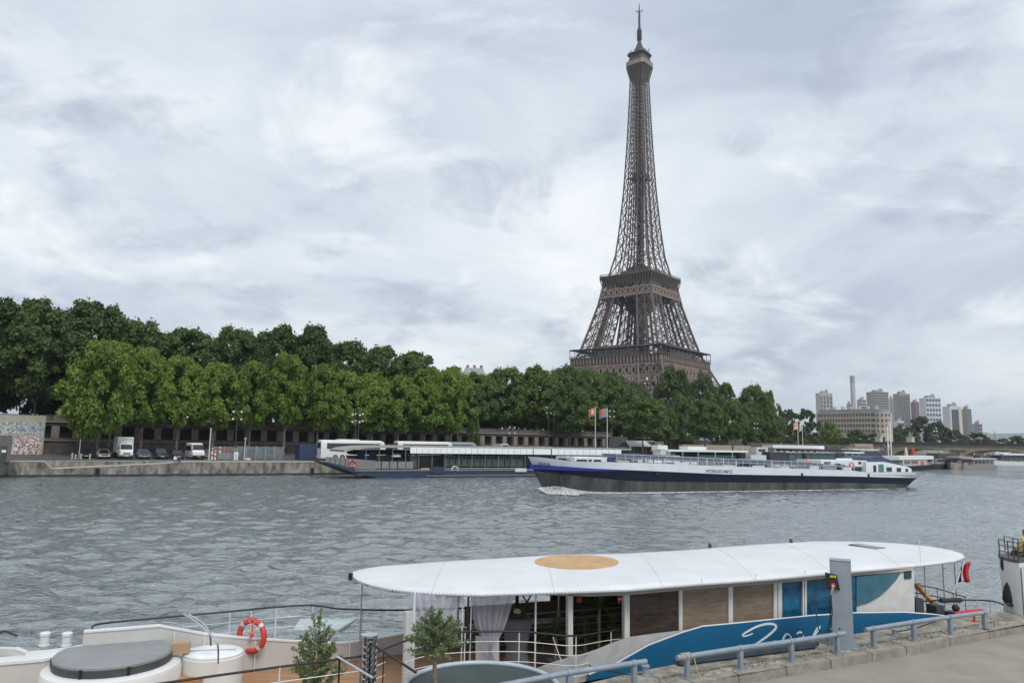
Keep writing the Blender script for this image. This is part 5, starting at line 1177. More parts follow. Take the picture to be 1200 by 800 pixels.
moored('canopied_houseboat', 'houseboat with a long thin white canopy on posts and white boxes on its roof', 790, -8, R(33), 556, [('cabin', 760, 533.5, 797, 547, .9, 4.4, whitebx), ('side_cabin', 797.5, 536.5, 820, 547, .7, 4.2, whitebx), ('canopy', 783, 527.4, 877, 529.4, .2, 5.6, whitebx), ('skylight', 771, 521.5, 782.5, 526.5, 1.2, 3.2, whitebx), ('wheelhouse', 774, 527, 786, 533, 1.0, 3.4, offw), ('roof_box', 806, 523, 828, 526.9, 1.0, 3.6, whitebx), ('dark_interior', 800, 529.8, 874, 546, 2.8, 5.0, M('void_dark', (.02, .022, .024))), ('awning_side', 820, 533, 862, 536.5, 2.0, 2.1, M('tarp_green', (.10, .2, .16), .8)), ('counter', 800, 540.5, 874, 546, .9, 2.0, grey)]+[('window', x, 536, x+3, 538.6, .82, .9, glassd, 'cabin') for x in (762, 769, 776, 783)]+[('window', x, 538, x+6, 540.5, .62, .7, glassd, 'side_cabin') for x in (799, 808)]+[('post', x, 529, x+.7, 547, .25, .4, steel) for x in (800, 818, 838, 858, 874)], hull=(742, 884, 547, dgrey), beam=5.6)
moored('tarpaulin_boat', 'work boat heaped with white and blue tarpaulins behind the barge', 884, -8, R(33), 556, [('tarpaulin', 880, 533, 898, 545, .8, 3, M('tarp_pale', (.5, .54, .58), .8, var=.2)), ('crate', 866, 537, 879, 545, .8, 2.5, grey), ('wheelhouse', 886.5, 523.8, 900, 533, 3.5, 6, offw), ('window', 889, 526, 897, 528.6, 3.42, 3.5, glassd, 'wheelhouse')], hull=(860, 903, 545, dgrey), cat='work boat')
moored('glazed_houseboat', 'dark houseboat with a black flat roof and green glazed sides', 940, -9, R(33), 557, [('dark_cabin', 902, 529.5, 924, 543, .9, 5, M('cabin_slate', (.035, .035, .045), .6)), ('glazed_cabin', 924.5, 530.5, 978, 545, 1.0, 5, glg), ('flat_roof', 929, 526.6, 1008, 528.8, .2, 5.4, M('roof_black', (.02, .02, .022), .6)), ('lower_roof', 922, 529.6, 979, 530.6, .5, 5.2, offw), ('low_cabin', 905, 541, 1000, 549, .6, 4.6, offw), ('funnel', 942, 530, 945.5, 541, .6, 1.2, black)]+[('mullion', x, 530.7, x+.5, 544, .92, 1.0, dgrey, 'glazed_cabin') for x in (933, 942, 951, 960, 969)], hull=(898, 1010, 549, navy), beam=5.6)
moored('passenger_launch', 'white topped passenger boat with green windows right of the glazed houseboat', 992, -7, R(33), 557, [('glazed_cabin', 976.5, 531, 1011, 541, 1.0, 4.4, glg), ('roof', 974, 529.2, 1013, 531, .8, 4.8, whitebx), ('aft_canopy', 1000, 525.8, 1030, 527.6, 3, 7, offw), ('stern_cabin', 1006, 529, 1040, 541, 3.4, 6.6, dgrey)]+[('mullion', x, 531.1, x+.5, 540.5, .92, 1.0, offw, 'glazed_cabin') for x in (984, 991.5, 999, 1006)], hull=(972, 1044, 543, offw), cat='passenger boat')
moored('long_white_barge', 'long white roofed boat lying against the quay behind the dark houseboat', 936, -1.5, R(33), 550, [('roof', 906, 521.6, 966, 525.4, .6, 4.2, M('awning_white', (.75, .77, .78))), ('cabin', 908, 525.5, 966, 536, .9, 4, offw)]+[('window', x, 527, x+3, 529.5, .82, .9, glassd, 'cabin') for x in range(911, 962, 7)], hull=(898, 972, 538, offw), cat='houseboat')
GR = 'boats moored near the bridge'
whitebx0 = M('cabin_white', (.70, .72, .73))
t, pl = moored('river_cruiser', 'navy hulled cruiser with a white canopy, nearest boat before the bridge', 1075, -16, R(48), 551, [('cabin', 1058, 539.6, 1086, 545.5, .6, 4, M('cabin_cream', (.55, .5, .44), .6)), ('canopy', 1054, 534, 1094, 538.4, .3, 5.0, whitebx), ('aft_deck', 1087, 541, 1099, 546, .5, 4, M('fence_grey', (.17, .2, .21))), ('dark_windows', 1060, 540.4, 1076, 543.2, .5, .62, M('window_maroon', (.13, .03, .03), .3), 'cabin'), ('doorway', 1079, 540.4, 1083, 545, .5, .62, redp, 'cabin')]+[('post', x, 538, x+.5, 546, .4, .5, offw) for x in (1058, 1067, 1076, 1086, 1093)], cat='cruiser', group=GR, hull=(1044, 1100, 545.4, navy), beam=5)
moored('covered_boat', 'dark boat under a grey tarpaulin, between the cruiser and the wooden tug', 1112, -14, R(48), 549, [('cover', 1100, 531, 1126, 543.5, .6, 4.2, M('cover_dark', (.06, .065, .065), .8, var=.4)), ('cabin', 1097, 537, 1108, 543.5, .3, 3, grey), ('window', 1098.5, 538.4, 1106, 541, .22, .3, glassd, 'cabin')], cat='boat', group=GR, hull=(1094, 1128, 543.5, black), beam=4.5)
moored('wooden_tug', 'small wooden tug with a rounded cream and red bow beside the grey tour boat', 1131, -18, R(50), 549.5, [('cabin', 1125.5, 536.4, 1138, 543, .6, 3.6, M('cabin_cream', (.55, .5, .44))), ('roof', 1124, 534.8, 1140, 536.4, .3, 4, M('roof_tan', (.35, .3, .25), .7)), ('window', 1127, 537.6, 1131.5, 540.4, .52, .6, glassd, 'cabin'), ('window', 1133, 537.6, 1137, 540.4, .52, .6, glassd, 'cabin')], cat='tug', group=GR, hull=(1124, 1140, 542.6, M('hull_cream_red', (.28, .22, .18), .6, var=.5, scale=.6)), beam=4.4)
tb_t, tb_p = moored('tour_boat', 'grey tour boat with a row of windows and people on its upper deck', 1155, -20, R(36), 550, [('cabin', 1141, 538.6, 1165, 545.2, .5, 4.6, M('tour_grey', (.26, .25, .24), .6)), ('upper_deck', 1139, 536.6, 1168, 538.4, .2, 5, M('tour_pale', (.42, .4, .38), .6))]+[('window', x, 539.6, x+3.2, 543.2, .42, .5, glassd, 'cabin') for x in (1142.5, 1147, 1151.5, 1156, 1160.5)], cat='tour boat', group=GR, hull=(1138, 1172, 545, M('tour_grey', (.26, .25, .24))), beam=5)
for i in range(14):
    px = 1142+i*1.8; q = tb_p.pt(px, 536.7, .8+(i % 4)*1.1); q.z = tb_p.sz(1150, 536.5, .2)[1]; person(q, rnd.uniform(0, 6), cols[i*3 % 7], 'black', 'stand', 'tiny passenger standing on the upper deck of the grey tour boat', 'passengers on the tour boat')
moored('restaurant_ship', 'long navy and white ship cut by the right edge, beyond the tour boat', 1185, -34, R(22), 545, [('cabin', 1173, 533.6, 1230, 540, .6, 5.5, M('ship_dark', (.04, .045, .06), .5)), ('roof', 1176, 531.6, 1230, 533.4, .2, 6, whitebx), ('bow_canopy', 1166, 529.5, 1182, 533, 2, 5, M('tarp_pale', (.5, .54, .58)))]+[('window', x, 535, x+4, 538, .5, .6, glassd, 'cabin') for x in range(1176, 1226, 6)], cat='ship', group=GR, hull=(1160, 1240, 540.5, M('cabin_white', (.70, .72, .73))), beam=7)
for px, lb in ((1041.5, 'left of the two tall pale masts'), (1044.8, 'right of the two tall pale masts')):
    q = at(px, -3, 0.); t = thing('mooring_pile', q, lb+' standing between the boats before the bridge', 'mast', 'tall pale masts before the bridge'); m = MB(); h = P(px, 500 if px < 1043 else 494, q.y).z; m.tube([q-Vector((0, 0, 1)), q+Vector((0, 0, h))], .2, 8); m.build('pole', M('white_pole', (.7, .7, .68)), t); m = MB(); m.lathe(q+Vector((0, 0, h)), [(.22, 0), (.22, .3), (.05, .5)], 8); m.build('cap', steel, t)
for px, c_, lb in ((1070.6, M('parasol_red', (.6, .06, .03), .7), 'tall folded red parasol standing in front of the bridge'), (1062.3, M('parasol_cream', (.7, .55, .4), .7), 'tall folded cream parasol standing left of the red one')):
    q = at(px, 3, 2.4); t = thing('folded_parasol', q, lb, 'parasol', 'folded parasols by the bridge'); m = MB(); h = P(px, 523.5, q.y).z-q.z; m.lathe(q, [(.5, .9), (.62, 1.4), (.5, h*.7), (.12, h)], 10); m.build('canopy', c_, t, smooth=True); m = MB(); m.tube([q, q+Vector((0, 0, 1.2))], .06, 6); m.build('pole', steel, t); m = MB(); m.lathe(q, [(.5, 0), (.5, .12)], 10); m.build('foot', grey, t)
# parked vehicles / clutter on the quay at the houseboats
c = make_car('parked_car', cp('car_tan', (.3, .26, .2)), 'tan car on the quay under the round standalone tree'); park(c, 742, 5, 2.4)
c = make_car('parked_car', cp('car_dark', (.025, .027, .035)), 'dark car right of the trunk of the round standalone tree'); park(c, 764, 5, 2.4)
c = make_car('parked_car', cp('car_grey', (.17, .18, .21)), 'grey car left of the trunk of the round standalone tree'); park(c, 731, 7, 2.4)
q = at(750, 16, 3.0); t = thing('market_tent', q, 'pale grey pitched tent roof behind the round standalone tree', 'tent', rz=R(33)); m = MB(); m.loft([[(-6, -2.5, 2.6), (6, -2.5, 2.6), (6, -2.5, 2.75), (-6, -2.5, 2.75)], [(-5, 0, 4.0), (5, 0, 4.0), (5, 0, 4.1), (-5, 0, 4.1)], [(-6, 2.5, 2.6), (6, 2.5, 2.6), (6, 2.5, 2.75), (-6, 2.5, 2.75)]]); m.build('canopy', M('tent_pale', (.5, .52, .5), .8), t, world=False)
for x in (-5.8, 0, 5.8):
    for y in (-2.3, 2.3): m = MB(); m.tube([(x, y, 0), (x, y, 2.7)], .06, 6); m.build('pole', steel, t, world=False)
q = at(768, 14, 3.0); t = thing('round_drum_kiosk', q, 'brown kiosk with a white sign disc at the end of the tent', 'kiosk', rz=R(33)); m = MB(); m.box((0, 0, 0), (3.2, 3, 4.0)); m.build('body', M('hoarding_brown', (.2, .15, .12)), t, world=False); m = MB(); m.tube([(0, -1.5, 2.9), (0, -1.6, 2.9)], .5, 14); m.build('sign_disc', offw, t, world=False)
q = at(800, 46, 8.0); t = thing('blue_banner', q, 'bright blue banner hanging behind the trees under the tower', 'banner', rz=R(33)); m = MB(); m.box((0, 0, 0), (3.2, .15, 4.2)); m.build('cloth', M('banner_blue', (.02, .05, .4), .8), t, world=False)
for x in (-2.1, 2.1): m = MB(); m.tube([(x, 0, -2), (x, 0, 5.2)], .08, 6); m.build('pole', steel, t, world=False)

# ---------------------------------------------------------------- bridge
def make_bridge():
    A = P(1050, 520, 332); D = Vector((.54, -.84, 0)).normalized(); Nn = Vector((D.y, -D.x, 0)); Nn = -Nn if Nn.y < 0 else Nn
    A = Vector((A.x-4, A.y+6, 0)); t = thing('stone_arch_bridge', A+D*70+Nn*7, 'low pale stone bridge with flat arches crossing the river at the right', 'bridge')
    stone = M('bridge_stone', (.40, .34, .24), .9, var=.2, scale=.3); dark = M('bridge_parapet_dark', (.055, .055, .055), .8, var=.3, scale=.5)
    zt = 9.4; zc_ = 7.6; W_ = 14; span = 26; pw = 3.2; m = MB(); nspan = 5; x0 = 6
    top = 7.6
    for i in range(nspan):
        a = x0+i*(span+pw); n = 18
        arc = [(a+span*k/n, 3.2+3.4*math.sqrt(max(0, 1-((k/n-.5)*2)**2))) for k in range(n+1)]
        for (xa, za), (xb, zb) in zip(arc, arc[1:]):
            p = [A+D*xa+Vector((0, 0, za)), A+D*xb+Vector((0, 0, zb)), A+D*xb+Vector((0, 0, top)), A+D*xa+Vector((0, 0, top))]; m.add(p+[q+Nn*W_ for q in p], [(0, 1, 2, 3), (7, 6, 5, 4), (0, 4, 5, 1)])
    m.build('spandrel', stone, t)
    for i in range(nspan+1):
        a = x0+i*(span+pw)-pw if i else -30; w_ = pw if i else 36
        m = MB(); p = A+D*a-Nn*.3; m.frame(p+Vector((0, 0, -2)), D*w_, Nn*(W_+.6), (0, 0, top+1.95)); pr = m.build('pier', stone, t)
        if i: 
            m = MB(); c = A+D*(a+pw/2)-Nn*.5; m.tube([c+Vector((0, 0, -2)), c+Vector((0, 0, 3.6)), c+Vector((0, 0, 4.4))], [1.9, 1.9, .2], 12); m.build('cutwater', stone, pr)
            m = MB(); c = A+D*(a+pw/2)-Nn*.45; 
            m.frame(c-D*.7+Vector((0, 0, 4.6)), D*1.4, Nn*.3, (0, 0, 1.7)); 
            for sg in (-1, 1): m.add([c+D*sg*.6+Vector((0, 0, 5.0)), c+D*sg*3.2+Vector((0, 0, 5.6)), c+D*sg*3.2+Vector((0, 0, 6.3)), c+D*sg*.6+Vector((0, 0, 6.2))]+[q for q in (c+D*sg*.6+Vector((0, 0, 5.0))+Nn*.2, c+D*sg*3.2+Vector((0, 0, 5.6))+Nn*.2, c+D*sg*3.2+Vector((0, 0, 6.3))+Nn*.2, c+D*sg*.6+Vector((0, 0, 6.2))+Nn*.2)], [(0, 1, 2, 3), (0, 4, 5, 1), (3, 2, 6, 7)])
            m.build('relief', M('relief_dark_stone', (.14, .125, .10), .9), pr)
    m = MB(); m.frame(A-D*30-Nn*.7+Vector((0, 0, top)), D*200, Nn*(W_+1.4), (0, 0, .5)); m.build('cornice', M('cornice_brown', (.16, .14, .11), .9), t)
    m = MB(); m.frame(A-D*30-Nn*.4+Vector((0, 0, top+.5)), D*200, Nn*(W_+.8), (0, 0, .3)); m.build('deck', asph, t)
    for o in (-.35, W_): m = MB(); m.frame(A-D*30+Nn*o+Vector((0, 0, top+.8)), D*200, Nn*.35, (0, 0, .9)); m.build('parapet', dark, t)
    return A, D, Nn, top
bA, bD, bN, bT = make_bridge()
def statue(px, lb):
    r_ = ray(px, 515); k = r_.x/r_.y; s = (k*(bA+bN*1.5).y-(bA+bN*1.5).x)/(bD.x-k*bD.y); p = bA+bN*1.5+bD*s; p.z = 8.4
    t = thing('statue_pedestal', p, lb, 'monument', 'white pedestals at the bridge head', rz=math.atan2(bD.y, bD.x)); st_ = M('statue_stone', (.55, .52, .46), .85)
    m = MB(); m.box((0, 0, 0), (2.4, 2.4, 2.9)); m.build('pedestal', st_, t, world=False, bevel=.1); m = MB(); m.box((0, 0, 2.9), (2.8, 2.8, .3)); m.build('cap', st_, t, world=False)
    m = MB(); m.tube([(-1.1, 0, 9.9), (-.3, 0, 10.3), (.6, 0, 10.3), (1.2, 0, 11.2), (1.6, 0, 11.5)], [.5, .55, .5, .32, .2], 8)
    for x in (-.9, .8): m.tube([(x, .25, 10), (x+.1, .25, 9)], [.22, .12], 6); m.tube([(x, -.25, 10), (x-.1, -.25, 9)], [.22, .12], 6)
    m.tube([(.1, -.8, 9), (.1, -.8, 10.4), (.1, -.8, 11.8), (.1, -.8, 12.3)], [.35, .38, .3, .15], 8); m.v = [(x*.75, y*.75, (z-9)*.7+3.2) for x, y, z in m.v]; m.build('sculpture', M('sculpture_grey', (.3, .29, .27), .8), t, world=False, smooth=True)
statue(1067, 'white stone pedestal with a horse sculpture at the near end of the bridge'); statue(1030, 'domed white pedestal and steps left of the bridge head')
for px, lb in ((1095.5, 'lamp on the bridge left of the relief'), (1098.5, 'lamp on the bridge right beside the left one'), (1166, 'tall thin lamp on the bridge near the right edge')):
    r_ = ray(px, 515); k = r_.x/r_.y; s = (k*bA.y-bA.x)/(bD.x-k*bD.y); p = bA+bD*s; p.z = bT+.8; t = thing('bridge_lamp', p, lb, 'street lamp', 'lamps on the bridge'); m = MB(); m.tube([p, p+Vector((0, 0, 5.5))], [.12, .06], 6); m.build('pole', dgrey, t); m = MB(); m.ball(p+Vector((0, 0, 5.6)), .35, 8, 6); m.build('globe', M('lamp_globe', (.6, .6, .57)), t, smooth=True)
# people on the quay steps by the bridge
for i in range(34):
    px = rnd.uniform(1026, 1046); yy = rnd.uniform(0, 1); q = at(px, 4+yy*8, 2.4+yy*4.0); person(q, rnd.uniform(0, 6), cols[i*3 % 7], 'black' if i % 3 else 'blue', 'stand', 'tiny distant person in the crowd on the steps by the bridge', 'crowd on the steps by the bridge')
a, b = at(1023, 3.5, 2.4), at(1050, 3.5, 2.4); d = b-a; nv = Vector((-d.y, d.x, 0)).normalized(); m = MB()
for i in range(12): m.frame(a+nv*i*.8+Vector((0, 0, 0)), d, nv*.82, (0, 0, .36*(i+1)))
tag(m.build('stone_steps', pierst), 'broad stone steps from the quay up to the bridge, crowded with people', 'steps')
a, b = at(1003, 14, 3.2), at(1024, 14, 3.2); d = b-a; nv = Vector((-d.y, d.x, 0)).normalized(); m = MB(); m.frame(a, d, nv*2, (0, 0, 4.6)); tag(m.build('quay_wall', M('wall_tan', (.36, .31, .24), .9)), 'pale tan stone wall left of the crowded steps', 'wall')
a, b = at(800, 24, 3.2), at(880, 24, 3.2); d = b-a; nv = Vector((-d.y, d.x, 0)).normalized(); m = MB(); m.frame(a, d, nv*1.5, (0, 0, 3.2)); tag(m.build('quay_wall', M('wall_tan', (.36, .31, .24))), 'tan stone wall behind the trunks of the two light green trees', 'wall')
a, b = at(880, 24, 3.2), at(1003, 24, 3.2); d = b-a; nv = Vector((-d.y, d.x, 0)).normalized(); m = MB(); m.frame(a, d, nv*1.5, (0, 0, 4.2)); tag(m.build('quay_wall', darkst), 'dark stone wall hidden behind the houseboats and clipped trees', 'wall')

# ---------------------------------------------------------------- far buildings
def facade_block(name, label, px0, px1, ytop, Y, depth, wall, ny, nx, win, style='grid', roof=None, zb=4, side=None, cat='tower block', group=None, ang=0.0):
    depth *= .6; xm = P((px0+px1)/2, 500, Y).x; px0 += 870*(xm/Y-xm/(Y+depth)); p0 = P(px0, 500, Y); p1 = P(px1, 500, Y); zt = P((px0+px1)/2, ytop, Y).z; w_ = p1.x-p0.x; c, s = math.cos(ang), math.sin(ang)
    t = thing(name, (p0.x+w_/2, Y, zb), label, cat, group, rz=ang); h = zt-zb
    m = MB(); m.box((0, depth/2, 0), (w_, depth, h)); m.build('wall', wall, t, world=False)
    m = MB(); m.box((0, depth/2, h), (w_*.5, depth*.5, 3)); m.box((w_*.2, depth/2, h), (w_*.15, depth*.2, 5)); m.build('roof_plant', M('far_grey', (.3, .3, .31), .8), t, world=False)
    fh = h/ny
    if style == 'grid':
        cw = w_/nx; m = MB(); m.box((0, 0, 0), (cw*.66, .5, fh*.5)); w0 = m.build('window', win, t, world=False); cells = [(j, i) for j in range(ny-1, -1, -1) for i in range(nx)]; rest = MB()
        for q, (j, i) in enumerate(cells):
            L_ = (-w_/2+(i+.5)*cw, -.12, j*fh+fh*.25)
            if q < 99:
                o = w0 if q == 0 else w0.copy()
                if q: COL.objects.link(o); o.parent = t
                o.location = L_
            else: rest.box(L_, (cw*.66, .5, fh*.5))
        if rest.v: rest.build('lower_windows', win, t, world=False)['kind'] = 'stuff'
    elif style == 'stripes':
        for i in range(nx): cw = w_/nx; m = MB(); m.box((-w_/2+(i+.5)*cw, -.12, 3), (cw*.5, .5, h-6)); st_ = m.build('window_strip', win, t, world=False)
        for j in range(ny): m = MB(); m.box((0, -.45, j*fh), (w_, .5, fh*.22)); m.build('floor_band', wall, t, world=False)
    elif style == 'panel':
        m = MB(); m.box((-w_*.08, -.3, 0), (w_*.52, .6, h*.93)); m.build('dark_panel', win, t, world=False)
        m = MB(); m.box((w_*.36, -.3, 0), (w_*.26, .6, h*.97)); m.build('cream_panel', side, t, world=False)
    elif style == 'punched':
        for j in range(ny):
            for i in range(nx):
                if (j*7+i*3) % 11 == 0: continue
            m = MB()
            for i in range(nx): cw = w_/nx; m.box((-w_/2+(i+.5)*cw, -.1, j*fh+fh*.3), (cw*.4, .4, fh*.45))
            m.build('window', win, t, world=False)
    return t
cg = M('concrete_pale_far', (.42, .42, .41), .8, var=.08, scale=.02); cm = M('concrete_mid_far', (.30, .29, .28), .8, var=.08, scale=.02); wg = M('window_far', (.10, .11, .13), .3, scale=.05, var=.3); wb = M('window_blue_far', (.09, .14, .20), .2, scale=.05, var=.3)
GB = 'distant high-rise blocks on the skyline'
facade_block('tower_block', 'pale block standing alone at the left end of the skyline', 957, 977, 460.4, 1000, 22, cg, 14, 4, wg, 'stripes', group=GB)
facade_block('tower_block', 'small sliver of a block just left of the tall chimney', 993, 998.8, 473, 1150, 14, cg, 12, 2, wg, 'grid', group=GB)
facade_block('tower_block', 'grey mid-height block directly right of the tall chimney', 1005.4, 1016.4, 468, 1150, 20, cg, 16, 5, wg, 'grid', group=GB)
facade_block('tower_block', 'broad brownish grey block with a fine window grid, right of the chimney', 1016.8, 1043, 459, 1050, 24, cm, 22, 8, wg, 'grid', group=GB)
facade_block('tower_block', 'thin pale block squeezed between two wide grey ones', 1043.4, 1048, 466.5, 1200, 20, cg, 20, 1, wg, 'grid', group=GB)
facade_block('tower_block', 'grey block with one dark vertical stripe down its middle', 1048.2, 1068, 461, 950, 24, cm, 22, 5, wg, 'stripes', group=GB)
facade_block('tower_block', 'dull purple block between the striped and the blue glass blocks', 1068.6, 1078.5, 470.7, 1150, 20, M('purple_far', (.22, .15, .17), .8), 14, 3, M('purple_window_far', (.17, .115, .13), .5), 'grid', group=GB)
facade_block('tower_block', 'blue glass block with a white frame grid', 1078.8, 1104, 466, 900, 24, M('white_frame_far', (.55, .56, .57), .7, scale=.02), 11, 5, wb, 'grid', group=GB)
facade_block('tower_block', 'block with a big dark slab and a cream flank', 1105.5, 1128, 476, 850, 24, M('white_frame_far', (.55, .56, .57)), 12, 5, M('slab_dark_far', (.08, .085, .11), .6), 'panel', side=M('cream_far', (.55, .5, .40), .8), group=GB)
facade_block('tower_block', 'slimmer grey block right of the dark slab', 1127, 1139.4, 479, 880, 20, cm, 16, 4, wb, 'grid', group=GB)
facade_block('tower_block', 'lowest, rightmost block of the skyline', 1139.6, 1151, 496.4, 1000, 20, cm, 8, 5, wg, 'grid', group=GB)
facade_block('low_block', 'low white block at the foot of the striped grey tower', 1047, 1060, 493, 800, 14, M('white_frame_far', (.55, .56, .57)), 4, 4, wg, 'grid', cat='building')
p = P(1001.2, 500, 1150); t = thing('chimney', (p.x, p.y, 4), 'tall white chimney with a dark top rising above the skyline', 'chimney'); zt = P(1001.2, 440.3, 1150).z
m = MB(); m.lathe((0, 0, 0), [(3.9, 0), (3.4, zt*.9), (3.4, zt-4)], 18); m.build('shaft', cg, t, world=False, smooth=True); m = MB(); m.lathe((0, 0, 0), [(3.5, zt-15), (3.5, zt-4.2)], 18); m.build('dark_band', M('far_grey', (.3, .3, .31)), t, world=False)
def make_hotel():
    Y = 420; wall = M('hotel_stone', (.44, .39, .31), .85, var=.1, scale=.1); roofm = M('zinc_roof', (.26, .27, .29), .6, scale=.1)
    a = P(957, 500, 435); b = P(1036.5, 500, 400); a.z = b.z = 5; t = thing('hotel_building', (a+b)/2, 'long beige stone building with four rows of small windows below the skyline', 'building'); GLOB[t.name] = Vector(t.location)
    d = (b-a); L_ = d.length; d.normalize(); nv = Vector((-d.y, d.x, 0)); zt = P(1000, 484, 417).z; h = zt-5
    m = MB(); m.frame(a, d*(L_-5), nv*16, (0, 0, h)); c = a+d*(L_-5)+nv*5; m.tube([c, c+Vector((0, 0, h))], 5.0, 20); m.build('wall', wall, t)
    m = MB(); m.frame(a+d*1+nv*1.2+Vector((0, 0, h)), d*(L_-7), nv*13.5, (0, 0, 2.2)); m.tube([c+Vector((0, 0, h)), c+Vector((0, 0, h+1.8))], 4.3, 20); m.build('roof', roofm, t)
    nf = 7
    for j in range(nf):
        z = 5+h*(j+.32)/nf; hw_ = M('hotel_window', (.10, .09, .08), .4)
        for i in range(19 if j > 2 else 0):
            p = a+d*(1.6+i*(L_-8)/18.5); m = MB(); m.frame((p.x-nv.x*.08, p.y-nv.y*.08, z), d*.95, nv*.3, (0, 0, h/nf*.5)); m.build('window', hw_, t)
        for i in range(5 if j > 2 else 0): an = -1.9+i*.42+math.atan2(d.y, d.x)+.2; q = c+Vector((math.cos(an), math.sin(an), 0))*4.95; m = MB(); m.box((q.x, q.y, z), (.5, .9, h/nf*.5), an); m.build('window', hw_, t)
        m = MB(); m.frame(Vector((a.x, a.y, 5+h*(j+.97)/nf))-nv*.35, d*(L_-5), nv*.35, (0, 0, .35)); m.build('balcony', M('hotel_trim', (.5, .45, .34), .8), t)
    for i in range(7): m = MB(); p = a+d*(3+i*(L_-8)/6.5)+nv*6; m.box((p.x, p.y, 5+h+2.1), (1.6, 1, 2), 0); m.build('chimney_stack', wall, t)
make_hotel()
def make_old_roofs():
    for k, (x0, x1, yt, Y, lb) in enumerate(((518, 541, 433, 330, 'left pale building whose roof just shows above the trees left of the tower'), (542, 566, 430.5, 340, 'right roof with chimneys showing above the trees left of the tower'))):
        a = P(x0, 480, Y); b = P(x1, 480, Y); zt = P((x0+x1)/2, yt, Y).z; t = thing('apartment_building', ((a.x+b.x)/2, Y, 8), lb, 'building', 'old buildings above the trees'); w_ = b.x-a.x; h = zt-8
        m = MB(); m.box((0, 6, 0), (w_, 12, h-2)); m.build('wall', M('hotel_stone', (.44, .39, .31)), t, world=False)
        m = MB(); m.loft([[(-w_/2, 0, h-2), (w_/2, 0, h-2), (w_/2, 12, h-2), (-w_/2, 12, h-2)], [(-w_/2+.5, 1.5, h), (w_/2-.5, 1.5, h), (w_/2-.5, 10.5, h), (-w_/2+.5, 10.5, h)]]); rf = m.build('roof', M('zinc_roof', (.26, .27, .29)), t, world=False)
        for i in range(3): m = MB(); m.box((-w_/2+1.5+i*(w_-3)/2, 5, h-.2), (1.2, .8, 1.8)); m.build('chimney', M('brick_red', (.25, .12, .09), .9), rf, world=False)
        m = MB()
        for j in range(int(h/3.2)):
            for i in range(4): m.box((-w_/2+(i+.5)*w_/4, -.05, 1+j*3.2), (1.0, .3, 1.9))
        m.build('window_rows', M('hotel_window', (.10, .09, .08)), t, world=False)
make_old_roofs()
# distant hills
m = MB(); vs = []; n = 90
for i in range(n+1):
    px = 300+i*14; r_ = ray(px, 505); x = r_.x/r_.y*5200; hgt = 75+28*math.sin(i*.31)+16*math.sin(i*.9+1)+(20 if px > 1100 else 0); vs += [(x, 5200, -5), (x, 5200+600, hgt*1.25), (x, 7500, hgt*1.3)]
m.add(vs, [(i*3+j, (i+1)*3+j, (i+1)*3+j+1, i*3+j+1) for i in range(n) for j in range(2)]); struct(m.build('distant_hills', M('hill_green', (.10, .13, .09), .95, var=.3, scale=.004), smooth=True))
# ================================================================ near side
teak = M('teak_deck', (.34, .19, .09), .6, var=.2, scale=1.2, stretch=(.4, 6, 1), bump=.15)
nwhite = M('hull_white_near', (.68, .68, .67), .42, var=.06, scale=1.5)
ngrey = M('bulwark_shaded_white', (.50, .49, .475), .55, var=.07, scale=1.2)  # white paint toned grey: shade of the inner faces put into the colour
roofw = M('awning_roof_white', (.64, .655, .665), .5, var=.07, scale=.9, bump=.08, bscale=2.5)
hblue = M('hull_blue', (.014, .115, .235), .32, var=.08, scale=.8)
rblk = M('handrail_black', (.018, .017, .022), .35)
beige = M('fascia_beige', (.42, .39, .34), .6)
quayst = M('quay_setts', (.30, .275, .235), .9, var=.28, scale=3, bump=.4, bscale=14, col2=(.17, .155, .13))
DK = 1.15; RZ_ = 3.15
NP = Plane(G(560, 696, RZ_), math.atan2(G(980, 670, RZ_).y-G(560, 696, RZ_).y, G(980, 670, RZ_).x-G(560, 696, RZ_).x))
# ---- quay
def near_quay():
    outer = [G(x, y, 1.9) for x, y in ((560, 830), (640, 812), (735, 789), (790, 778), (900, 758), (1000, 742.5), (1130, 722.5), (1200, 713), (1300, 703))]
    d = (outer[-1]-outer[-2]).normalized(); outer.append(outer[-1]+d*60)
    d0 = (outer[0]-outer[1]).normalized(); outer.insert(0, outer[0]+d0*60+Vector((0, -6, 0)))
    inner = [G(x, y, 1.9) for x, y in ((812, 800), (864, 790), (1020, 765), (1060, 757.5), (1200, 731), (1300, 714))]
    d = (inner[-1]-inner[-2]).normalized(); inner.append(inner[-1]+d*60); d0 = (inner[0]-inner[1]).normalized(); inner.insert(0, inner[0]+d0*60)
    m = MB(); poly = [(p.x, p.y) for p in outer]+[(p.x, p.y) for p in inner[::-1]]; m.prism(poly, -2, 1.9); struct(m.build('quay_edge_pavement', quayst))
    back = [(inner[-1].x+20, -40), (inner[0].x-20, -80)]
    m = MB(); poly = [(p.x, p.y) for p in inner]+back; m.prism(poly, -1.5, 1.73)
    roadm = M('near_asphalt', (.28, .25, .212), .9, var=.14, scale=1.2, bump=.35, bscale=60); struct(m.build('quay_road', roadm))
    m = MB(); n = 0     # rounded kerb stones, each about 1.2 m
    for a, b in zip(inner, inner[1:]):
        L_ = (b-a).length; k = max(1, int(L_/1.25)); dd = (b-a)/L_; nn_ = Vector((dd.y, -dd.x, 0))
        for i in range(k):
            if i*L_/k > 40 and n > 60: break
            p = a+dd*(i*L_/k+.006); m.frame(p-nn_*.16+Vector((0, 0, -.22)), dd*(L_/k-.012), nn_*.2, (0, 0, .235)); n += 1
    o = m.build('kerb', M('kerb_stone', (.26, .24, .20), .85, var=.25, scale=5, bump=.25), bevel=.015); struct(o)
    return outer, inner
q_out, q_in = near_quay()
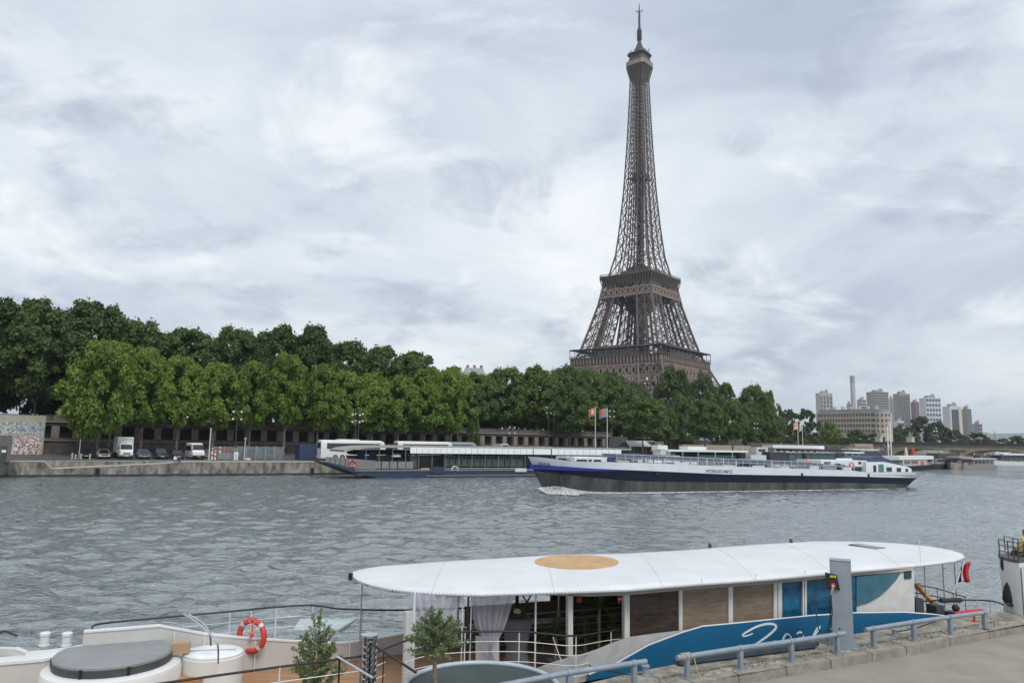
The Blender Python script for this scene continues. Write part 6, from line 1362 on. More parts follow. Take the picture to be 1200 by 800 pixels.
# ---- weeds in the joints
m = MB(); rs = random.Random(9)
for i in range(900):
    px = rs.uniform(770, 1180); y0 = interp([(770, 797), (864, 782), (1020, 757), (1200, 724)], px)+rs.gauss(0, 3.0); p = G(px, y0, 1.905)
    if rs.random() < .5: p = G(px, interp([(770, 795), (864, 779), (960, 765), (1200, 722)], px), 1.905)
    a = rs.uniform(0, 6.28); l = rs.uniform(.015, .05); w_ = .012; q = Vector((math.cos(a), math.sin(a), 0)); m.add([p-q*w_, p+q*w_, p+q*w_*.2+Vector((q.y*l, -q.x*l, l))], [(0, 1, 2)])
o = m.build('weeds', M('weed_green', (.16, .17, .06), .8, var=.4, scale=20)); o['kind'] = 'stuff'

# ---- steel barriers
bst = M('barrier_blue_grey', (.27, .32, .37), .42, metal=.35, var=.12, scale=5, bump=.08)
def barrier(tops, posts, label, extra=.0):
    pts = [G(x, y, 2.3) for x, y in tops]; t = thing('quay_barrier', (pts[0].x, pts[0].y, 1.9), label, 'barrier', 'low steel tube barriers on the quay')
    m = MB(); m.tube(pts, .05, 14); m.build('tube_rail', bst, t, smooth=True)
    for px, py in posts:
        # post under the rail at that pixel column
        r_ = ray(px, py); best = None
        for a, b in zip(pts, pts[1:]):
            k = r_.x/r_.y; f0 = a.x-k*a.y; f1 = b.x-k*b.y
            if f0*f1 <= 0: tt = f0/(f0-f1); best = a.lerp(b, tt); dd = (b-a).normalized()
        if best is None: best = pts[0].lerp(pts[-1], .05); dd = (pts[-1]-pts[0]).normalized()
        m = MB(); m.box((best.x, best.y, 1.9), (.10, .085, .36), math.atan2(dd.y, dd.x)); p_ = m.build('post', bst, t, bevel=.008)
        m = MB(); m.tube([best-dd*.035+Vector((0, 0, 0)), best+dd*.035], .062, 14); m.build('clamp', bst, p_, smooth=True)
        m = MB(); m.box((best.x, best.y, 1.9), (.2, .16, .015), math.atan2(dd.y, dd.x)); m.build('foot_plate', bst, p_)
barrier([(560, 808), (600, 800.5), (667, 787.5), (757, 774.5)], [(667, 790), (743, 778)], 'left one of the three low blue grey tube barriers, running down to the bottom edge')
barrier([(793, 770.5), (867, 759), (927, 751), (990, 741.5)], [(805, 771), (867.5, 760), (927, 751), (980.5, 742)], 'middle tube barrier, left of the square steel pillar, above the long dark beam')
barrier([(1014, 737.5), (1070, 728.5), (1113, 722.5), (1156, 717)], [(1023, 737), (1070, 729), (1113, 723), (1153, 718)], 'right tube barrier, between the square steel pillar and the white ship')
# rope wound on the middle barrier
m = MB(); a = G(798, 769.5, 2.3); b = G(812, 767.5, 2.3); dd = (b-a).normalized(); n = 90
m.tube([a+dd*(.24*i/n)+Vector((-dd.y*math.cos(i*.5), dd.x*math.cos(i*.5), math.sin(i*.5)))*.062 for i in range(n)]+[b+Vector((.02, -.03, -.05)), b+Vector((.05, -.06, -.22)), b+Vector((.12, -.1, -.38)), b+Vector((.4, -.12, -.395))], .011, 6)
tag(m.build('rope', M('rope_tan', (.4, .36, .28), .9)), 'thin rope wound round the left end of the middle barrier', 'rope')
# dark beam
t = thing('steel_beam', G(870, 775, 1.9), 'long dark blue steel beam lying on the quay behind the middle barrier', 'beam')
a = G(797, 781, 1.9); b = G(958, 760, 1.9); d = b-a; nv = Vector((-d.y, d.x, 0)).normalized(); m = MB(); m.frame(a+Vector((0, 0, .03)), d, nv*.22, (0, 0, .10)); m.build('beam', M('beam_navy', (.045, .06, .085), .5, var=.25, scale=3), t, bevel=.012)
m = MB()
for k in (.03, .35, .68, .97): p = a+d*k; m.frame(p-d.normalized()*.05, d.normalized()*.1, nv*.22, (0, 0, .03))
m.build('bearer_blocks', black, t)
m = MB(); m.tube([b+nv*.11+Vector((0, 0, .08)), b+nv*.11+d.normalized()*.12+Vector((0, 0, .08))], .05, 10); m.build('end_roller', black, t)
def bollard(px, py, h, r, label):
    p = G(px, py, 1.9); t = thing('mooring_bollard', p, label, 'bollard', 'small mooring bollards on the near quay'); m = MB(); m.lathe(p, [(r*1.25, 0), (r*1.25, .02), (r, .03), (r*.9, h*.75)], 18); m.build('shaft', bst, t, smooth=True); m = MB(); m.lathe(p, [(r*.9, h*.75), (r*1.2, h*.8), (r*1.2, h*.95), (r*.9, h)], 18); m.build('cap', bst, t, smooth=True)
bollard(756.5, 791, .2, .07, 'squat grey mooring bollard at the end of the left barrier'); bollard(1048.5, 744.5, .16, .06, 'squat grey mooring bollard under the right barrier')
m = MB(); m.tube([G(752, 789, 1.97), G(735, 790, 1.95), G(718, 786, 1.93), G(700, 783, 1.95), G(690, 779, 2.0)], .012, 6); m.tube([G(1046, 741, 1.97), G(1075, 735, 2.02), G(1095, 728, 2.1), NP.pt(1105, 722, -.2)], .014, 6)
tag(m.build('mooring_rope', black, smooth=True), 'dark mooring ropes running from the small bollards to the moored boat', 'rope')
m = MB(); p = G(1142, 728, 1.9); m.lathe(p, [(.07, 0), (.07, .015), (.03, .02), (.022, .17), (.06, .19), (.06, .21)], 14); tag(m.build('mooring_pin', redp, smooth=True), 'small red mooring pin behind the right barrier', 'mooring pin')
# ---- square pillar with socket panel
def pillar():
    base = G(993, 760, 1.9); t = thing('square_steel_pillar', base, 'tall grey square steel pillar standing on the quay in front of the blue hulled boat', 'pillar')
    pm = M('pillar_grey', (.27, .305, .34), .5, var=.12, scale=2, bump=.1); ang = R(-24); ax = Vector((math.cos(ang), math.sin(ang), 0)); ay = Vector((-ax.y, ax.x, 0))
    c = base+ay*.2-ax*.08; h = P(991, 656, c.y).z-1.9
    m = MB(); m.box((c.x, c.y, 1.9), (.44, .38, h), ang); m.build('shaft', pm, t, bevel=.012)
    m = MB(); m.box((c.x, c.y, 1.9+h+.001), (.45, .39, .012), ang); m.build('top_cap', bst, t)
    m = MB(); m.box((c.x, c.y, 1.9), (.6, .54, .02), ang); m.build('base_plate', bst, t)
    f = c-ay*.19-ax*.22    # lower left edge of the front face
    def on(u, z, o=0): return f+ax*u-ay*o+Vector((0, 0, z-1.9))
    zt = P(980, 671, c.y-.15).z; zb = P(980, 691, c.y-.15).z
    m = MB(); q = [on(-.10, zb, .012), on(.2, zb+.01, .012), on(.14, zt-.04, .012), on(-.10, zt, .012)]; m.add(q+[p-ay*-.02-ay*.05 for p in q], [(0, 1, 2, 3), (7, 6, 5, 4), (0, 4, 5, 1), (1, 5, 6, 2), (2, 6, 7, 3), (3, 7, 4, 0)]); pn = m.build('socket_panel', M('panel_black', (.02, .02, .022), .4), t)
    ym = M('sticker_yellow', (.7, .62, .04), .5)
    for k in range(3): m = MB(); a = on(-.0+k*.045, zt-.10, .055); m.frame(a, ax*.03, -ay*.006, ax*.012+Vector((0, 0, .05))); m.build('yellow_mark', ym, pn)
    s = on(.06, zb+.11, .05); m = MB(); m.tube([s, s-ay*.09], .055, 16); m.build('red_socket', redp, pn, smooth=True); m = MB(); m.tube([s-ay*.09, s-ay*.1], .025, 12); m.build('socket_face', offw, pn)
    m = MB(); m.tube([s-ay*.07+Vector((0, 0, -.04)), s-ay*.1+Vector((-.03, 0, -.12)), s-ay*.08+Vector((-.05, 0, -.2))], .028, 10); m.build('plug', M('plug_grey', (.25, .25, .25), .5), pn, smooth=True)
    m = MB(); p = on(.16, 1.9+.42, .002); m.tube([p, p-ay*.01], .018, 10); m.build('bolt_hole', black, t)
    m = MB(); e = s-ay*.08+Vector((-.05, 0, -.2)); m.tube([e, e+Vector((-.02, 0, -.3)), e+Vector((-.05, .02, -.6)), e+Vector((-.1, .05, -.86)), e+Vector((-.16, .1, -.95)), e+Vector((-.22, .2, -.8)), e+Vector((-.24, .3, -.4)), e+Vector((-.26, .5, -.22))], .014, 8)
    m.tube([e+Vector((0, .02, .0)), e+Vector((.01, 0, -.35)), e+Vector((-.03, .0, -.7)), e+Vector((-.12, .02, -.98))], .012, 8)
    tag(m.build('power_cable', rblk, smooth=True), 'black power cable hanging in a loop from the socket on the square pillar', 'cable')
pillar()

# ================================================================ the moored restaurant boat
def px_rail(t, name, tops, z, r, mat, n=8, par=None):
    m = MB(); m.tube([G(x, y, z) for x, y in tops], r, n); return m.build(name, mat, par or t, smooth=True)
def smooth_pts(pts, k=6):
    out = []; n = len(pts)
    for i in range(n-1):
        p0 = pts[max(i-1, 0)]; p1 = pts[i]; p2 = pts[i+1]; p3 = pts[min(i+2, n-1)]
        for j in range(k):
            u = j/k; out.append(p1*.5*2*1.0 if False else (p1*2+(p2-p0)*u+(p0*2-p1*5+p2*4-p3)*u*u+(p1*3-p0-p2*3+p3)*u**3)*.5)
    out.append(pts[-1]); return out
def near_boat():
    t = thing('moored_restaurant_boat', NP.at(4, 2.5, 0), 'long white boat with a flat white roof and blue hull side moored in the foreground', 'restaurant boat')
    nzf0 = lambda x: interp([(0, 2.4), (600, 2.4), (720, 2.13)], x)
    # hull body: plan outline from the far side to the near side
    far = [Vector((-16, 13.0, 0)), Vector((-10.7, 15.3, 0)), Vector((-9.2, 15.9, 0)), Vector((-7.8, 16.4, 0)), Vector((-6.1, 17.15, 0)), G(345, 767, DK), G(420, 765, DK), Vector((1.0, 20.9, 0)), Vector((6.5, 23.6, 0)), Vector((12.0, 25.6, 0)), Vector((14.5, 24.6, 0))]
    near = [NP.at(15.4, -.2, 0), NP.at(14.0, -.22, 0), NP.at(8, -.22, 0), NP.at(2, -.22, 0), NP.at(.8, -.22, 0)]+[G(x, y+3, nzf0(x)) for x, y in ((600, 739), (545, 742), (500, 748), (465, 760), (430, 771), (330, 785), (180, 805))]+[Vector((-9, 11.2, 0)), Vector((-16, 9.5, 0))]
    poly = [(p.x, p.y) for p in far+near]
    m = MB(); m.prism(poly, -.7, DK-.03); m.build('hull', nwhite, t)
    m = MB(); m.prism(poly, DK-.026, DK); m.build('deck', teak, t)
    # far bulwark, running from the bow at the left
    fp = [(Vector((-16, 13.0, 0)), 2.12), (Vector((-10.7, 15.3, 0)), 2.09)]
    def wall_strip(nm, pts, zb, th, mat, cap=None, cw=.09):
        m = MB(); c = MB()
        for (a, za), (b, zb_) in zip(pts, pts[1:]):
            d = (b-a).normalized(); nv = Vector((-d.y, d.x, 0)); A = Vector((a.x, a.y, 0)); B_ = Vector((b.x, b.y, 0))
            q = [A+Vector((0, 0, zb)), B_+Vector((0, 0, zb)), B_+Vector((0, 0, zb_)), A+Vector((0, 0, za))]
            m.add(q+[p+nv*th for p in q], [(0, 1, 2, 3), (7, 6, 5, 4), (3, 2, 6, 7), (0, 3, 7, 4), (1, 5, 6, 2)])
            if cap: q = [A-nv*.02+Vector((0, 0, za)), B_-nv*.02+Vector((0, 0, zb_)), B_+nv*cw+Vector((0, 0, zb_)), A+nv*cw+Vector((0, 0, za))]; c.add(q+[p+Vector((0, 0, .035)) for p in q], [(0, 1, 2, 3), (4, 5, 6, 7), (0, 1, 5, 4), (1, 2, 6, 5), (2, 3, 7, 6), (3, 0, 4, 7)])
        m.build(nm, mat, t)
        if cap: c.build('bulwark_cap', cap, t)
    wall_strip('bulwark', [(Vector((-16, 13.0, 0)), 2.1), (Vector((-10.7, 15.3, 0)), 2.07), (P(20, 745, 15.35), 2.05), (P(32, 749, 15.4), 1.97)], DK, .06, ngrey, nwhite)
    up = [(P(98, 741, 15.9), P(98, 741, 15.9).z), (P(140, 738, 16.15), P(140, 738, 16.15).z), (P(187, 734, 16.45), P(187, 734, 16.45).z)]
    wall_strip('raised_bulwark', up, DK, .07, ngrey, nwhite, .12)
    dn = [(P(x, y, Y), P(x, y, Y).z) for x, y, Y in ((187, 734, 16.45), (213, 738.5, 16.65), (240, 743.5, 16.85), (285, 748, 17.15), (320, 750.5, 17.45), (365, 753, 17.9), (400, 754, 18.2), (425, 752, 18.4), (480, 742, 18.9), (560, 735, 19.8), (640, 728, 20.6))]
    wall_strip('bulwark', dn, DK, .05, ngrey, nwhite)
    m = MB()
    for x, y0, Y in ((205, 740, 16.55), (240, 745, 16.83), (300, 751, 17.25), (360, 754, 17.85), (410, 754, 18.25)): a = P(x, y0, Y-.03); m.beam(a, (a.x, a.y, DK), .025)
    m.build('bulwark_stays', nwhite, t)
    # covering board with the two pairs of bitts at the bow
    lz = 1.93; m = MB(); pf = [P(x, 752, Y) for x, Y in ((-60, 14.9), (0, 15.25), (60, 15.6), (98, 15.88))]; pn = [p+Vector((.12, -.42, 0)) for p in pf]; pn[-1] = pf[-1]+Vector((.05, -.15, 0))
    for i in range(3):
        q = [pf[i], pf[i+1], pn[i+1], pn[i]]; q = [Vector((p.x, p.y, lz)) for p in q]; m.add(q+[p-Vector((0, 0, .05)) for p in q], [(3, 2, 1, 0), (4, 5, 6, 7), (2, 3, 7, 6), (0, 1, 5, 4), (1, 2, 6, 5), (3, 0, 4, 7)])
    m.build('covering_board', nwhite, t)
    m = MB()
    for i in range(3):
        a, b = pn[i]+Vector((0, .03, 0)), pn[i+1]+Vector((0, .03, 0)); m.add([(a.x, a.y, DK), (b.x, b.y, DK), (b.x, b.y, lz-.05), (a.x, a.y, lz-.05), (a.x, a.y+.05, DK), (b.x, b.y+.05, DK), (b.x, b.y+.05, lz-.05), (a.x, a.y+.05, lz-.05)], [(0, 1, 2, 3), (7, 6, 5, 4)])
    m.build('inner_bow_wall', ngrey, t)
    for px in (51.5, 77.5): p = G(px, 756, lz); m = MB(); m.lathe(p, [(.1, 0), (.1, .02), (.088, .03), (.085, .19), (.10, .2), (.10, .25), (.085, .265)], 18); m.build('bitt', nwhite, t, smooth=True)
    wall_strip('slotted_rail', [(P(32, 749, 15.4), 2.0), (P(60, 750, 15.6), 1.99), (P(98, 745, 15.88), 2.02)], 1.93, .03, nwhite)
    # far railing
    far_r = smooth_pts([G(x, y, 2.2) for x, y in ((108, 736.5), (120, 730), (215, 721), (270, 716), (325, 710.8), (367, 708.8), (400, 713), (475, 714.5), (545, 712))], 4)
    m = MB(); m.tube(far_r, .022, 8); m.build('handrail', rblk, t, smooth=True)
    for px, yt in ((270, 716), (324, 710.8), (367, 708.8), (295, 713.4), (425, 713.6)):
        a = G(px, yt, 2.2); m = MB(); m.tube([a, (a.x, a.y, 1.45 if px != 324 else DK)], .014 if px != 324 else .02, 6); m.build('stanchion', nwhite, t)
    for z in (1.95, 1.72): m = MB(); m.tube([Vector((p.x, p.y, z)) for p in far_r[8:]], .005, 5); m.build('guard_wire', steel, t)
    m = MB(); m.tube(smooth_pts([P(-10, 741, 15.2), P(3, 739.5, 15.3), P(8, 739.5, 15.32), P(20, 744.5, 15.35)], 4), .02, 8); m.build('handrail', rblk, t, smooth=True)
    m = MB(); a = P(36, 735, 15.4); m.tube([a, P(32, 747, 15.4)], .012, 6); m.build('bow_pin', steel, t)
    # near railing, curved round the entrance
    nr = [(180, 801.5), (250, 791.5), (330, 780.5), (400, 771.5), (430, 767), (452, 759), (475, 750.5), (500, 744), (545, 740), (608, 739.5), (640, 742), (675, 744.5), (716, 738.5), (780, 732.2), (840, 727.2), (900, 721.5), (960, 716), (1010, 709), (1060, 706), (1098, 703), (1125, 702.5), (1160, 703.5), (1176, 708)]
    nzf = lambda x: interp([(0, 2.4), (600, 2.4), (720, 2.13), (1300, 2.1)], x); npt = smooth_pts([G(x, y, nzf(x)) for x, y in nr], 5)
    m = MB(); m.tube(npt, .021, 8); m.build('handrail', rblk, t, smooth=True)
    mid = smooth_pts([G(x, y, nzf(x)) for x, y in nr[6:14]], 6)
    for z in (.20, .40, .60, .82): m = MB(); m.tube([Vector((p.x, p.y, p.z-z)) for p in mid], .0085, 6); m.build('rail_bar', nwhite, t, smooth=True)
    lft = smooth_pts([G(x, y, nzf(x)) for x, y in nr[1:6]], 6)
    for z in (.25, .48, .7): m = MB(); m.tube([Vector((p.x, p.y, p.z-z)) for p in lft], .0085, 6); m.build('rail_bar', nwhite, t, smooth=True)
    for px, yt in ((545, 740), (608.5, 739.5), (675, 744.5), (716, 738.5), (760, 734), (820, 729), (858, 726), (893, 722.5), (925, 719.5), (1018, 708.6), (1047, 706.8), (1075, 705), (1102, 703), (1123, 702.6), (1145, 703), (1160, 703.5), (328, 781), (398, 772), (450, 760)):
        a = G(px, yt, nzf(px)); m = MB(); m.tube([a, (a.x, a.y, DK)], .0125, 6); m.build('stanchion', nwhite if px > 460 or px < 390 else rblk, t)
    m = MB(); m.tube([G(648, 746, 2.2), G(658, 775, 1.75)], .008, 6); m.build('brace', nwhite, t)
    for pts in (((1072, 684), (1098, 689), (1132, 699.5)), ((1072, 694), (1100, 699), (1125, 706))):
        m = MB(); m.tube([P(x, y, 22.6) for x, y in pts], .018, 6); m.build('stern_rail', rblk, t, smooth=True)
    for x, y in ((1074, 685), (1098, 689), (1117, 694.5), (1131, 699)): m = MB(); a = P(x, y, 22.6); m.tube([a, (a.x, a.y, DK)], .014, 6); m.build('stanchion', steel, t)
    # blue side board with white trim, and the white quarter in front of the saloon
    top_b = [(690, 790), (722, 777), (760, 755.5), (800, 740.5), (823, 733.5), (860, 730), (900, 726), (950, 721), (1000, 717.8), (1060, 717), (1095, 719.5), (1116, 722.5)]
    m = MB(); NP.poly(m, top_b+[(1116, 775), (690, 860)], -.22, -.17); sb = m.build('blue_side_board', hblue, t)
    m = MB(); m.tube([NP.pt(x, y, -.2) for x, y in top_b], .022, 6); m.build('trim', nwhite, sb, smooth=True)
    m = MB(); NP.poly(m, [(622, 787), (640, 779), (655, 774), (666, 771), (682, 767), (700, 761), (720, 752.5), (738, 746.5), (770, 742), (810, 737.5), (860, 733), (900, 729), (960, 723), (1000, 720), (1000, 760), (800, 800), (622, 830)], -.1, -.05); m.build('white_quarter', M('quarter_grey', (.44, .44, .43), .5), t)
    # script on the blue board
    sc = M('script_white', (.72, .76, .78), .5); 
    def stroke(pts, w0, w1=None):
        scr = MB()
        q = [Vector((x, y, 0)) for x, y in pts]; q = smooth_pts(q, 7); n = len(q)
        for i in range(n-1):
            a, b = q[i], q[i+1]; u = i/n; w_ = lerp(w0, w1 or w0, u)*(.55+.45*math.sin(math.pi*min(1, max(0, u*1.0))))
            d = (b-a).normalized() if (b-a).length > 0 else Vector((1, 0, 0)); nv = Vector((-d.y, d.x, 0))*w_/2
            pp = [a-nv, b-nv, b+nv, a+nv]; v = [NP.pt(p.x, p.y, -.226-(i % 2)*.0006) for p in pp]; scr.add(v, [(0, 1, 2, 3)])
        scr.build('script_stroke', sc, sb)
    S = lambda x, y: (860+x/8.571, 700+y/8.575)
    stroke([S(190, 355), S(150, 375), S(100, 385), S(90, 370), S(150, 330), S(240, 285), S(330, 262), S(400, 265), S(425, 290), S(400, 330), S(330, 390), S(250, 445), S(200, 480), S(150, 520)], 2.3, 3.2)
    stroke([S(150, 520), S(230, 500), S(300, 510), S(360, 480), S(400, 440), S(430, 435)], 2)
    stroke([S(560, 375), S(530, 362), S(500, 400), S(495, 440), S(515, 480), S(550, 470)], 2.6); stroke([S(560, 375), S(575, 400), S(560, 440), S(530, 455), S(505, 430)], 1.6)
    stroke([S(590, 470), S(620, 430), S(650, 405), S(690, 400), S(700, 380), S(680, 440), S(710, 450)], 1.9); stroke([S(630, 365), S(655, 345), S(685, 350)], 2.3)
    stroke([S(710, 450), S(760, 430), S(830, 350), S(865, 295), S(850, 290), S(810, 350), S(790, 430), S(830, 440)], 1.9); stroke([S(830, 440), S(880, 420), S(900, 395), S(905, 440), S(940, 420)], 1.7)
    stroke([S(965, 312), S(975, 308), S(980, 318)], 2.2); stroke([S(940, 420), S(965, 360), S(970, 420), S(1000, 410)], 1.7)
    # roof
    out = [(410, 673.5), (418, 679), (430, 684), (460, 690.5), (500, 694.5), (560, 696.2), (640, 693.5), (735, 690.5), (800, 685), (900, 678), (980, 670.5), (1060, 664), (1098, 660), (1122, 656.5), (1131, 653), (1128, 648.5), (1112, 643.5), (1085, 639), (1050, 636), (1010, 634), (960, 633.5), (900, 636.5), (850, 640), (800, 644.2), (740, 647.5), (640, 650), (560, 655), (500, 658.5), (450, 662.5), (425, 666), (412, 670)]
    pts = [G(x, y, RZ_) for x, y in out]; c = sum(pts, Vector())/len(pts); n = len(pts)
    rings = []
    near_i = list(range(0, 15)); far_i = [0]+list(range(30, 14, -1))
    def along(idx, u):
        P_ = [pts[i] for i in idx]; Ls = [0]
        for a, b in zip(P_, P_[1:]): Ls.append(Ls[-1]+(b-a).length)
        s = u*Ls[-1]
        for i in range(len(P_)-1):
            if s <= Ls[i+1]+1e-6: return P_[i].lerp(P_[i+1], (s-Ls[i])/max(1e-6, Ls[i+1]-Ls[i]))
        return P_[-1]
    K = 60; J = 12; vs = []; rs = random.Random(4)
    for i in range(K+1):
        u = i/K; a = along(near_i, u); b = along(far_i, u)
        for j in range(J+1):
            v = j/J; p = a.lerp(b, v); p.z = RZ_+.11*(1-(2*v-1)**2)*min(1, 6*u, 6*(1-u))+.006*math.sin(i*.8+j)*math.sin(j*1.3); vs.append(p)
    fs = [(i*(J+1)+j, (i+1)*(J+1)+j, (i+1)*(J+1)+j+1, i*(J+1)+j+1) for i in range(K) for j in range(J)]
    m = MB(); m.add(vs, fs); rf = m.build('roof', roofw, t, smooth=True); sm = rf.modifiers.new('th', 'SOLIDIFY'); sm.thickness = .05; sm.offset = -1
    m = MB(); edge = [along(near_i, i/K) for i in range(K+1)]; m.tube([p+Vector((0, 0, -.03)) for p in edge], .022, 6); m.tube([along(far_i, i/K)+Vector((0, 0, -.03)) for i in range(K+1)], .022, 6); m.build('edge_rope', M('edge_grey', (.35, .35, .36), .6), rf)
    m = MB()
    for i in range(0, 4*K): p = along(near_i, i/(4*K)); m.box(p-Vector((0, 0, .05)), (.018, .018, .05))
    o = m.build('edge_lacing', dgrey, rf); o['kind'] = 'stuff'
    for i in (9, 17, 25, 33, 41, 49):      # welded seams of the sheet
        m = MB(); m.tube([Vector(vs[i*(J+1)+j])+Vector((0, 0, .001)) for j in range(J+1)], .005, 5); m.build('seam', M('roof_seam', (.42, .43, .44), .6), rf)
    m = MB(); q = [G(676+49*math.cos(a)-2*math.sin(a), 658+8.3*math.sin(a)*-1, RZ_+.118) for a in np.linspace(0, 2*math.pi, 49)[:-1]]; q = [Vector((p.x, p.y, RZ_+.123)) for p in q]; m.add([p for p in q]+[p-Vector((0, 0, .03)) for p in q], [tuple(range(48))]+[(i, i+48, (i+1) % 48+48, (i+1) % 48) for i in range(48)]); m.build('orange_disc', M('disc_orange', (.50, .31, .15), .7, var=.16, scale=2), rf); m = MB(); m.tube([G(663, 651.2, RZ_+.126), G(680, 658, RZ_+.126), G(700, 666, RZ_+.126)], .006, 4); m.build('disc_seam', M('roof_seam', (.42, .43, .44), .6), rf)
    m = MB(); q = [(994.5, 637.2), (1003, 636.2), (1038, 641.2), (1026, 642.6)]; m.add([G(x, y, RZ_+.13) for x, y in q]+[G(x, y, RZ_+.09) for x, y in q], [(0, 1, 2, 3), (0, 4, 5, 1), (1, 5, 6, 2), (2, 6, 7, 3), (3, 7, 4, 0)]); m.build('skylight', glassd, rf)
    for x, y, h in ((822.5, 683, .11), (885.5, 678, .12), (943.5, 672.5, .10)): a = G(x, y, RZ_+.02); m = MB(); m.tube([a, a+Vector((0, 0, h))], .006, 5); m.build('roof_pin', steel, rf)
    for x, y, h in ((1079, 660, .62),): a = G(x, y, RZ_+.02); m = MB(); m.tube([a, a+Vector((0, 0, h))], .009, 5); m.build('antenna', nwhite, rf)
    for x, y in ((832, 641.5), (927, 636)): a = G(x, y, RZ_); m = MB(); m.lathe(a, [(.05, 0), (.06, .08), (.04, .14)], 8); m.build('roof_vent', dgrey, rf)
    m = MB(); a = P(411, 675, 17.6); m.box(a-Vector((0, 0, .08)), (.09, .09, .16)); m.build('corner_lamp', rblk, rf)
    # fascia and saloon wall
    m = MB(); NP.poly(m, [(634, 692.5), (735, 690.5), (800, 685.5), (900, 678.5), (980, 671), (1071, 663.5), (1071, 668), (980, 676), (900, 684), (800, 691), (735, 697), (690, 698.5), (640, 697)], .1, .2); m.build('fascia', beige, t)
    fr = M('frame_white', (.60, .59, .56), .5)
    def quad(nm, pts, o0, o1, mat, par=None): m = MB(); NP.poly(m, pts, o0, o1); return m.build(nm, mat, par or t)
    for a, b, y0, y1 in ((666, 671.5, 696, 772), (732, 738, 696, 748), (796, 800, 690, 741), (854, 859, 686, 734), (907, 911, 682, 729), (912, 916.5, 681.5, 728.5), (940.8, 942.5, 679, 726), (943.5, 945.5, 679, 725)):
        quad('window_post', [(a, y0), (b, y0-.5), (b, y1), (a, y1)], .1, .22, fr)
    blind = M('blind_brown', (.25, .19, .14), .10, var=.12, scale=2.5, stretch=(1, 1, 7), col2=(.20, .155, .115)); dbl = M('window_brown_dark', (.055, .04, .032), .1, var=.5, scale=3.5, stretch=(1, 1, 5)); gbl = M('window_blue', (.012, .09, .17), .08, var=.7, scale=2.2)
    quad('saloon_window', [(738, 696.5), (796, 691.5), (796, 744), (738, 752)], .15, .17, dbl); quad('saloon_window', [(800, 691), (854, 686.5), (854, 740), (800, 744)], .15, .17, blind); quad('saloon_window', [(859, 686), (907, 682), (907, 735), (859, 739)], .15, .17, blind)
    quad('saloon_window', [(916.5, 681.5), (940.8, 679.5), (940.8, 731), (916.5, 733)], .15, .17, gbl); quad('saloon_window', [(945.5, 679), (1004, 674), (1004, 726), (945.5, 731)], .15, .17, gbl)
    quad('aft_wall', [(1003.8, 675), (1071, 667.5), (1072, 719), (1003.8, 724)], .16, .22, fr)
    quad('aft_window', [(1003.9, 675.2), (1056, 670.2), (1050, 680), (1040, 690.5), (1030, 699), (1017, 706), (1003.9, 709)], .12, .155, M('window_slate_blue', (.05, .15, .2), .12, var=.3, scale=1.2)); quad('aft_vent', [(1060.3, 669.3), (1068.3, 668.6), (1068.3, 677.4), (1060.3, 678)], .13, .155, M('vent_dark', (.025, .05, .065), .4))
    m = MB(); a = NP.pt(1071, 700, .2); b = a+NP.n*4.6; m.add([(a.x, a.y, DK), (b.x, b.y, DK), (b.x, b.y, RZ_-.06), (a.x, a.y, RZ_-.06), (a.x-.1, a.y, DK), (b.x-.1, b.y, DK), (b.x-.1, b.y, RZ_-.06), (a.x-.1, a.y, RZ_-.06)], [(0, 1, 2, 3), (7, 6, 5, 4), (3, 2, 6, 7), (0, 3, 7, 4), (1, 5, 6, 2)]); m.build('aft_bulkhead', fr, t)
    s0 = NP.sz(738, 700, .2)[0]; s1 = NP.sz(1070, 700, .2)[0]
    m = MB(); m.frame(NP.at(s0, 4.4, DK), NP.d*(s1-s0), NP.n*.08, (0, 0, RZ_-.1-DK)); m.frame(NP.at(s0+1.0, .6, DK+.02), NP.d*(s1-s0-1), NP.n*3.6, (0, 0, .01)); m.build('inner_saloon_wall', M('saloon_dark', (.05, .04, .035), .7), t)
    for k in range(6): m = MB(); m.box(NP.at(s0+.5+k*1.3, 1.2, DK), (.5, .5, .75), NP.ang); m.box(NP.at(s0+.5+k*1.3, 1.2, DK+.75), (.75, .6, .03), NP.ang); m.build('saloon_table', M('saloon_wood', (.15, .09, .05), .5), t)
    # open lounge between the curtains and the saloon: posts, inner screen
    for px, yt, yb, r_ in ((628, 694, 742, .02), (486, 694, 770, .026), (549, 696, 768, .02), (542.5, 696, 735, .014), (552.5, 696, 735, .010)):
        a = NP.pt(px, yt, .25); m = MB(); m.tube([a, (a.x, a.y, DK)], r_, 8); m.build('roof_post', nwhite if px != 549 else rblk, t)
    for px, yt, Y in ((424.5, 684, 17.9), (1083, 661.5, 21.6), (1104.5, 659, 22.2), (1118, 655, 23.5)): a = P(px, yt, Y); m = MB(); m.tube([a, (a.x, a.y, DK)], .016, 8); m.build('roof_post', steel, t)
    for k in range(1, 5): a = NP.at(-2.0+k*2.9, 4.0, RZ_-.05); m = MB(); m.tube([a, (a.x, a.y, DK)], .03, 8); m.build('roof_post', beige, t)
    m = MB(); m.frame(NP.at(NP.sz(478, 700, .4)[0], .45, DK), NP.d*.2, NP.n*.2, (0, 0, P(482, 712, 16.3).z-DK)); m.build('entrance_pillar', nwhite, t)
    quad('lounge_low_wall', [(558, 745), (585, 745), (585, 778), (558, 778)], .5, .56, ngrey)
    m = MB(); m.frame(NP.at(1.2, 4.3, DK), NP.d*3.9, NP.n*.06, (0, 0, .8)); m.build('far_low_wall', M('slat_brown', (.10, .075, .055), .7, var=.4, scale=3, stretch=(1, 1, 9)), t)
    m = MB()
    for z in (1.3, 1.47, 1.64, 1.81, 1.98): m.tube([NP.at(.9, 2.9, z), NP.at(5.6, 2.9, z)], .022, 6)
    m.build('slatted_screen', M('slat_tan', (.28, .24, .15), .6), t)
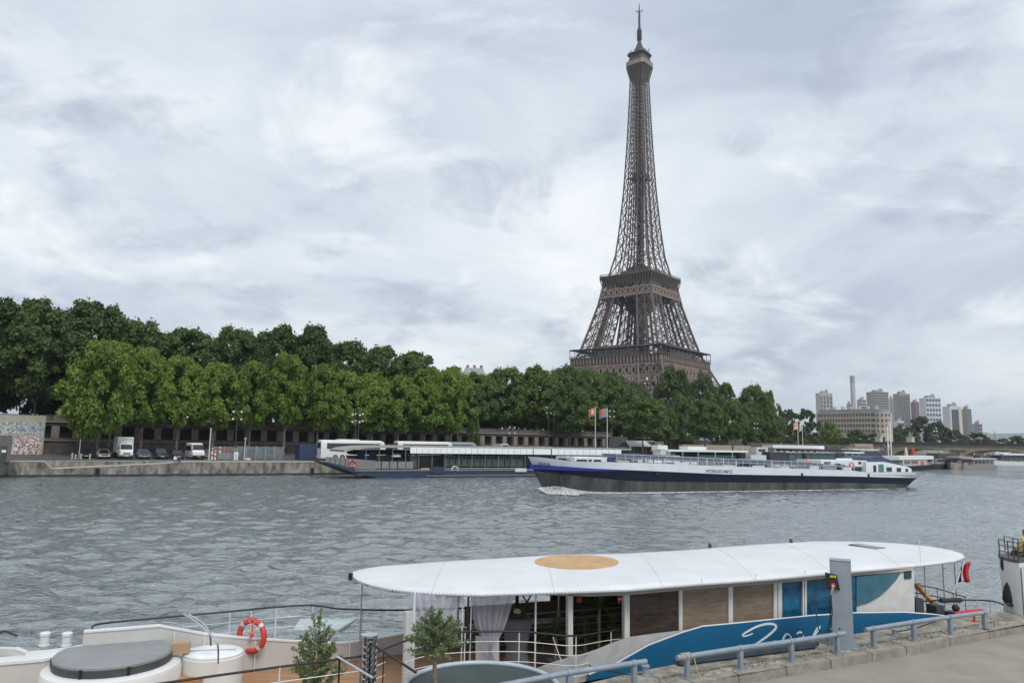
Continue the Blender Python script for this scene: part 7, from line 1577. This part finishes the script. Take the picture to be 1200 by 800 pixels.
    m = MB(); m.frame(NP.at(1.0, 3.0, DK), NP.d*4.6, NP.n*.5, (0, 0, .55)); m.build('bench', dgrey, t)
    m = MB(); a = NP.pt(612, 697, 1.4); b = NP.pt(626, 718, 1.4); m.beam(a, b, .03); m.build('cross_brace', rblk, t); m = MB(); m.beam(NP.pt(622, 697, 1.4), NP.pt(612, 716, 1.4), .03); m.build('cross_brace', rblk, t); m = MB(); m.beam(NP.pt(606, 697, 2.2), NP.pt(606, 722, 2.2), .09); m.build('lounge_post', rblk, t)
    quad('notice_sign', [(724, 698), (730, 697.5), (730, 706.5), (724, 707)], .3, .31, redp); quad('notice_text', [(724.6, 700.5), (729.4, 700.3), (729.4, 702.8), (724.6, 703)], .285, .299, offw)
    m = MB(); q = NP.pt(679, 702.5, .6); m.tube([q, q+NP.n*.03], .07, 16); m.build('red_disc_sign', M('sign_red_dark', (.3, .02, .02), .5), t)
    # pale green folding platform outside the far rail
    m = MB(); q = [P(343, 737.5, 18.9), P(388, 738, 19.2), P(415, 725.8, 20.6), P(352, 725, 20.2)]; z = 1.42; q = [G(343, 738, z), G(397, 738, z), G(418, 724.5, z), G(352, 724, z)]; m.add(q+[p-Vector((0, 0, .05)) for p in q], [(0, 1, 2, 3), (7, 6, 5, 4), (0, 4, 5, 1), (1, 5, 6, 2), (2, 6, 7, 3), (3, 7, 4, 0)]); m.build('side_platform', M('platform_mint', (.40, .48, .46), .5), t)
    m = MB(); m.beam(q[1], q[2], .04); m.beam(G(411, 733, 1.3), q[1]-Vector((0, 0, .05)), .03); m.build('platform_arm', steel, t)
    # stern fittings
    m = MB(); a = P(1075, 686, 22.0); b = P(1096, 709, 21.6); m.beam(a, b, .15, .1); m.build('wooden_post', M('varnished_wood', (.42, .2, .07), .45, var=.25, scale=4), t)
    m = MB(); m.beam(P(1074, 684.5, 22.05), P(1078, 689, 21.95), .17, .12); m.build('post_cap', M('post_cap_tan', (.45, .32, .2), .6), t)
    m = MB(); c_ = P(1136, 717, 20.9); m.tube(smooth_pts([P(1118, 719, 20.8), P(1130, 717, 20.9), P(1142, 715.5, 21), P(1152, 715, 21.1)], 4), [.05]*13, 8); m.build('red_cover', redp, t, smooth=True)
    for px, py in ((1115, 716), (1096, 708), (1072, 700)): m = MB(); a = P(px, py, 21.2); m.box((a.x, a.y, DK), (.3, .3, a.z-DK), .4); m.build('deck_locker', dgrey, t)
    m = MB(); m.ball(P(1120, 712, 21.0), .1, 10, 8); m.build('black_bag', black, t)
    m = MB(); a = P(1099, 703.5, 20.9); m.tube([P(1102, 703.3, 20.4), P(1126, 702.4, 20.6)], .06, 10); m.build('rolled_cover', black, t, smooth=True)
    # chrome boarding rails and the ornamental column
    for off_ in (0, 1): m = MB(); pts_ = [(215+off_*6, 718.5+off_*.5), (232+off_*8, 730), (245+off_*4, 741), (253, 750), (255.5, 760), (255.5, 777)] if not off_ else [(221, 719.5), (234, 727), (242, 735), (246, 744), (247, 756)]; m.tube(smooth_pts([P(x, y, 15.5+off_*.45) for x, y in pts_], 4), .02, 8); m.build('boarding_rail', chrome, t, smooth=True)
    for a_, b_, mt in (((434, 752.5), (487.5, 787.5), rblk), ((394.5, 768.5), (437.5, 794), chrome)): m = MB(); m.tube([P(*a_, 13.9), P(*b_, 13.1)], .022, 8); m.build('gangway_rail', mt, t, smooth=True)
    for x, y in ((434, 753), (398, 771)): m = MB(); a = P(x, y+1, 13.9); m.tube([a, (a.x, a.y, DK)], .018, 8); m.build('gangway_post', rblk, t)
    return t
near_boat()

# ---- loose things on and around the moored boat
def orn_column():
    p = G(432, 800, DK+.0); p = P(431.5, 780, 14.1); p.z = DK; t = thing('ornamental_column', p, 'shiny steel column with openwork pattern standing at the boarding gate', 'column'); zt = P(431.5, 744, 14.1).z; h = zt-DK
    m = MB(); m.lathe(p, [(.14, 0), (.14, h), ], 6)
    m = MB()
    for k in range(8): a = k*math.pi/4; m.tube([p+Vector((.14*math.cos(a), .14*math.sin(a), 0)), p+Vector((.14*math.cos(a), .14*math.sin(a), h))], .012, 6)
    m.build('bars', chrome, t)
    m = MB(); n = int(h/.11)
    for j in range(n):
        for k in range(0, 8): a = k*math.pi/4+.39; c = p+Vector((.135*math.cos(a), .135*math.sin(a), .06+j*.11)); tx = Vector((-math.sin(a), math.cos(a), 0)); m.tube([c+(tx*math.cos(q)*.042+Vector((0, 0, 1))*math.sin(q)*.05) for q in np.linspace(0, 2*math.pi, 9)], .007, 4, caps=False)
    m.build('openwork', chrome, t)
    for z in (0, h): m = MB(); m.lathe(p+Vector((0, 0, z-.02)), [(.155, 0), (.155, .04)], 18); m.build('end_ring', chrome, t)
    m = MB(); m.tube([p, p+Vector((0, 0, h-.02))], .09, 10); m.build('core', M('column_core', (.12, .10, .09), .6), t)
orn_column()
def hot_tub():
    c = G(134, 762, 2.0); t = thing('hot_tub', (c.x, c.y, DK), 'round hot tub with a grey folding cover on the foredeck at the left', 'hot tub'); r_ = 1.07
    m = MB(); m.lathe((c.x, c.y, 0), [(r_+.2, DK), (r_+.2, 1.66), (r_+.17, 1.74), (r_+.1, 1.78), (r_, 1.78)], 64); m.build('shell', nwhite, t, smooth=True)
    cv = M('cover_vinyl', (.24, .25, .255), .55, var=.08, scale=3, bump=.1); cs = M('cover_skirt', (.055, .065, .068), .55, var=.2, scale=4)
    m = MB(); m.lathe((c.x, c.y, 0), [(r_, 1.78), (r_+.005, 1.80), (r_-.005, 1.96)], 64); m.build('cover_skirt', cs, t, smooth=True)
    fold = R(9)
    for sg in (-1, 1):
        m = MB(); n = 32; top = []; 
        for k in range(n+1): a = fold+(0 if sg > 0 else math.pi)+math.pi*k/n; top.append(Vector((c.x+(r_-.0)*math.cos(a), c.y+(r_-.0)*math.sin(a), 1.965)))
        nv = Vector((-math.sin(fold), math.cos(fold), 0))*sg; top = [p+nv*.006 for p in top]; cen = [p+Vector((0, 0, .035)) for p in [lerp(Vector((c.x, c.y, 1.965)), p, .965) for p in top]]
        m.add([p-Vector((0, 0, .04)) for p in top]+top+cen, [tuple(range(n, -1, -1)), tuple(range(2*n+2, 3*n+3))]+[(i, i+1, n+1+i+1, n+1+i) for i in range(n)]+[(n+1+i, n+1+i+1, 2*n+2+i+1, 2*n+2+i) for i in range(n)]+[(n, 0, n+1, 2*n+1), (2*n+1, n+1, 2*n+2, 3*n+2)]); m.build('cover_half', cv, t, smooth=True)
    for a in (-1.62, -.85, 2.9, -2.75): m = MB(); p = Vector((c.x+(r_+.012)*math.cos(a), c.y+(r_+.012)*math.sin(a), 1.7)); m.box(p, (.03, .05, .24), a); m.box(p+Vector((.01*math.cos(a), .01*math.sin(a), -.02)), (.05, .07, .06), a); m.build('strap', rblk, t)
    m = MB(); pts = [G(202, 794, 1.45), G(212, 790.5, 1.45), G(224, 788.5, 1.45), G(238, 788.5, 1.45)]; pn_ = [G(200, 800, 1.45), G(212, 798, 1.45), G(224, 796, 1.45), G(238, 795, 1.45)]; m.add(pts+pn_[::-1]+[p-Vector((0, 0, .05)) for p in pts+pn_[::-1]], [tuple(range(8)), tuple(range(15, 7, -1))]+[(i, (i+1) % 8, 8+(i+1) % 8, 8+i) for i in range(8)]); m.build('wooden_step', M('varnished_wood', (.42, .2, .07)), t)
    c2 = G(250, 763, 1.8); t2 = thing('white_locker', (c2.x, c2.y, DK), 'oval white deck locker with a lid, right beside the hot tub', 'locker')
    m = MB(); m.lathe((c2.x, c2.y, 0), [(.62, DK), (.62, 1.74), (.60, 1.76)], 40, 1, .9); m.build('body', nwhite, t2, smooth=True)
    m = MB(); m.lathe((c2.x, c2.y, 0), [(.60, 1.765), (.60, 1.80), (.57, 1.82), (.3, 1.825)], 40, 1, .9); m.build('lid', M('lid_white', (.76, .78, .78), .4), t2, smooth=True)
    m = MB(); m.box((c2.x-.05, c2.y, 1.826), (1.0, .06, .012), .2); m.build('lid_seam', M('seam_grey', (.4, .42, .42), .5), t2)
    m = MB(); p = P(212, 758, 16.1); m.box((p.x, p.y, p.z-.1), (.34, .22, .2), .3); tt = m.build('wooden_crate', M('crate_tan', (.4, .28, .16), .8)); tag(tt, 'small tan wooden crate between the hot tub and the far bulwark', 'crate')
hot_tub()
ring(P(295, 744.5, 17.2), .325, R(90)-math.atan(305/870), 'red life ring hanging on the black far rail of the moored boat', .062)
t = thing('rescue_light', P(295, 738, 17.12), 'small orange rescue light hanging inside the red life ring', 'rescue light'); m = MB(); q = P(295, 742, 17.1); m.lathe(q-Vector((0, 0, .08)), [(.02, 0), (.05, .03), (.05, .09), (.025, .12), (.022, .26), (.01, .27)], 12); m.build('lamp_body', M('lamp_orange', (.65, .10, .02), .4), t, smooth=True); m = MB(); m.tube([q+Vector((-.08, 0, .28)), q+Vector((0, 0, .16)), q+Vector((.08, 0, .28))], .008, 5); m.build('cord', offw, t)
def curtain(lp, rp, off, label):
    """lp, rp: left and right edge pixels from top to bottom"""
    m = MB(); n = 26; k = 40; vs = []; L_ = smooth_pts([Vector((x, y, 0)) for x, y in lp], 6); R_ = smooth_pts([Vector((x, y, 0)) for x, y in rp], 6)
    def samp(a, u): i = u*(len(a)-1); j = min(len(a)-2, int(i)); return a[j].lerp(a[j+1], i-j)
    for i in range(n+1):
        a = samp(L_, i/n); b = samp(R_, i/n); wd = (b-a).length
        for j in range(k+1):
            v = j/k; p = a.lerp(b, v); q = NP.pt(p.x, p.y, off); q += NP.n*(.045*math.sin(v*38+i*.06)+.03*math.sin(v*15+i*.15))*min(1, wd/20+.3); vs.append(q)
    m.add(vs, [(i*(k+1)+j, i*(k+1)+j+1, (i+1)*(k+1)+j+1, (i+1)*(k+1)+j) for i in range(n) for j in range(k)])
    return tag(m.build('curtain', CURT, smooth=True), label, 'curtain', 'sheer curtains of the moored boat')
CURT = bpy.data.materials.new('sheer_curtain'); CURT.use_nodes = True; _t = CURT.node_tree; _b = _t.nodes['Principled BSDF']; _b.inputs['Base Color'].default_value = (.62, .60, .68, 1); _b.inputs['Roughness'].default_value = .8; _b.inputs['Alpha'].default_value = .66; _b.inputs['Transmission Weight'].default_value = 0
_tl = _t.nodes.new('ShaderNodeBsdfTranslucent'); _tl.inputs[0].default_value = (.7, .68, .76, 1); _tr = _t.nodes.new('ShaderNodeBsdfTransparent'); _a = _t.nodes.new('ShaderNodeMixShader'); _a.inputs[0].default_value = .4; _b.inputs['Alpha'].default_value = 1
_t.links.new(_b.outputs[0], _a.inputs[1]); _t.links.new(_tl.outputs[0], _a.inputs[2]); _c = _t.nodes.new('ShaderNodeMixShader'); _c.inputs[0].default_value = .62; _t.links.new(_tr.outputs[0], _c.inputs[1]); _t.links.new(_a.outputs[0], _c.inputs[2]); _t.links.new(_c.outputs[0], _t.nodes['Material Output'].inputs[0])
curtain([(481, 695), (484, 708), (489, 720), (492, 735), (500, 750)], [(543, 696), (539, 708), (534, 722), (528, 736), (512, 752)], .3, 'left sheer lilac white curtain, drawn beside the white entrance pillar')
curtain([(553, 696), (554, 712), (556, 728), (562, 742), (572, 758), (570, 768), (568, 776)], [(606, 696), (600, 710), (595, 726), (588, 742), (576, 758), (578, 768), (582, 776)], .3, 'right sheer lilac white curtain, knotted near its lower end')
def leafy(name, base, ztop, rad, label, clear, nl, leaf, cat='potted tree', pot=True, seed=3, stem=.035):
    t = thing(name, base, label, cat, 'small olive trees by the boarding gate'); rs = np.random.RandomState(seed); h = ztop-base.z; zc_ = h*clear; hc = h-zc_
    # twigs with leaves in pairs
    m = MB(); lf = MB(); R0 = random.Random(seed)
    m.tube([(0, 0, 0), (.02, .01, zc_*.5), (-.01, .02, zc_), (0, 0, zc_+hc*.5)], [stem, stem*.8, stem*.7, stem*.25], 8)
    for k in range(70):
        a = R0.uniform(0, 6.28); z0 = zc_+R0.uniform(-.05, .55)*hc; up = R0.uniform(.25, 1.0); L_ = rad*R0.uniform(.6, 1.1); e = Vector((math.cos(a)*L_, math.sin(a)*L_, z0+up*hc*.5)); e.z = min(e.z, h); s = Vector((0, 0, z0)); 
        kx = max(0.25, 1-((e.z-zc_)/hc)**3); e.x *= kx; e.y *= kx
        mid = lerp(s, e, .5)+Vector((0, 0, .06)); tw = smooth_pts([s, mid, e], 5); m.tube(tw, .005, 4, caps=False)
        for q in range(nl//70):
            u = R0.uniform(.25, 1.0)*(len(tw)-1); j = min(len(tw)-2, int(u)); p = tw[j].lerp(tw[j+1], u-j); d = Vector((R0.gauss(0, 1), R0.gauss(0, 1), R0.gauss(.5, .8))).normalized(); sd_ = d.cross(Vector((R0.gauss(0, 1), R0.gauss(0, 1), R0.gauss(0, 1)))).normalized(); l = leaf*R0.uniform(.7, 1.3); w_ = l*.2
            p = p+Vector((R0.gauss(0, .012), R0.gauss(0, .012), R0.gauss(0, .012))); lf.add([p, p+d*l*.5+sd_*w_, p+d*l, p+d*l*.5-sd_*w_], [(0, 1, 2, 3)])
    m.build('trunk', M('olive_bark', (.24, .19, .13), .9, var=.4, scale=14, bump=.5), t, world=False); lf.build('crown', LM['olive'], t, world=False)
    if pot: m = MB(); m.lathe((0, 0, 0), [(.16, -.02), (.22, .32), (.24, .34), (.2, .34)], 20); m.build('pot', M('pot_grey', (.12, .12, .12), .7), t, world=False, smooth=True)
b = P(370, 800, 14.6); b.z = DK-.02; leafy('potted_olive_tree', b, P(372, 712, 14.6).z, .62, 'slender leafy olive tree left of the ornamental column', .1, 6500, .06, seed=3)
b = P(509, 800, 13.4); b.z = 1.0; leafy('potted_olive_tree', b, P(505, 713, 13.4).z, .62, 'olive tree with a bare twisted trunk in front of the white entrance pillar', .66, 4200, .06, seed=8, stem=.05)
# round covered pool at the bottom edge
c = G(566, 775, 1.98); c.y -= 1.42; c.x = (c.x)*.93; t = thing('round_covered_pool', (c.x, c.y, .6), 'big round dark grey cover with a pale rim, cut by the bottom edge', 'pool cover')
m = MB(); m.lathe((c.x, c.y, 0), [(1.33, .4), (1.33, 1.95), (1.25, 1.965), (.6, 1.98)], 72); m.build('cover', M('pool_cover_teal', (.05, .07, .07), .5, var=.2, scale=1.5), t, smooth=True)
m = MB(); m.tube([(c.x+1.36*math.cos(a), c.y+1.36*math.sin(a), 1.98) for a in np.linspace(0, 2*math.pi, 73)], .045, 10, caps=False); m.build('rim', M('rim_pale_blue', (.42, .48, .52), .4), t, smooth=True)
# table, bowl, lanterns, plants, flag
c = NP.pt(606, 724, 1.1); t = thing('cocktail_table', (c.x, c.y, DK), 'tall round table under a grey stretch cloth in the open lounge', 'table'); m = MB(); m.lathe((c.x, c.y, 0), [(.36, DK), (.25, DK+.4), (.24, DK+.6), (.36, c.z-.03), (.37, c.z), (.3, c.z+.005)], 28); m.build('tablecloth', M('cloth_dark_grey', (.15, .15, .165), .8, var=.1), t, smooth=True); m = MB(); m.lathe((c.x, c.y, 0), [(.3, c.z+.006), (.3, c.z+.015)], 28); m.build('tabletop', M('cloth_dark_grey', (.15, .15, .165)), t)
t = thing('flower_wreath', c, 'dark wreath with a cream ball lying on the tall grey table', 'wreath'); m = MB(); m.tube([(c.x+.15*math.cos(a), c.y+.12*math.sin(a), c.z+.07) for a in np.linspace(0, 2*math.pi, 25)], .055, 8, caps=False); m.build('ring', M('wreath_dark', (.03, .035, .02), .9, var=.5, scale=20), t, smooth=True); m = MB(); m.ball((c.x, c.y, c.z+.13), .085, 14, 10); m.build('ball', M('ball_cream', (.5, .42, .26), .7), t, smooth=True)
c = NP.pt(655.5, 708, 2.9); t = thing('lantern', (c.x, c.y, 2.42), 'teal glass lantern standing on the slatted screen', 'lantern'); z0 = 2.43
m = MB(); m.box((c.x, c.y, z0), (.17, .17, .03), NP.ang); m.box((c.x, c.y, z0+.3), (.19, .19, .03), NP.ang); m.lathe((c.x, c.y, z0+.33), [(.1, 0), (.03, .06), (.03, .09)], 8)
for sx in (-1, 1):
    for sy in (-1, 1): a = Vector((c.x, c.y, z0+.03))+NP.d*.07*sx+NP.n*.07*sy; m.beam(a, a+Vector((0, 0, .28)), .015)
m.build('frame', rblk, t); m = MB(); m.box((c.x, c.y, z0+.03), (.12, .12, .26), NP.ang); m.build('glass', M('teal_glass', (.05, .16, .17), .1), t)
def spiky(px, py, off, zb, n, L_, label, seed, trunk=0):
    c = NP.pt(px, py, off); base = Vector((c.x, c.y, DK)); t = thing('spiky_plant', base, label, 'plant', 'spiky plants in the open lounge'); rs = random.Random(seed); m = MB(); hz = c.z-DK
    for k in range(n):
        a = rs.uniform(0, 6.28); el = rs.uniform(-.2, 1.45); l = L_*rs.uniform(.7, 1.1); pts = []; d = Vector((math.cos(a)*math.cos(el), math.sin(a)*math.cos(el), math.sin(el))); sd_ = Vector((-math.sin(a), math.cos(a), 0)); prev = None
        for i in range(6):
            u = i/5; p = Vector((0, 0, hz))+d*l*u-Vector((0, 0, .35*l*u*u*math.cos(el))); w_ = .022*(1-u)**.7+.002
            cur = (p-sd_*w_, p+Vector((0, 0, -.006)), p+sd_*w_)
            if prev: m.add([*prev, *cur], [(0, 1, 4, 3), (1, 2, 5, 4)])
            prev = cur
    m.build('leaves', LM['mid'], t, world=False); m = MB(); m.tube([(0, 0, .28), (.01, 0, hz)], [.04, .03], 8); m.build('stem', M('olive_bark', (.24, .19, .13)), t, world=False); m = MB(); m.lathe((0, 0, 0), [(.14, 0), (.19, .3), (.15, .3)], 16); m.build('pot', M('pot_grey', (.12, .12, .12)), t, world=False)
spiky(651, 742, .9, 0, 46, .55, 'low dark spiky plant between the thin pole and the first wide window post', 1); spiky(702, 712, .8, 0, 60, .62, 'tall spiky plant right of the first wide window post', 2); spiky(686, 745, 1.2, 0, 40, .5, 'low spiky plant under the tall one in the lounge', 5); spiky(636, 752, 1.5, 0, 40, .55, 'dark spiky plant close to the tall grey table', 6); spiky(718, 738, 1.5, 0, 40, .5, 'small spiky plant beside the brown tinted window', 7)
def stern_flag():
    a = P(1116, 699, 22.8); b = P(1130, 654.5, 23.4); t = thing('stern_flag', a, 'blue white and red flag drooping from a slanting staff at the stern', 'flag')
    m = MB(); m.tube([a, b], .018, 8); m.build('staff', nwhite, t); m = MB(); n = 12; k = 9; vs = []
    top = lerp(a, b, .93); bot = lerp(a, b, .36)
    ctl = [(1129, 656, 1122, 682), (1127.3, 660, 1124.8, 681.5), (1127.5, 669, 1128, 680.5), (1130, 661.5, 1132.5, 682), (1133.5, 657.5, 1135.5, 682), (1138, 658.5, 1137, 680)]
    for i in range(n+1):
        u = i/n*(len(ctl)-1); j = min(len(ctl)-2, int(u)); c = [lerp(ctl[j][q], ctl[j+1][q], u-j) for q in range(4)]
        for l in range(k+1): v = l/k; x = lerp(c[0], c[2], v); y = lerp(c[1], c[3], v); x += -2.5*math.sin(v*3.1)*(i/n); p = P(x, y, 23.2+.05*math.sin(i*1.2)+.03*math.sin(v*5)); vs.append(p)
    m.v = [tuple(p) for p in vs]; m.f = [(i*(k+1)+l, i*(k+1)+l+1, (i+1)*(k+1)+l+1, (i+1)*(k+1)+l) for i in range(n) for l in range(k)]; m.mi = [0 if i < 4 else 1 if i < 6 else 2 for i in range(n) for l in range(k)]
    o = m.build('flag_cloth', [M('flag_navy', (.04, .06, .2), .8), M('flag_white', (.6, .6, .6)), M('flag_red', (.6, .03, .04), .8)], t, smooth=True); sd_ = o.modifiers.new('th', 'SOLIDIFY'); sd_.thickness = .004
stern_flag()
# neighbouring ship at the right edge
def right_ship():
    c0 = P(1194, 700, 20.9); t = thing('white_ship', (c0.x, c0.y, 0), 'white ship bow with a railed platform on top, cut by the right edge', 'ship')
    a = P(1171.5, 652, 21.7); b = P(1194, 657, 20.9); e = P(1260, 655, 22.5)
    m = MB()
    A, B_, E = (Vector((p.x, p.y, 0)) for p in (a, b, e)); A2 = P(1176, 712, 21.6); A2 = Vector((A2.x, A2.y, 0)); z1 = a.z; secs = []
    top = [A, A.lerp(B_, .35)+Vector((-.08, -.22, 0)), A.lerp(B_, .7)+Vector((-.05, -.12, 0)), B_, E, E+Vector((.3, .9, 0)), A+Vector((1.6, .9, 0)), A+Vector((.25, .45, 0))]
    bot = [p.copy() for p in top]; bot[0] = A2; bot[1] = bot[1].lerp(B_, .25); bot[-1] = A2+Vector((.3, .4, 0))
    m.loft([[Vector((p.x, p.y, -.5)) for p in bot], [Vector((p.x, p.y, 1.2)) for p in bot], [Vector((p.x, p.y, z1-.05)) for p in top]]); m.build('bow', nwhite, t)
    m = MB(); pl_ = [Vector((p.x, p.y, z1-.05)) for p in top]; cen = sum(pl_, Vector())/8; pl_ = [cen+(p-cen)*1.012 for p in pl_]; m.prism([(p.x, p.y) for p in pl_], z1-.05, z1+.03); m.build('deck_edge', M('deck_edge_dark', (.08, .075, .07), .6), t)
    m = MB(); m.prism([(p.x, p.y) for p in (A+Vector((1.3, .95, 0)), E+Vector((.2, .95, 0)), E+Vector((9, 9, 0)), A+Vector((9, 10, 0)))], -.5, 2.0); m.build('hull', nwhite, t)
    m = MB(); q = B_+Vector((.04, -.012, 0)); ex = (E-B_).normalized(); m.frame((q.x, q.y, 1.2), ex*3, Vector((.0, -.02, 0)), (0, 0, z1-1.35)); m.build('grey_side_panel', M('ship_panel_grey', (.5, .5, .54), .6), t)
    pts = [Vector((p.x, p.y, z1+.03)) for p in (A, A.lerp(B_, .35)+Vector((-.08, -.22, 0)), A.lerp(B_, .7)+Vector((-.05, -.12, 0)), B_, E)]; m = MB(); hh = P(1173, 632.5, 21.7).z-z1; rail(None, m, pts, hh, (.33, .66, 1.0), .55, .016, .014); rail(None, m, [p+Vector((.62, .7, 0)) for p in pts], hh, (.5, 1.0), .8, .014, .012); m.build('platform_railing', M('rail_brown_black', (.06, .05, .05), .4), t)
    m = MB(); c = P(1174.5, 660, 21.55); m.ball(c, .1, 10, 8, .5, .5, 2.0); m.build('hawse_hole', rblk, t, smooth=True)
    f = P(1183, 690, 21.35); t2 = thing('hanging_fender', f, 'black teardrop fender hanging against the white ship at the right edge', 'fender'); m = MB(); m.lathe(f-Vector((0, 0, .42)), [(.01, 0), (.13, .04), (.19, .14), (.17, .3), (.12, .5), (.05, .62), (.03, .66)], 18); m.build('body', black, t2, smooth=True); m = MB(); m.tube([f+Vector((0, 0, .2)), f+Vector((-.01, .1, .62))], .012, 6); m.build('rope', rblk, t2)
    m = MB(); m.tube([f+Vector((-.2+.4*i/10, -.16-.03*math.sin(i), -.34-.05*math.sin(i*.6))) for i in range(11)], .05, 8); m.build('tyre_strip', black, t2, smooth=True)
    p = P(1205.5, 650, 21.6); p.z = z1+.03; person(p, R(120), 'yellow', 'black', 'sit', 'person with dark hair and a yellow top on the platform of the white ship', scale=.55+.35)
right_ship()
# ---------------------------------------------------------------- the air
def haze():
    m = bpy.data.materials.new('haze_air'); m.use_nodes = True; t = m.node_tree; t.nodes.remove(t.nodes['Principled BSDF'])
    v = t.nodes.new('ShaderNodeVolumePrincipled'); v.inputs['Density'].default_value = .0001; v.inputs['Color'].default_value = (.88, .93, 1, 1); v.inputs['Anisotropy'].default_value = .1
    t.links.new(v.outputs[0], t.nodes['Material Output'].inputs['Volume'])
    b = MB(); b.frame((-9600, -9600, -6), (19200, 0, 0), (0, 19200, 0), (0, 0, 346)); o = b.build('haze', m); o['kind'] = 'stuff'; o.display_type = 'WIRE'
haze()
